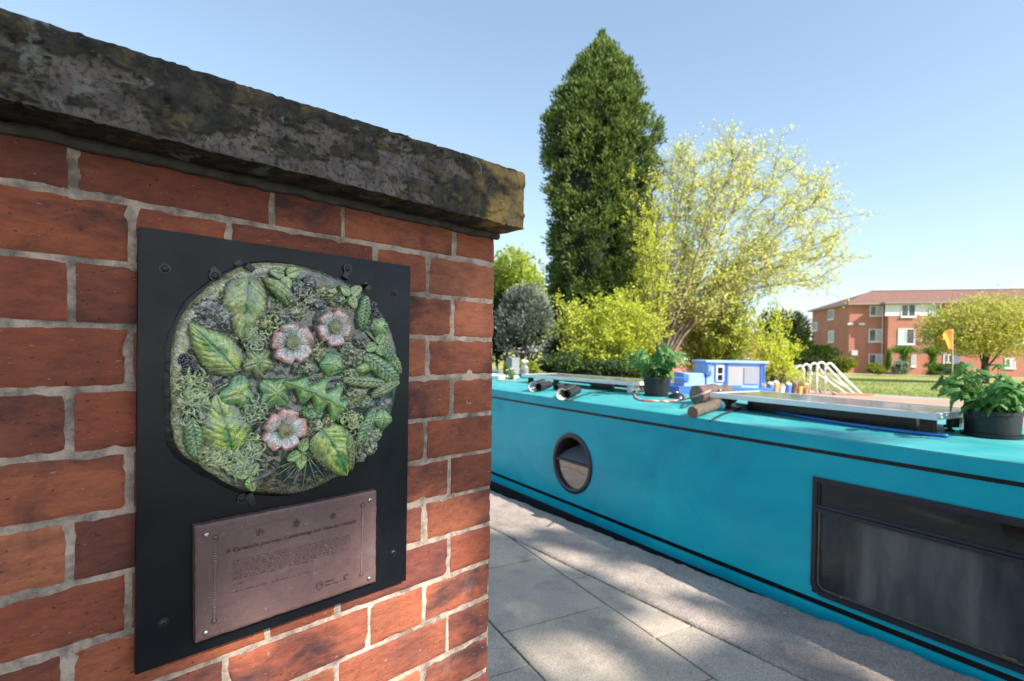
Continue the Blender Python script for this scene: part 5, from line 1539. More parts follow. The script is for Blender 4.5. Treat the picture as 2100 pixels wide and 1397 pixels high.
curve_tube('hose', 'thin red hose trailing behind the black bowl towards the near solar panel', 'hose', [(1380, 806), (1395, 798), (1420, 794), (1450, 791), (1466, 790), (1476, 795), (1477, 803)], .0055, M_hose, [0, .06, .10, .12, .13, .13, .13])
M_bhose = simple('blue_hose', (.012, .13, .42), 0.4, 0.2, 20)
curve_tube('hose', 'straight blue hose lying along the near edge under the panel', 'hose', [(1510, 830), (1560, 841), (1640, 856), (1740, 873), (1840, 887), (1944, 898)], .0085, M_bhose)
curve_tube('cable', 'short black cable running out over the roof edge by the branch log', 'cable', [(1520, 838), (1500, 846), (1478, 856), (1456, 866)], .0065, M_rub)
curve_tube('cable', 'thin black cable lying below the white-lined split pipes', 'cable', [(1165, 824), (1195, 812), (1225, 806), (1260, 803)], .005, M_rub)
b = on_roof(1477, 842); M_bmesh = simple('blue_mesh', (.05, .16, .24), 0.8, 0.5, 60, 0.004, 150)
m = MB(); g = random.Random(2)
for k in range(46):
    ax = Vector((g.gauss(0, 1), g.gauss(0, 1), g.gauss(0, 1))).normalized(); u = ax.orthogonal().normalized(); v = ax.cross(u); rr = .031 * g.uniform(.8, 1)
    m.tube([ax * g.uniform(-.006, .006) + (u * math.cos(a) + v * math.sin(a)) * rr for a in [6.283 * i / 10 for i in range(11)]], .0022, 4, False)
o = m.build('mesh_ball', M_bmesh, None, True); b.z += .031; o.location = b; tag(o, 'crumpled ball of blue mesh by the two logs', 'mesh ball')
# flag on a cane with its base
b = on_roof(1948, 884); fl = thing('flag', 'small orange flag on a bamboo cane beside the wide black pot', 'flag', b)
M_cane = simple('bamboo', (.36, .25, .15), 0.6, 0.2, 20); M_orange = simple('orange_fabric', (.85, .25, .02), 0.7, 0.12, 12, 0.002, 60)
dist = (b.xy - CAM.xy).length; topz = CAM.z + (b.y / FPX) * (733 - 676) ; hz = topz - b.z
m = MB(); m.tube([(0, 0, .02), (.004, 0, hz * .5), (0, .002, hz)], [.0048, .0045, .0036], 8); m.build('cane', M_cane, fl, True)
m = MB(); px_m = b.y / FPX
V = []; F = []; nx_, nz_ = 12, 10; ca = -.15
for i in range(nx_ + 1):
    for j in range(nz_ + 1):
        u, v = i / nx_, j / nz_
        w_ = 30 * px_m * u; zt = hz - .004 - 6 * px_m * u; zb_ = hz - 44 * px_m + 26 * px_m * u ** 1.3
        z_ = zt + (zb_ - zt) * v + .006 * math.sin(u * 5 + v * 3)
        V.append((-w_ * .98, .030 * math.sin(u * 4.6 + v * 2.2) * u, z_ - .035 * u * u * (1 - v)))
for i in range(nx_):
    for j in range(nz_): F.append((i * (nz_ + 1) + j, i * (nz_ + 1) + j + 1, (i + 1) * (nz_ + 1) + j + 1, (i + 1) * (nz_ + 1) + j))
m.add(V, F); ob = m.build('pennant', M_orange, fl, True); so = ob.modifiers.new('s', 'SOLIDIFY'); so.thickness = .0012
m = MB(); m.lathe([(.022, 0), (.022, .008), (.010, .014), (.010, .05), (.016, .055), (.016, .068), (.007, .075)], 16); m.box((-.03, -.008, .02), (.03, .008, .034), .003); m.build('clamp_base', M_rub, fl, angle=40)
# things at the far end of the roof, beside the pier
b = on_roof(1022, 777); o = thing('white_tray', 'flat white tray lying at the far end of the roof beside the pier', 'tray', b, BOAT.ang)
m = MB(); m.box((-.30, -.14, 0), (.24, .16, .012), .005); m.build('tray_base', M_white, o)
m = MB()
for a_, b__ in (((-.30, -.14, .0125), (.24, -.125, .05)), ((-.30, .145, .0125), (.24, .16, .05)), ((-.30, -.124, .0125), (-.285, .144, .05)), ((.225, -.124, .0125), (.24, .144, .05))): m.box(a_, b__, .004)
m.build('tray_rim', M_white, o)
b = on_roof(1040, 783); o = thing('wood_offcut', 'pale wooden offcut beside the white tray', 'wood', b, BOAT.ang + .5)
M_pine = simple('bare_pine', (.42, .28, .15), 0.7, 0.2, 14, .001, 60)
m = MB(); m.box((-.13, -.016, 0), (.13, .016, .014), .002, Matrix.Rotation(.05, 4, 'Y')); m.build('plank', M_pine, o); m = MB(); m.box((-.08, .02, 0), (.10, .045, .010), .002); m.build('plank', M_pine, o)
b = on_roof(1016, 771); M_grey = simple('grey_plastic', (.22, .23, .25), 0.5, 0.1, 8); b.z += .055
o = thing('grey_roll', 'grey rolled mat behind the white tray', 'rolled mat', b, BOAT.ang)
m = MB(); q = Matrix.Rotation(R(90), 4, 'Y'); m.lathe([(.038, -.16), (.038, .16)], 24, q); m.build('roll', M_grey, o, angle=40)
m = MB(); m.tube([(.1605, .030 * math.cos(a * .9) * (1 - a / 16), .030 * math.sin(a * .9) * (1 - a / 16)) for a in range(14)], .0025, 5); m.build('rolled_edge', M_rub, o, True)
b = on_roof(1012, 770); b += BOAT.y * .35; b.z = roofz(1.2); o = thing('grey_crate', 'upright grey box at the far end of the roof behind the rolled mat', 'box', b, BOAT.ang)
m = MB(); m.box((-.09, -.05, 0), (.05, .09, .26), .008); m.build('crate', M_grey, o); m = MB(); m.box((-.093, -.053, .235), (.053, .093, .265), .004); m.build('lid', M_grey, o)
# clear cloche bottle over a seedling, cloth on its top
b = on_roof(1076, 777); o = thing('bottle_cloche', 'clear plastic bottle cloche capped with white cloth on the boat roof', 'bottle', b)
G_pet = glass('clear_plastic', (.93, .97, .97), .08, .85)
m = MB(); m.lathe([(.055, 0), (.056, .10), (.052, .15), (.030, .19), (.017, .205), (.017, .225), (.015, .225), (.015, .205), (.028, .188), (.050, .149), (.054, .1), (.053, 0)], 28, None, True); m.build('bottle', G_pet, o, True)
m = MB(); 
for dx, dy, dz, r in ((0, 0, .232, .024), (-.02, .01, .243, .02), (.022, -.006, .236, .018), (-.03, 0, .25, .012)): m.ball((dx, dy, dz), r, 3, (1.2, 1, .8), .5)
m.build('cloth_cap', M_white, o, True)
m = MB(); g = random.Random(8)
def sprig(parent, n, h, r, seed, mat, sz=.05, c=(0, 0)):
    g = np.random.default_rng(seed); P = np.stack([c[0] + g.normal(0, r, n), c[1] + g.normal(0, r, n), g.uniform(.01, h, n)], 1); V, F = scatter(LEAF_V, LEAF_F, P, rand_rot(n, g), g.uniform(.6, 1.3, n) * sz)
    return link('foliage', np_mesh('foliage', V, F), mat, parent)
sprig(o, 26, .13, .018, 4, M_cleaf, .04)
b = on_roof(1046, 779); o = thing('seedling_pot', 'white daffodils and young leaves in a low tray beside the bottle cloche', 'plant', b)
m = MB(); m.lathe([(.045, 0), (.055, .03), (.05, .03), (.04, .012)], 24); m.build('saucer', M_pot, o, angle=35)
sprig(o, 90, .13, .038, 5, leafmat('seedling_leaf', [(.06, .17, .03), (.14, .26, .06)], .4), .055)
M_petw = leafmat('white_petal', [(.75, .72, .55), (.8, .8, .75)], .4)
for k, (dx, dz) in enumerate(((-.03, .12), (.015, .135), (-.005, .10))):
    g_ = np.random.default_rng(k); P = np.tile([dx, 0, dz], (12, 1)) + g_.normal(0, .009, (12, 3)); V, F = scatter(LEAF_V, LEAF_F, P, rand_rot(12, g_), np.full(12, .03)); link('flower', np_mesh('flower', V, F), M_petw, o)
# ================================================================== TREES, SHRUBS, LAWN THINGS
def gz(x, y): return far_z(y) - .02
M_trunk = simple('grey_brown_bark', (.13, .105, .08), 0.9, 0.3, 9, 0.015, 40)
M_trunkd = simple('dark_bark', (.07, .052, .04), 0.9, 0.3, 9, 0.015, 40)
M_conif = leafmat('conifer_spray', [(.055, .115, .03), (.12, .20, .05), (.22, .31, .095), (.36, .44, .18)], .38, .6, .25, 1.1)
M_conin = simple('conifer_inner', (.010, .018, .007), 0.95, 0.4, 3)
M_spring = leafmat('spring_leaf', [(.56, .62, .15), (.68, .73, .22), (.78, .80, .34), (.80, .77, .42)], .58, .5, .3, .7)
M_springs = leafmat('spring_shrub_leaf', [(.36, .48, .03), (.56, .66, .05), (.70, .77, .10), (.74, .74, .18)], .5, .5, .3, .9)
M_limes = leafmat('lime_tree_leaf', [(.18, .26, .035), (.30, .40, .05), (.44, .52, .09), (.56, .60, .15)], .5, .5, .3, .5)
M_silver = leafmat('silver_leaf', [(.10, .14, .11), (.19, .235, .19), (.30, .35, .30), (.42, .47, .41)], .25, .6, .3, .8)
M_bushd = leafmat('dark_shrub_leaf', [(.03, .06, .015), (.06, .105, .025), (.11, .17, .045)], .3, .6, .3, .8)
M_bushm = leafmat('mid_green_leaf', [(.04, .08, .012), (.075, .135, .02), (.13, .19, .035)], .3, .6, .3, .8)
M_bushg = leafmat('golden_hedge_leaf', [(.14, .19, .012), (.23, .28, .02), (.32, .34, .035)], .35, .6, .3, .8)
M_applel = leafmat('park_tree_leaf', [(.22, .26, .04), (.42, .45, .09), (.56, .56, .16), (.60, .46, .24)], .5, .6, .3, .7)
M_climb = leafmat('climber_leaf', [(.05, .16, .012), (.10, .24, .02), (.16, .32, .03)], .4, .6, .3, .8)
SPIKE_V = [(0, 0, 0), (.16, 0, .45), (0, 0, 1.0), (-.16, 0, .45), (0, .16, .45), (0, -.16, .45)]
SPIKE_F = [(0, 1, 2), (0, 2, 3), (0, 4, 2), (0, 2, 5)]

def tree_root(name, label, cat, x, y, group=None):
    return thing(name, label, cat, (x, y, gz(x, y)), 0, group)
def conifer():
    p = at_depth(1222, 731, 22.0); x0, y0 = p.x, p.y; base = gz(x0, y0)
    o = tree_root('conifer_tree', 'tall dense dark green conifer with a pointed top behind the yellow shrub', 'tree', x0, y0)
    s = 22.0 / FPX; zt = 1.3 + (724 - 98) * s - base
    # half-width by height fraction (measured)
    hs = [0, .04, .12, .3, .45, .6, .72, .80, .86, .91, .95, .98, 1.0]; ws = [.80, 1.05, 1.10, 1.16, 1.20, 1.22, 1.16, 1.02, .84, .62, .42, .20, .03]
    ws = [w * 1.80 for w in ws]
    def rad(h, a): return np.interp(h, hs, ws) * (1 + .10 * np.sin(3 * a + 5 * h) + .05 * np.sin(7 * a - 11 * h))
    m = MB(); m.tube([(0, 0, -.1), (0, 0, zt * .5), (0, 0, zt * .93)], [.28, .16, .03], 10); m.build('trunk', M_trunkd, o, True)
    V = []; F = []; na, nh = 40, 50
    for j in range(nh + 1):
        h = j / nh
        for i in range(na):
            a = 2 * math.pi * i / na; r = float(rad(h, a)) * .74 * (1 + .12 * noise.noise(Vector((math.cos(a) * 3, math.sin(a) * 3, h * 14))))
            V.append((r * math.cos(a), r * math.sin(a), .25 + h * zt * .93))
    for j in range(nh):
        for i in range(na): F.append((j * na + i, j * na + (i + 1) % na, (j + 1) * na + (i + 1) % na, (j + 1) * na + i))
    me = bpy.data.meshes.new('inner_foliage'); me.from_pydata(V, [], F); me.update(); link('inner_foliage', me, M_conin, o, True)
    g = np.random.default_rng(5); N = 8600
    h = g.random(N) ** .92; a = g.uniform(0, 2 * np.pi, N)
    # clumped plates: boughs
    nb = 1150; bh = g.random(nb) ** .9; ba = g.uniform(0, 2 * np.pi, nb); bl = g.uniform(.80, 1.08, nb)
    k = g.integers(0, nb, N); h = np.clip(bh[k] + g.normal(0, .010, N), 0, 1); a = ba[k] + g.normal(0, .09, N)
    depth = bl[k] * (1 - .26 * g.random(N) ** 1.5); r = rad(h, a) * depth
    P = np.stack([r * np.cos(a), r * np.sin(a), .15 + h * zt * .985 + (depth - .8) * .5], 1)
    up = np.interp(h, [0, .7, 1], [.45, .9, 2.6])
    allV = []; allF = []; base_i = 0
    for q in range(13):
        D = np.stack([np.cos(a), np.sin(a), up], 1) + g.normal(0, .62, (N, 3))
        PP = P + g.normal(0, .085, (N, 3))
        v, f = scatter(SPIKE_V, SPIKE_F, PP, aim_rot(D, g), g.uniform(.09, .24, N) * np.interp(h, [0, .9, 1], [1, .95, .75]))
        allV.append(v); allF.append(f + base_i); base_i += len(v)
    # feathery leaders at the top
    t_ = 900; hh = g.uniform(.9, 1.02, t_); aa = g.uniform(0, 6.28, t_); rr = rad(np.minimum(hh, 1), aa) * g.random(t_)
    ld = np.stack([rr * np.cos(aa), rr * np.sin(aa), .15 + hh * zt * .985], 1); v, f = scatter(SPIKE_V, SPIKE_F, ld, aim_rot(np.stack([np.cos(aa) * .4, np.sin(aa) * .4, np.full(t_, 1.6)], 1) + g.normal(0, .3, (t_, 3)), g), g.uniform(.2, .42, t_))
    allV.append(v); allF.append(f + base_i)
    link('foliage', np_mesh('foliage', np.concatenate(allV), np.concatenate(allF)), M_conif, o)
conifer()

def limb(P0, D0, L, r0, seg, curl, g, droop=0.0):
    P = [P0.copy()]; d = D0.normalized()
    for i in range(seg):
        d = (d + Vector((g.gauss(0, curl), g.gauss(0, curl), g.gauss(0, curl) + droop))).normalized(); P.append(P[-1] + d * (L / seg))
    return P
def leaf_cloud(name, parent, P, size, mat, g, per=6, spread=.16, flat=0.0):
    P = np.asarray(P); P = np.repeat(P, per, axis=0) + g.normal(0, spread, (len(P) * per, 3)) * np.array([1, 1, 1 - flat])
    V, F = scatter(LEAF_V, LEAF_F, P, rand_rot(len(P), g), g.uniform(.6, 1.35, len(P)) * size)
    return link(name, np_mesh(name, V, F), mat, parent)

def spring_tree():
    Y = 20.5; s = Y / FPX; p = at_depth(1352, 745, Y); x0, y0 = p.x, p.y; b = gz(x0, y0)
    o = tree_root('spring_tree', 'airy many-stemmed tree with fresh yellow green leaves fanning to the right', 'tree', x0, y0)
    g = random.Random(12); G = np.random.default_rng(12); m = MB(); tips = []
    def W(px, py, dy=0): q = at_depth(px, py, Y + dy); return Vector((q.x - x0, q.y - y0, q.z - b))
    mains = [([(1350, 765), (1372, 690), (1402, 620), (1430, 545), (1452, 460), (1462, 350)], .13, 0),
             ([(1352, 765), (1385, 690), (1430, 620), (1480, 585), (1520, 550), (1600, 480), (1680, 410)], .12, -.6),
             ([(1350, 765), (1400, 695), (1460, 600), (1505, 545), (1570, 530), (1650, 508), (1725, 485)], .10, .7),
             ([(1348, 765), (1360, 680), (1370, 600), (1378, 500), (1385, 390), (1395, 330)], .10, .5),
             ([(1346, 765), (1345, 690), (1348, 600), (1352, 500), (1362, 380)], .08, -.8),
             ([(1352, 765), (1390, 670), (1440, 560), (1500, 440), (1550, 385), (1590, 345)], .11, 1.2),
             ([(1352, 765), (1395, 700), (1450, 640), (1520, 600), (1600, 585), (1690, 570)], .09, -1.1),
             ([(1350, 765), (1380, 670), (1420, 560), (1450, 440), (1492, 370), (1505, 318)], .10, -1.6),
             ([(1352, 765), (1400, 680), (1480, 590), (1560, 480), (1620, 410), (1655, 370)], .10, 1.9),
             ([(1350, 765), (1370, 660), (1400, 540), (1410, 430), (1425, 345)], .08, 2.2)]
    extra = []
    for A_, B_ in ((0, 3), (0, 5), (5, 8), (1, 8), (1, 2), (2, 6), (5, 7), (3, 9), (7, 9), (4, 3), (8, 2), (1, 6), (6, 2)):
        pa, ra, da = mains[A_]; pb, rb_, db = mains[B_]; w_ = g.uniform(.35, .65); out = []
        for i in range(6):
            u = i / 5
            def at(p_): k = u * (len(p_) - 1); i0 = min(int(k), len(p_) - 2); f_ = k - i0; return (p_[i0][0] * (1 - f_) + p_[i0 + 1][0] * f_, p_[i0][1] * (1 - f_) + p_[i0 + 1][1] * f_)
            a_, b_ = at(pa), at(pb); out.append((a_[0] * w_ + b_[0] * (1 - w_) + g.gauss(0, 6) * u, a_[1] * w_ + b_[1] * (1 - w_) + g.gauss(0, 6) * u))
        extra.append((out, .06, (da + db) / 2 + g.uniform(-1.3, 1.3)))
    for pts, r0, dy in mains + extra:
        Q = []
        c = [W(px, py, dy * i / (len(pts) - 1)) for i, (px, py) in enumerate(pts)]
        for i in range(len(c) - 1):
            p0, p1, p2, p3 = c[max(i - 1, 0)], c[i], c[i + 1], c[min(i + 2, len(c) - 1)]
            for k in range(5):
                u = k / 5; Q.append(.5 * ((2 * p1) + (p2 - p0) * u + (2 * p0 - 5 * p1 + 4 * p2 - p3) * u * u + (3 * p1 - p0 - 3 * p2 + p3) * u ** 3) + Vector((g.gauss(0, .02), g.gauss(0, .02), 0)))
        Q.append(c[-1]); n = len(Q)
        m.tube(Q, [max(.010, r0 * .62 * (1 - i / n) ** .9) for i in range(n)], 8)
        for i in range(int(n * .28), n):
            for rep in range(1 + (i % 2)):
                d = (Q[min(i + 1, n - 1)] - Q[i - 1]).normalized(); d = (d + Vector((g.gauss(0, .7), g.gauss(0, .9), g.gauss(.05, .6)))).normalized()
                L = g.uniform(.5, 1.35); B = limb(Q[i], d, L, 0, 6, .13, g, .02)
                m.tube(B, [.010 * (1 - k / 7) + .002 for k in range(7)], 4)
                for k in range(1, 7):
                    for rr in range(3):
                        d2 = (B[k] - B[k - 1]).normalized() + Vector((g.gauss(0, .7), g.gauss(0, .7), g.gauss(.1, .6)))
                        C = limb(B[k], d2, g.uniform(.2, .55), 0, 3, .2, g)
                        m.tube(C, [.005, .004, .003, .002], 3)
                        tips += [C[2], C[3]]
    m.build('branches', simple('pale_bark', (.24, .20, .15), .9, .3, 9, .01, 40), o, True)
    T = np.array([tuple(t_) for t_ in tips]); keep = G.random(len(T)) < .52; T = T[keep]
    leaf_cloud('foliage', o, T, .118, M_spring, G, 2, .09)
spring_tree()

def shrub(name, label, cat, px, py_top, py_bot, wpx, Y, mat, n, leaf, group=None, dense=.75, core=True, trunkm=None, round_=1.0, spiky=0.0, seed=1, lumps=9, dy=1.0, box=False):
    """a shrub or crown filling the given outline at depth Y; a dark inner mass and many leaf sized faces"""
    G = np.random.default_rng(seed); s = Y / FPX; c = at_depth(px, (py_top + py_bot) / 2, Y)
    bz = gz(c.x, c.y); o = tree_root(name, label, cat, c.x, c.y, group)
    rx = wpx / 2 * s; zt = at_depth(px, py_top, Y).z - bz; zb = max(0.02, at_depth(px, py_bot, Y).z - bz); rz = (zt - zb) / 2; zc = (zt + zb) / 2; ry = min(rx, max(rz, rx * .6)) * dy
    # lumps
    L = []
    for k in range(lumps):
        a = G.uniform(0, 6.283); e = G.uniform(-.8, .9); q = math.sqrt(max(0, 1 - e * e)) * .55
        L.append((q * math.cos(a), q * math.sin(a), e * .55, G.uniform(.38, .62)))
    L.append((0, 0, 0, .66))
    L = np.array(L); k = G.integers(0, len(L), n)
    D = G.normal(size=(n, 3)); D /= np.linalg.norm(D, axis=1)[:, None]
    if box: 
        k[:] = len(L) - 1; D = np.sign(D) * np.abs(D) ** .45; D /= np.max(np.abs(D), axis=1)[:, None] ** .75; L[-1, 3] = .95
    rr = L[k, 3] * (dense + (1 - dense) * G.random(n) ** .5 * 1.0) * (1 + .12 * G.normal(size=n))
    P = (L[k, :3] + D * rr[:, None]) * np.array([rx, ry, rz]) + np.array([0, 0, zc])
    P[:, 2] = np.maximum(P[:, 2], .03)
    if spiky:
        V, F = scatter(SPIKE_V, SPIKE_F, P, aim_rot(D + np.array([0, 0, spiky]) + G.normal(0, .4, (n, 3)), G), G.uniform(.6, 1.3, n) * leaf)
    else: V, F = scatter(LEAF_V, LEAF_F, P, rand_rot(n, G), G.uniform(.6, 1.35, n) * leaf)
    link('foliage', np_mesh('foliage', V, F), mat, o)
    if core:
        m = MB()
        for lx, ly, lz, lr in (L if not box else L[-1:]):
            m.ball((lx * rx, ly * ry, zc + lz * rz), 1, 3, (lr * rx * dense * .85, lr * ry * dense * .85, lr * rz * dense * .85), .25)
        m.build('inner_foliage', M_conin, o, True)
    if zb > .3 or trunkm:
        m = MB(); m.tube([(0, 0, -.1), (.03, .02, zb * .6 + .1), (0, 0, zc)], [max(.05, rx * .06), max(.04, rx * .05), .03], 9)
        for q in range(5): m.tube([(0, 0, zb * .7 + .1), (G.normal() * rx * .2, G.normal() * ry * .2, zc), (G.normal() * rx * .5, G.normal() * ry * .4, zc + rz * .5)], [.06, .04, .015], 6)
        m.build('trunk', trunkm or M_trunk, o, True)
    return o
# sprays of bright yellow green in front of the conifer
def spray_shrub(name, label, Y, base, fans, nst, seed, mat, leaf=.07, L=(1.2, 2.4), per=3, spr=.05, stem=.018):
    g = random.Random(seed); G = np.random.default_rng(seed); p = at_depth(base[0], base[1], Y); b = gz(p.x, p.y); o = tree_root(name, label, 'shrub', p.x, p.y)
    m = MB(); tips = []
    for k in range(nst):
        px, py = g.choice(fans); px += g.gauss(0, 26); py += g.gauss(0, 20); q = at_depth(px, py, Y + g.uniform(-1.2, .7)); T = Vector((q.x - p.x, q.y - p.y, q.z - b))
        S = Vector((g.gauss(0, .22), g.gauss(0, .2), 0)); P = []
        for i in range(9):
            u = i / 8; P.append(S.lerp(T, u) + Vector((g.gauss(0, .03), g.gauss(0, .03), .35 * math.sin(math.pi * u))))
        m.tube(P, [stem * (1 - i / 9) + .004 for i in range(9)], 4)
        for i in range(2, 9):
            for r in range(3):
                C = limb(P[i], (P[i] - P[i - 1]).normalized() + Vector((g.gauss(0, .7), g.gauss(0, .7), g.gauss(.1, .5))), g.uniform(.18, .5), 0, 3, .2, g)
                m.tube(C, .004, 3); tips += [C[1], C[2], C[3]]
    m.build('branches', M_trunk, o, True)
    leaf_cloud('foliage', o, np.array([tuple(t_) for t_ in tips]), leaf, mat, G, per, spr); return o
spray_shrub('yellow_shrub', 'bright yellow green shrub spreading in front of the dark conifer', 18.6, (1265, 755),
            [(1170, 665), (1195, 640), (1225, 690), (1180, 715), (1250, 640), (1280, 650), (1300, 625), (1270, 690), (1310, 670), (1325, 640), (1240, 720), (1300, 700), (1215, 655)], 150, 3, M_springs, .085)
spray_shrub('yellow_shrub', 'tall thin yellow green spray leaning against the right side of the conifer', 19.2, (1335, 758),
            [(1330, 385), (1335, 420), (1322, 450), (1338, 480), (1330, 510), (1335, 550), (1345, 600), (1340, 650), (1335, 430), (1338, 480)], 42, 4, M_springs, .085)
spray_shrub('yellow_shrub', 'broad loose yellow green shrub right of the blue boat, in front of the far houses', 20.0, (1590, 770),
            [(1560, 660), (1590, 640), (1600, 680), (1555, 700), (1590, 720), (1615, 715), (1540, 670), (1580, 740), (1610, 745), (1575, 625), (1535, 660), (1550, 730)], 34, 6, M_springs, .09)
spray_shrub('lime_shrub', 'lime green foliage mass above the blue boat, under the airy tree', 22.5, (1470, 772),
            [(1380, 640), (1400, 690), (1430, 650), (1450, 700), (1480, 640), (1500, 690), (1530, 650), (1540, 700), (1420, 710), (1480, 715), (1460, 620), (1520, 620), (1390, 660)], 190, 7, M_limes, .10, per=3)
shrub('evergreen_shrub', 'dark conical evergreen between the yellow shrub and the juniper', 'shrub', 1608, 618, 760, 86, 25, M_bushd, 5200, .20, seed=3, spiky=.8)
shrub('juniper_bush', 'wide dark green juniper bush left of the apartment block', 'bush', 1652, 700, 762, 112, 30, M_bushm, 5200, .20, seed=4, spiky=.5, lumps=12)
shrub('clipped_bush', 'rounded clipped olive green bush at the left corner of the apartment block', 'bush', 1727, 729, 768, 62, 46, M_bushg, 4200, .16, seed=5, lumps=4, dense=.9, group='clipped bushes before the apartment block')
shrub('clipped_bush', 'low golden clipped bush under the ground floor window', 'bush', 1798, 745, 768, 44, 50, M_bushg, 2600, .16, seed=6, lumps=4, dense=.9, group='clipped bushes before the apartment block')
shrub('column_shrub', 'narrow upright bright green column between the bushes at the wall', 'shrub', 1823, 716, 766, 13, 52, M_climb, 1600, .14, seed=7, lumps=2, dense=.9)
shrub('grey_bush', 'small grey green bush left of the climber porch', 'bush', 1848, 738, 772, 34, 48, M_silver, 2000, .16, seed=8)
shrub('low_hedge', 'low dark hedge right of the climber porch', 'hedge', 1940, 746, 770, 66, 48, M_bushm, 2400, .15, seed=9, box=True)
shrub('park_tree', 'spreading yellow green tree in front of the right part of the apartment block', 'tree', 2022, 598, 752, 280, 34, M_applel, 21000, .18, seed=10, lumps=30, core=False, dense=.45, trunkm=M_trunkd)
shrub('ash_tree', 'tall yellow green tree on the left behind the silver shrub', 'tree', 1040, 492, 660, 170, 30, M_limes, 9500, .22, seed=11, lumps=16, core=False, dense=.5, trunkm=M_trunk)
shrub('evergreen_shrub', 'dark evergreen beside the pier under the yellow green tree', 'shrub', 1020, 600, 745, 60, 26, M_bushd, 4200, .2, seed=12, spiky=.6)
shrub('silver_shrub', 'feathery silver green shrub between the pier and the conifer', 'shrub', 1072, 585, 735, 120, 20, M_silver, 11000, .16, seed=13, lumps=14, spiky=.9, dense=.55)
for i, (px, t_, b_, w_, Y, mt_, lb) in enumerate(((1150, 722, 775, 110, 17.2, M_bushd, 'low dark green hedge under the yellow shrub, left part'), (1240, 726, 778, 110, 17.4, M_bushd, 'low dark green hedge under the yellow shrub, right part'),
                                       (1075, 735, 778, 84, 16.4, M_bushg, 'low yellow green groundcover bush beyond the bottle cloche'), (1300, 740, 780, 70, 17.6, M_bushm, 'low mid green bush behind the potted plant'))):
    shrub('low_bush', lb, 'bush', px, t_, b_, w_, Y, mt_, 4200, .10, seed=20 + i, group='low bushes along the far quay', lumps=10)
# pale cherry blossom specks over the low bushes
bl = shrub('blossom_bush', 'small bush dotted with white blossom beyond the roof end', 'bush', 1085, 712, 738, 120, 19, leafmat('white_blossom', [(.7, .68, .62), (.8, .8, .78)], .3), 34, .15, seed=31, core=False)
# lawn grass: short blades in tufts
G = np.random.default_rng(77); n = 42000
al = G.uniform(-42, 4, n); ac = QUAY + 10.05 + G.random(n) ** 1.6 * 22
X = BOAT.o.x * 0 + BOAT.x.x * al + BOAT.y.x * ac; Yy = BOAT.x.y * al + BOAT.y.y * ac; Z = np.array([far_z(y) - .02 for y in Yy])
V, F = scatter([(-.12, 0, 0), (.12, 0, 0), (0, .1, 1)], [(0, 1, 2)], np.stack([X, Yy, Z], 1), aim_rot(np.stack([G.normal(0, .3, n), G.normal(0, .3, n), np.ones(n)], 1), G), G.uniform(.05, .12, n))
tag(link('grass', np_mesh('grass', V, F), leafmat('grass_blade', [(.12, .19, .03), (.20, .27, .05), (.30, .33, .09)], .3, .7)), 'short sunlit grass on the lawn before the apartment block', 'grass', kind='stuff')

# ---- shade tree behind the viewer: throws the dappled shade on the pier and path
def shade_tree():
    U = Vector((-SUN.y, SUN.x, 0)).normalized(); Vv = SUN.cross(U).normalized() * 1.0
    if Vv.z < 0: Vv = -Vv
    def uv(p): p = Vector(p); return p.dot(U), p.dot(Vv)
    wc = WALL.o - WALL.x * .3; wu, wv = uv((wc.x, wc.y, 1.1))
    g = np.random.default_rng(3); rr = random.Random(4)
    t0 = 15.0
    lim = min(uv(on_level(1300, 1150, 0))[0], 9)
    cu, cv, ru, rv = wu - .8, wv - .1, 3.6, 3.0
    cen = U * cu + Vv * cv + SUN * t0
    o = thing('shade_tree', 'broad leafy tree behind the viewpoint shading the pier and path', 'tree', (cen.x + .6, cen.y - .5, -.03), 0)
    base = Vector((cen.x + .6, cen.y - .5, -.03))
    m = MB(); m.tube([(0, 0, -.1), (.05, .05, 2.0), (-.2, .2, 5.0), tuple(cen - base)], [.26, .21, .16, .07], 12)
    N = 44000; D = g.normal(size=(N, 3)); D /= np.linalg.norm(D, axis=1)[:, None]; q = g.random(N) ** (1 / 3)
    Uv, Vn, Sn = np.array(U), np.array(Vv), np.array(SUN)
    P = np.array(cen) + D[:, :1] * (q * ru)[:, None] * Uv + D[:, 1:2] * (q * rv)[:, None] * Vn + D[:, 2:] * (q * 1.9)[:, None] * Sn
    pu, pv = P @ Uv, P @ Vn
    keep = np.ones(N, bool)
    # gaps cut through the crown along the sun direction to dapple the path
    gp = np.array([noise.noise(Vector((a * 1.9, b * 1.9, 3.3))) + .5 * noise.noise(Vector((a * 4.6, b * 4.6, 1.3))) for a, b in zip(pu, pv)])
    edge = np.clip((pu - (wu + 1.35)) / 1.1, 0, 1)                    # thinner towards the canal side
    keep &= gp < (.62 - .60 * edge)
    for (px, py, rad_, pl_) in GAPS:  # extra holes aimed so sun patches land on chosen spots
        if pl_ == 'w':
            x, z = WALL.hit(px, py, -.002); p = WALL.o + WALL.x * x; p = Vector((p.x, p.y, z))
        else: p = on_level(px, py, 0.0)
        a, b = uv(p); keep &= ((pu - a) ** 2 + ((pv - b)) ** 2) > (rad_ * g.uniform(.75, 1.15, N)) ** 2
    P = P[keep] - np.array(base)
    V, F = scatter(LEAF_V, LEAF_F, P, rand_rot(len(P), g), g.uniform(.8, 1.3, len(P)) * .15)
    link('foliage', np_mesh('foliage', V, F), M_bushm, o)
    for k in range(26):
        j = g.integers(0, len(P)); T = Vector(P[j]); S = Vector((-.2, .2, 5.0 + rr.uniform(0, 2.0)))
        m.tube([S, S.lerp(T, .5) + Vector((0, 0, .3)), T], [.06, .035, .012], 6)
    m.build('trunk', M_trunk, o, True)
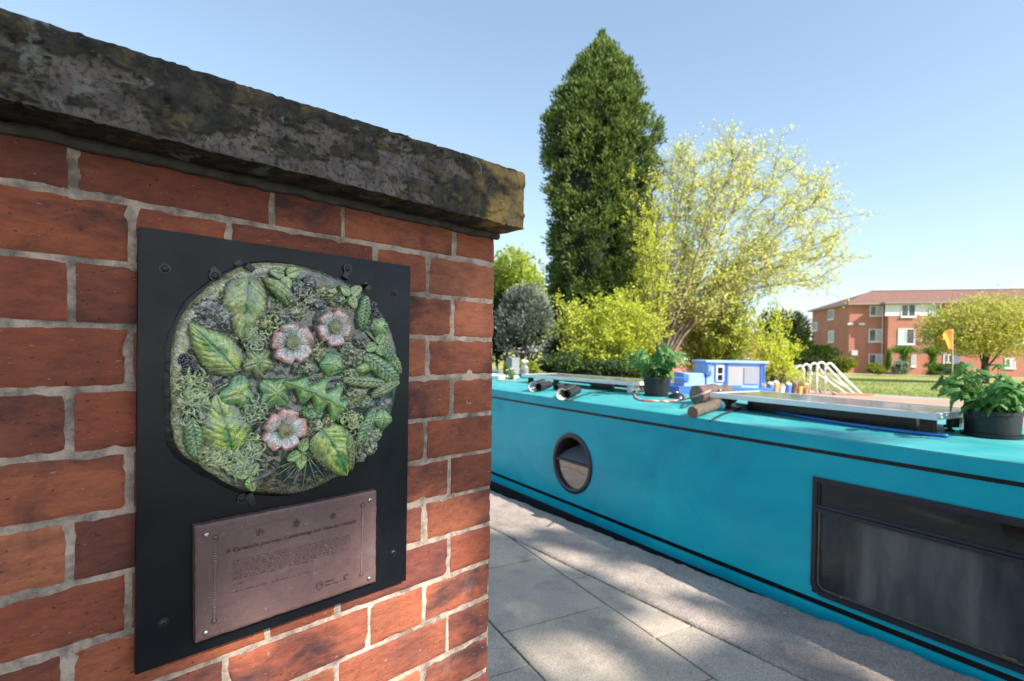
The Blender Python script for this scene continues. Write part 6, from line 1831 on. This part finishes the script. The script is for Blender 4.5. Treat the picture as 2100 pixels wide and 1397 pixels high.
GAPS = [(815, 1330, .24, 'w'), (620, 1440, .22, 'w'), (930, 1430, .22, 'w'),
        (1180, 1350, .19, 'g'), (1060, 1250, .08, 'g'), (1850, 1385, .12, 'g'), (1330, 1180, .08, 'g'), (1480, 1290, .08, 'g')]
shade_tree()
# ================================================================== FAR BANK THINGS AND BUILDINGS
M_fbrick = None
t = NT('far_brickwork'); co = t.coord(False)
fc = t.ramp(t.noise(.5, 5, .6, co=co), [(.3, (.42, .17, .115)), (.7, (.52, .23, .16))])
fc = t.mix(.5, fc, t.ramp(t.noise(14, 4, .7, co=co, stretch=(1, 1, 3)), [(.3, (.75, .72, .7)), (.7, (1.2, 1.18, 1.15))]), 'MULTIPLY')
M_fbrick = t.out(fc, .9, t.bump(t.noise(16, 3, co=co, stretch=(1, 1, 3)), .01))
M_ftile = simple('roof_tile', (.21, .105, .078), .85, .28, 5, .04, 12)
M_upvc = simple('white_window_frame', (.76, .77, .76), .4, .04, 3)
M_render = simple('white_cladding', (.78, .78, .76), .6, .05, 1)
t = NT('far_window_glass'); M_fglass = t.out(t.ramp(t.noise(.9, 3, co=t.coord()), [(.35, (.03, .04, .045)), (.65, (.16, .19, .19))]), .08)
M_curt = simple('net_curtain', (.55, .58, .55), .8, .15, 4)
M_soff = simple('soffit', (.35, .30, .26), .7, .1, 2)

def apartment():
    A = at_depth(1740, 731, 58.8); Bq = at_depth(1925, 731, 56.4); Cq = at_depth(1664, 731, 69.0)
    gz0 = far_z(58) - .02
    A2, B2, C2 = Vector((A.x, A.y, 0)), Vector((Bq.x, Bq.y, 0)), Vector((Cq.x, Cq.y, 0))
    ex = (B2 - A2).normalized(); ang = math.atan2(ex.y, ex.x)
    o = thing('apartment_block', 'three storey red brick apartment block with brown tiled hip roof beyond the lawn', 'building', (A.x, A.y, gz0), ang)
    inv = Matrix.Rotation(-ang, 3, 'Z'); left = inv @ (C2 - A2)          # far end of the left face, in block coordinates
    fr = Frame((A.x, A.y), ang)
    def F_(px, py, y=0.0): x, z = fr.hit(px, py, y); return x, z - gz0
    H = F_(1742, 622)[1]; xr = F_(1812, 700)[0]; PD = 1.15                # projecting bay starts at xr
    Lx = 34.0
    wall = MB()
    # footprint, counter-clockwise seen from above
    foot = [(0, 0), (xr, 0), (xr, -PD), (Lx, -PD), (Lx, 11), (left.x, left.y)]
    n = len(foot)
    V = [(x, y, 0) for x, y in foot] + [(x, y, H) for x, y in foot]
    wall.add(V, [(i, (i + 1) % n, n + (i + 1) % n, n + i) for i in range(n)] + [tuple(range(n - 1, -1, -1))])
    wall.build('wall', M_fbrick, o)
    band_ = MB(); zb = F_(1860, 723, -PD)[1]
    band_.box((xr + .05, -PD - .03, zb - .06), (Lx, -PD - .002, zb + .05)); band_.build('string_course', M_soff, o)
    # roof: hipped, overhanging eaves
    ov = .5; zr = F_(1850, 595, 4.0)[1]; ed = [(-ov * .6, -ov), (xr - ov, -ov), (xr - ov, -PD - ov), (Lx + ov, -PD - ov), (Lx + ov, 11 + ov), (left.x - ov, left.y + ov)]
    r1 = (3.6, 5.0, zr); r2 = (Lx - 5, 4.9, zr)
    m = MB(); V = [(x, y, H - .02) for x, y in ed] + [r1, r2]
    m.add(V, [(0, 1, 6), (1, 2, 7, 6), (2, 3, 7), (3, 4, 7), (4, 5, 6, 7), (5, 0, 6)]); m.build('roof', M_ftile, o)
    m = MB(); V = [(x, y, H - .03) for x, y in ed] + [(x, y, H - .20) for x, y in ed]; k = len(ed)
    m.add(V, [(i, (i + 1) % k, k + (i + 1) % k, k + i) for i in range(k)] + [tuple(range(k, 2 * k))]); m.build('gutter', M_soff, o)
    m = MB(); m.tube([Vector(r1) + Vector((0, 0, .02)), Vector(r2) + Vector((0, 0, .02))], .09, 6); m.tube([Vector(r1), Vector((ed[0][0], ed[0][1], H))], .07, 6); m.build('ridge_tiles', M_ftile, o)
    def window(x0, x1, z0, z1, y, ny, mull=1, M=None):
        f = bpy.data.objects.new('window', None); COL.objects.link(f); f.parent = o; f.empty_display_size = .2
        if M is not None: f.matrix_local = M
        w = .09; m = MB()
        m.box((x0, y - .06, z0), (x0 + w, y - .002, z1)); m.box((x1 - w, y - .06, z0), (x1, y - .002, z1)); m.box((x0 + w, y - .058, z1 - w), (x1 - w, y - .002, z1)); m.box((x0 + w, y - .058, z0), (x1 - w, y - .002, z0 + w))
        for q in range(mull):
            xm = x0 + (x1 - x0) * (q + 1) / (mull + 1); m.box((xm - w / 2, y - .056, z0 + w), (xm + w / 2, y - .002, z1 - w))
        m.box((x0 - .06, y - .12, z0 - .10), (x1 + .06, y - .002, z0 - .002)); m.build('frame', M_upvc, f)
        for q in range(mull + 1):
            xa = x0 + (x1 - x0) * q / (mull + 1); xb = x0 + (x1 - x0) * (q + 1) / (mull + 1); m = MB(); m.box((xa + w * .6, y - .03, z0 + w), (xb - w * .6, y - .025, z1 - w)); m.build('pane', M_fglass if (q + int(x0 * 3)) % 3 else M_curt, f)
    for px0, px1, py0, py1 in ((1783, 1811, 627, 648), (1781, 1811, 675, 701), (1781, 1811, 726, 746)):
        a, b_ = F_(px0, py1), F_(px1, py0); window(a[0], b_[0], a[1], b_[1], 0, 1, 1)
    wins = [(1847, 1878, 624, 650), (1841, 1876, 674, 706), (1897, 1915, 674, 700), (1905, 1930, 624, 648), (1934, 1955, 727, 745), (1868, 1878, 728, 752), (1985, 2015, 680, 708), (2060, 2082, 735, 755), (2000, 2030, 626, 650), (2075, 2100, 680, 706)]
    # white cladding band of the top storey, between windows
    z0, z1 = F_(1860, 648, -PD)[1], F_(1860, 624, -PD)[1]; cl = MB(); a = F_(1815, 640, -PD)[0]; b_ = F_(1908, 640, -PD)[0]
    cl.box((a, -PD - .035, z0), (b_, -PD - .002, z1)); cl.build('cladding_panel', M_render, o)
    cl = MB(); cl.box((F_(1990, 640, -PD)[0], -PD - .035, z0), (F_(2100, 640, -PD)[0], -PD - .002, z1)); cl.build('cladding_panel', M_render, o)
    for px0, px1, py0, py1 in wins:
        a, b_ = F_(px0, py1, -PD), F_(px1, py0, -PD); window(a[0], b_[0], a[1], b_[1], -PD - .036 if py0 < 640 else -PD, 1, 1)
    # door beside the porch
    a, b_ = F_(1955, 768, -PD), F_(1968, 728, -PD)
    dr = MB(); dr.box((a[0], -PD - .05, 0), (b_[0], -PD - .002, b_[1])); dr.build('door', simple('grey_blue_door', (.16, .19, .28), .5), o)
    # windows of the left face: they lie in a plane turned with that face
    la = math.atan2(left.y, left.x); Lm = Matrix.Rotation(la + math.pi, 4, 'Z')
    # plane through the origin along left; use its own frame for pixel hits
    lf = Frame((A.x, A.y), ang + la + math.pi)
    for px0, px1, py0, py1 in ((1699, 1711, 634, 656), (1699, 1711, 678, 702), (1668, 1677, 661, 679), (1699, 1711, 722, 742)):
        (xa, za), (xb, zb_) = lf.hit(px0, py1), lf.hit(px1, py0); window(xa, xb, za - gz0, zb_ - gz0, 0, 1, 0, Lm)
    # flood lights on the corner and a white lamp
    for px, py in ((1744, 665), (1767, 665)):
        x, z = F_(px, py, -.2); m = MB(); m.box((x - .28, -.35, z - .10), (x + .28, -.06, z + .12), .04); m.tube([(x, -.06, z), (x, .0, z)], .05, 6); m.build('flood_light', M_upvc, o)
    x, z = F_(1752, 724, -.05); m = MB(); m.box((x - .32, -.14, z - .28), (x + .32, -.002, z + .28), .05); m.build('wall_lamp', M_curt, o)
    m = MB(); x, z = F_(1885, 703, -PD - .2); m.lathe([(.32, 0), (.25, .08), (.05, .14)], 16, Matrix.Translation((x, -PD - .3, z)) @ Matrix.Rotation(R(110), 4, 'X')); m.tube([(x, -PD - .2, z), (x - .1, -PD, z - .2)], .03, 5); m.build('satellite_dish', M_soff, o)
    # down pipes
    m = MB(); m.tube([(xr - .15, -.08, .1), (xr - .15, -.08, H - .2)], .05, 6); m.build('down_pipe', M_upvc, o)
    return fr, gz0, PD, F_
fr, gz0, PD, F_ = apartment()
# climber covered porch (a thing of its own against the wall)
p = at_depth(1868, 731, 54.5); po = thing('porch', 'brick porch canopy overgrown with bright green climber at the apartment wall', 'porch', (p.x, p.y, gz0), fr.ang)
s = 54.5 / FPX
m = MB(); m.box((-1.35, -.5, 2.35), (2.2, .8, 2.5)); m.build('canopy', M_soff, po)
for q, xx in enumerate((-.9, 1.75)):
    m = MB(); m.box((xx - .12, -.42, 0), (xx + .12, -.18, 2.35)); m.build('post', M_upvc, po)
G = np.random.default_rng(9)
for xx, w_ in ((-.75, .55), (1.75, .5)):
    n = 1600; P = np.stack([G.normal(xx, w_ * .33, n), G.normal(-.45, .16, n), G.uniform(.2, 2.5, n)], 1)
    n2 = 1300; P2 = np.stack([G.normal(xx, w_ * .95, n2), G.normal(-.45, .22, n2), G.normal(2.62, .17, n2)], 1)
    V, F = scatter(LEAF_V, LEAF_F, np.concatenate([P, P2]), None, G.uniform(.13, .22, n + n2)); link('climber', np_mesh('climber', V, F), M_climb, po)

def house(label, px0, px1, pyt, pye, Y, wallm, roofm, wins=(), depth=8, name='house', extra=None):
    a, b = at_depth(px0, 731, Y), at_depth(px1, 731, Y); g0 = far_z(Y) - .02; W_ = b.x - a.x
    o = thing(name, label, 'house', (a.x, a.y, g0)); H = at_depth(px0, pye, Y).z - g0; T = at_depth(px0, pyt, Y).z - g0
    m = MB(); m.box((0, 0, 0), (W_, depth, H)); m.build('wall', wallm, o)
    m = MB(); e = .35; m.add([(-e, -e, H - .05), (W_ + e, -e, H - .05), (W_ + e, depth + e, H - .05), (-e, depth + e, H - .05), (0, depth / 2, T), (W_, depth / 2, T)], [(0, 1, 5, 4), (2, 3, 4, 5), (1, 2, 5), (3, 0, 4), (0, 3, 2, 1)]); m.build('roof', roofm, o)
    fr_ = Frame((a.x, a.y), 0.0)
    for k, (x0, x1, y0, y1, kind) in enumerate(wins):
        (xa, za), (xb, zb) = fr_.hit(x0, y1), fr_.hit(x1, y0); za -= g0; zb -= g0
        m = MB(); m.box((xa, -.08, za), (xb, -.002, zb)); q = m.build('window' if kind == 'w' else 'garage_door', M_upvc, o)
        if kind == 'w':
            for i in range(2):
                m = MB(); c0 = xa + (xb - xa) * (.08 + .46 * i); m.box((c0, -.095, za + (zb - za) * .12), (c0 + (xb - xa) * .38, -.082, zb - (zb - za) * .12)); m.build('pane', M_fglass, q)
    m = MB(); m.box((W_ * .2, depth * .4, T - .3), (W_ * .2 + .6, depth * .4 + .6, T + .9)); m.build('chimney', wallm, o)
    return o
house('long low red brick house half hidden behind the spring foliage', 1300, 1572, 668, 692, 50, M_fbrick, M_ftile,
      [(1402, 1424, 716, 737, 'g'), (1462, 1472, 717, 735, 'w'), (1480, 1510, 714, 728, 'g'), (1522, 1536, 716, 736, 'w'), (1362, 1374, 698, 712, 'w'), (1440, 1452, 700, 710, 'w')])
M_grend = simple('grey_white_render', (.55, .56, .60), .8, .08, 1); M_slate = simple('slate', (.20, .22, .27), .8, .1, 2)
house('pale rendered house with slate roof left of the apartment block', 1615, 1668, 636, 662, 85, M_grend, M_slate, [(1640, 1650, 668, 682, 'w'), (1655, 1662, 668, 682, 'w'), (1638, 1660, 688, 700, 'w')])

# ---- white tubular handrails on the quay
M_wrail = simple('white_painted_tube', (.78, .78, .76), .35, .05, 6)
for i, (px, top, slope_px, Y, lb) in enumerate(((1633, 750, 0, 20.8, 'leftmost white tubular hoop on the far quay'), (1646, 747, 36, 20.6, 'second white tubular hoop with a sloping rail, from the left'),
                                   (1662, 745, 58, 20.3, 'third white tubular handrail from the left, sloping down to the right'), (1676, 743, 74, 20.0, 'fourth and tallest white tubular handrail, sloping down to the right'),
                                   (1693, 745, 72, 20.1, 'rightmost white tubular handrail, its rail reaching furthest right'))):
    q = at_depth(px, 731, Y); g0 = far_z(Y); top_z = at_depth(px, top, Y).z - g0; s = Y / FPX
    o = thing('handrail', lb, 'handrail', (q.x, q.y, g0), 0, 'white tubular handrails on the far quay'); m = MB(); r = .038
    P = [(0, 0, 0), (0, 0, top_z * .5), (0, 0, top_z - .17)] + [(.16 - .16 * math.cos(R(a)), 0, top_z - .17 + .17 * math.sin(R(a))) for a in (30, 60, 90, 120)]
    if slope_px: P += [(slope_px * s * .55, -.05, top_z * .52), (slope_px * s, -.1, .03)]
    else: P += [(.32, 0, top_z - .17), (.33, 0, 0)]
    m.tube(P, r, 10); m.build('rail', M_wrail, o, True)
    if slope_px:
        m = MB(); m.tube([(.05, .0, top_z * .62), (slope_px * s * .5, -.05, top_z * .28), (slope_px * s * .8, -.08, .03)], r * .8, 8); m.build('lower_rail', M_wrail, o, True)
q = at_depth(1752, 731, 19.6); st = thing('brick_step', 'low red brick step at the foot of the white handrails', 'step', (q.x, q.y, far_z(19.6)), -.1)
for k in range(6):
    for j in range(2):
        m = MB(); m.box((-.7 + k * .225, -.12 + j * .112, .0), (-.7 + k * .225 + .215, -.12 + j * .112 + .102, .07), .006); m.build('brick', M_fbrick, st)

# ---- blue boat moored at the far quay
M_blue = simple('light_blue_paint', (.36, .54, .90), .35, .12, 2.5); M_blued = simple('deep_blue_paint', (.07, .20, .62), .35, .15, 3); M_gpan = simple('grey_board', (.42, .41, .40), .7, .06, 3); M_gpan2 = simple('cool_grey_board', (.33, .34, .37), .7, .06, 3)
Yb = 14.6; q = at_depth(1450, 731, Yb); s = Yb / FPX
bb = thing('blue_boat', 'small light blue cabin boat with grey boarded windows at the far quay', 'boat', (q.x, q.y, -.36), R(-4))
def zb(py): return at_depth(1450, py, Yb).z + .36
x1 = 118 * s
m = MB(); m.prism([(-1.1, .1), (-.8, -.25), (x1 + .1, -.25), (x1 + .1, 1.5), (-.8, 1.5), (-1.1, 1.1)], -.12, zb(793)); m.build('hull', M_blued, bb)
m = MB(); v = [(0, 0, zb(812)), (x1 - .12, 0, zb(812)), (x1, 0, zb(741)), (0, 0, zb(741))]
m.add([(0, 0, .3), (x1 - .18, 0, .3), (x1, 0, zb(744)), (.0, 0, zb(744)), (0, 1.3, .3), (x1 - .18, 1.3, .3), (x1, 1.3, zb(744)), (0, 1.3, zb(744))], [(0, 1, 2, 3), (5, 4, 7, 6), (1, 5, 6, 2), (4, 0, 3, 7), (3, 2, 6, 7)]); m.build('cabin', M_blue, bb)
m = MB(); m.box((-.06, -.08, zb(744)), (x1 + .05, 1.38, zb(739.5)), .02); m.build('cabin_roof', M_blue, bb)
m = MB(); m.box((42 * s, -.03, zb(790)), (72 * s, -.004, zb(751)), .005); m.build('grey_panel', M_gpan, bb)
m = MB(); m.box((74 * s, -.03, zb(786)), (104 * s, -.004, zb(752)), .005); m.build('grey_panel', M_gpan2, bb)
m = MB(); m.box((18 * s, -.035, zb(782)), (34 * s, -.004, zb(749)), .005); w_ = m.build('window', M_upvc, bb)
for a, b_ in ((753, 765), (768, 779)):
    m = MB(); m.box((22 * s, -.045, zb(b_)), (31 * s, -.037, zb(a))); m.build('pane', M_black, w_)
m = MB(); m.box((-2 * s, -.05, zb(770)), (9 * s, -.004, zb(744)), .02); m.build('side_box', M_blued, bb); m = MB(); m.box((2 * s, -.06, zb(762)), (9 * s, -.052, zb(750)), .004); m.build('vent', M_gpan2, bb)
m = MB(); m.box((-45 * s, 0, .3), (-3 * s, 1.2, zb(766)), .02); m.build('fore_cabin', M_blue, bb)
m = MB(); m.box((-47 * s, -.03, zb(784)), (-36 * s, 0.0, zb(768)), .01); m.build('locker', M_blued, bb)
for xx in (36, 40, 107, 113):
    m = MB(); m.box((xx * s, -.03, .35), (xx * s + .03, -.004, zb(745)), .004); m.build('cabin_trim', M_blued, bb)
m = MB(); m.tube([(-1.0, -.1, zb(793)), (-1.0, -.1, zb(776)), (-.5, -.1, zb(776))], .018, 6); m.build('grab_rail', M_blued, bb)
# row of pots and bundles along the quay
M_terra = simple('terracotta', (.36, .19, .11), .8, .15, 8); M_clothb = simple('blue_cloth', (.10, .22, .62), .8, .15, 10); M_straw = simple('straw', (.55, .38, .16), .9, .2, 14)
lab = ['small terracotta pot nearest the blue boat', 'pot wrapped in blue with a white top', 'straw coloured pot beside the blue pot', 'white and terracotta pot in the middle of the row', 'pot wrapped in pale blue beside the straw bundle', 'brown pot left of the orange one', 'orange terracotta pot near the white hoops', 'terracotta pot with a white cap under the white hoops']
for i, (px, mt_, mt2) in enumerate(((1565, M_terra, M_straw), (1581, M_clothb, M_white), (1592, M_straw, M_white), (1604, M_white, M_terra), (1618, M_clothb, M_white), (1630, M_grain, M_terra), (1641, M_straw, M_terra), (1653, M_terra, M_white))):
    q = at_depth(px, 731, 19.2); o = thing('plant_pot', lab[i], 'pot', (q.x, q.y, far_z(19.2)), 0, 'row of small pots along the far quay'); h = .34 + .05 * (i % 3)
    m = MB(); m.lathe([(.085, 0), (.11, h * .75), (.122, h * .76), (.122, h), (.1, h)], 16); m.build('pot', mt_, o, angle=35)
    m = MB(); m.ball((0, 0, h + .02), .10, 2, (1.1, 1, .7), .6); m.build('filling', mt2, o, True)

# pale paved strip along the foot of the apartment block
m = MB(); V = []; F = []; cA, sA = math.cos(fr.ang), math.sin(fr.ang)
for i in range(13):
    for yy in (-PD - 4.2, -PD - 1.6):
        x = -3 + 3 * i; wx = fr.o.x + cA * x - sA * yy; wy = fr.o.y + sA * x + cA * yy; V.append((wx, wy, far_z(wy) + .0))
m.add(V, [(2 * i, 2 * i + 2, 2 * i + 3, 2 * i + 1) for i in range(12)])
tag(m.build('pavement', M_edge), kind='structure')
# a far belt of trees beyond the canal on the left, one mass
G = np.random.default_rng(41); P = []; m = MB()
for k in range(46):
    cx, cy = -95 + k * 2.0 + G.normal(0, .8), 88 + G.normal(0, 6); h = G.uniform(5, 10); r = G.uniform(2.2, 4.0)
    D = G.normal(size=(420, 3)); D /= np.linalg.norm(D, axis=1)[:, None]; q = .7 + .35 * G.random(420)
    P.append(D * q[:, None] * np.array([r, r, h * .5]) + np.array([cx, cy, -.7 + h * .52]))
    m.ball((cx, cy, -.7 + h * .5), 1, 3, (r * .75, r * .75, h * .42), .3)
P = np.concatenate(P); V, F = scatter(LEAF_V, LEAF_F, P, None, G.uniform(.4, .9, len(P)))
bd = thing('far_trees', 'distant belt of trees beyond the canal on the left', 'woodland', (0, 0, 0)); bd['kind'] = 'stuff'
link('foliage', np_mesh('foliage', V, F), M_bushm, bd); m.build('inner_foliage', M_conin, bd, True)
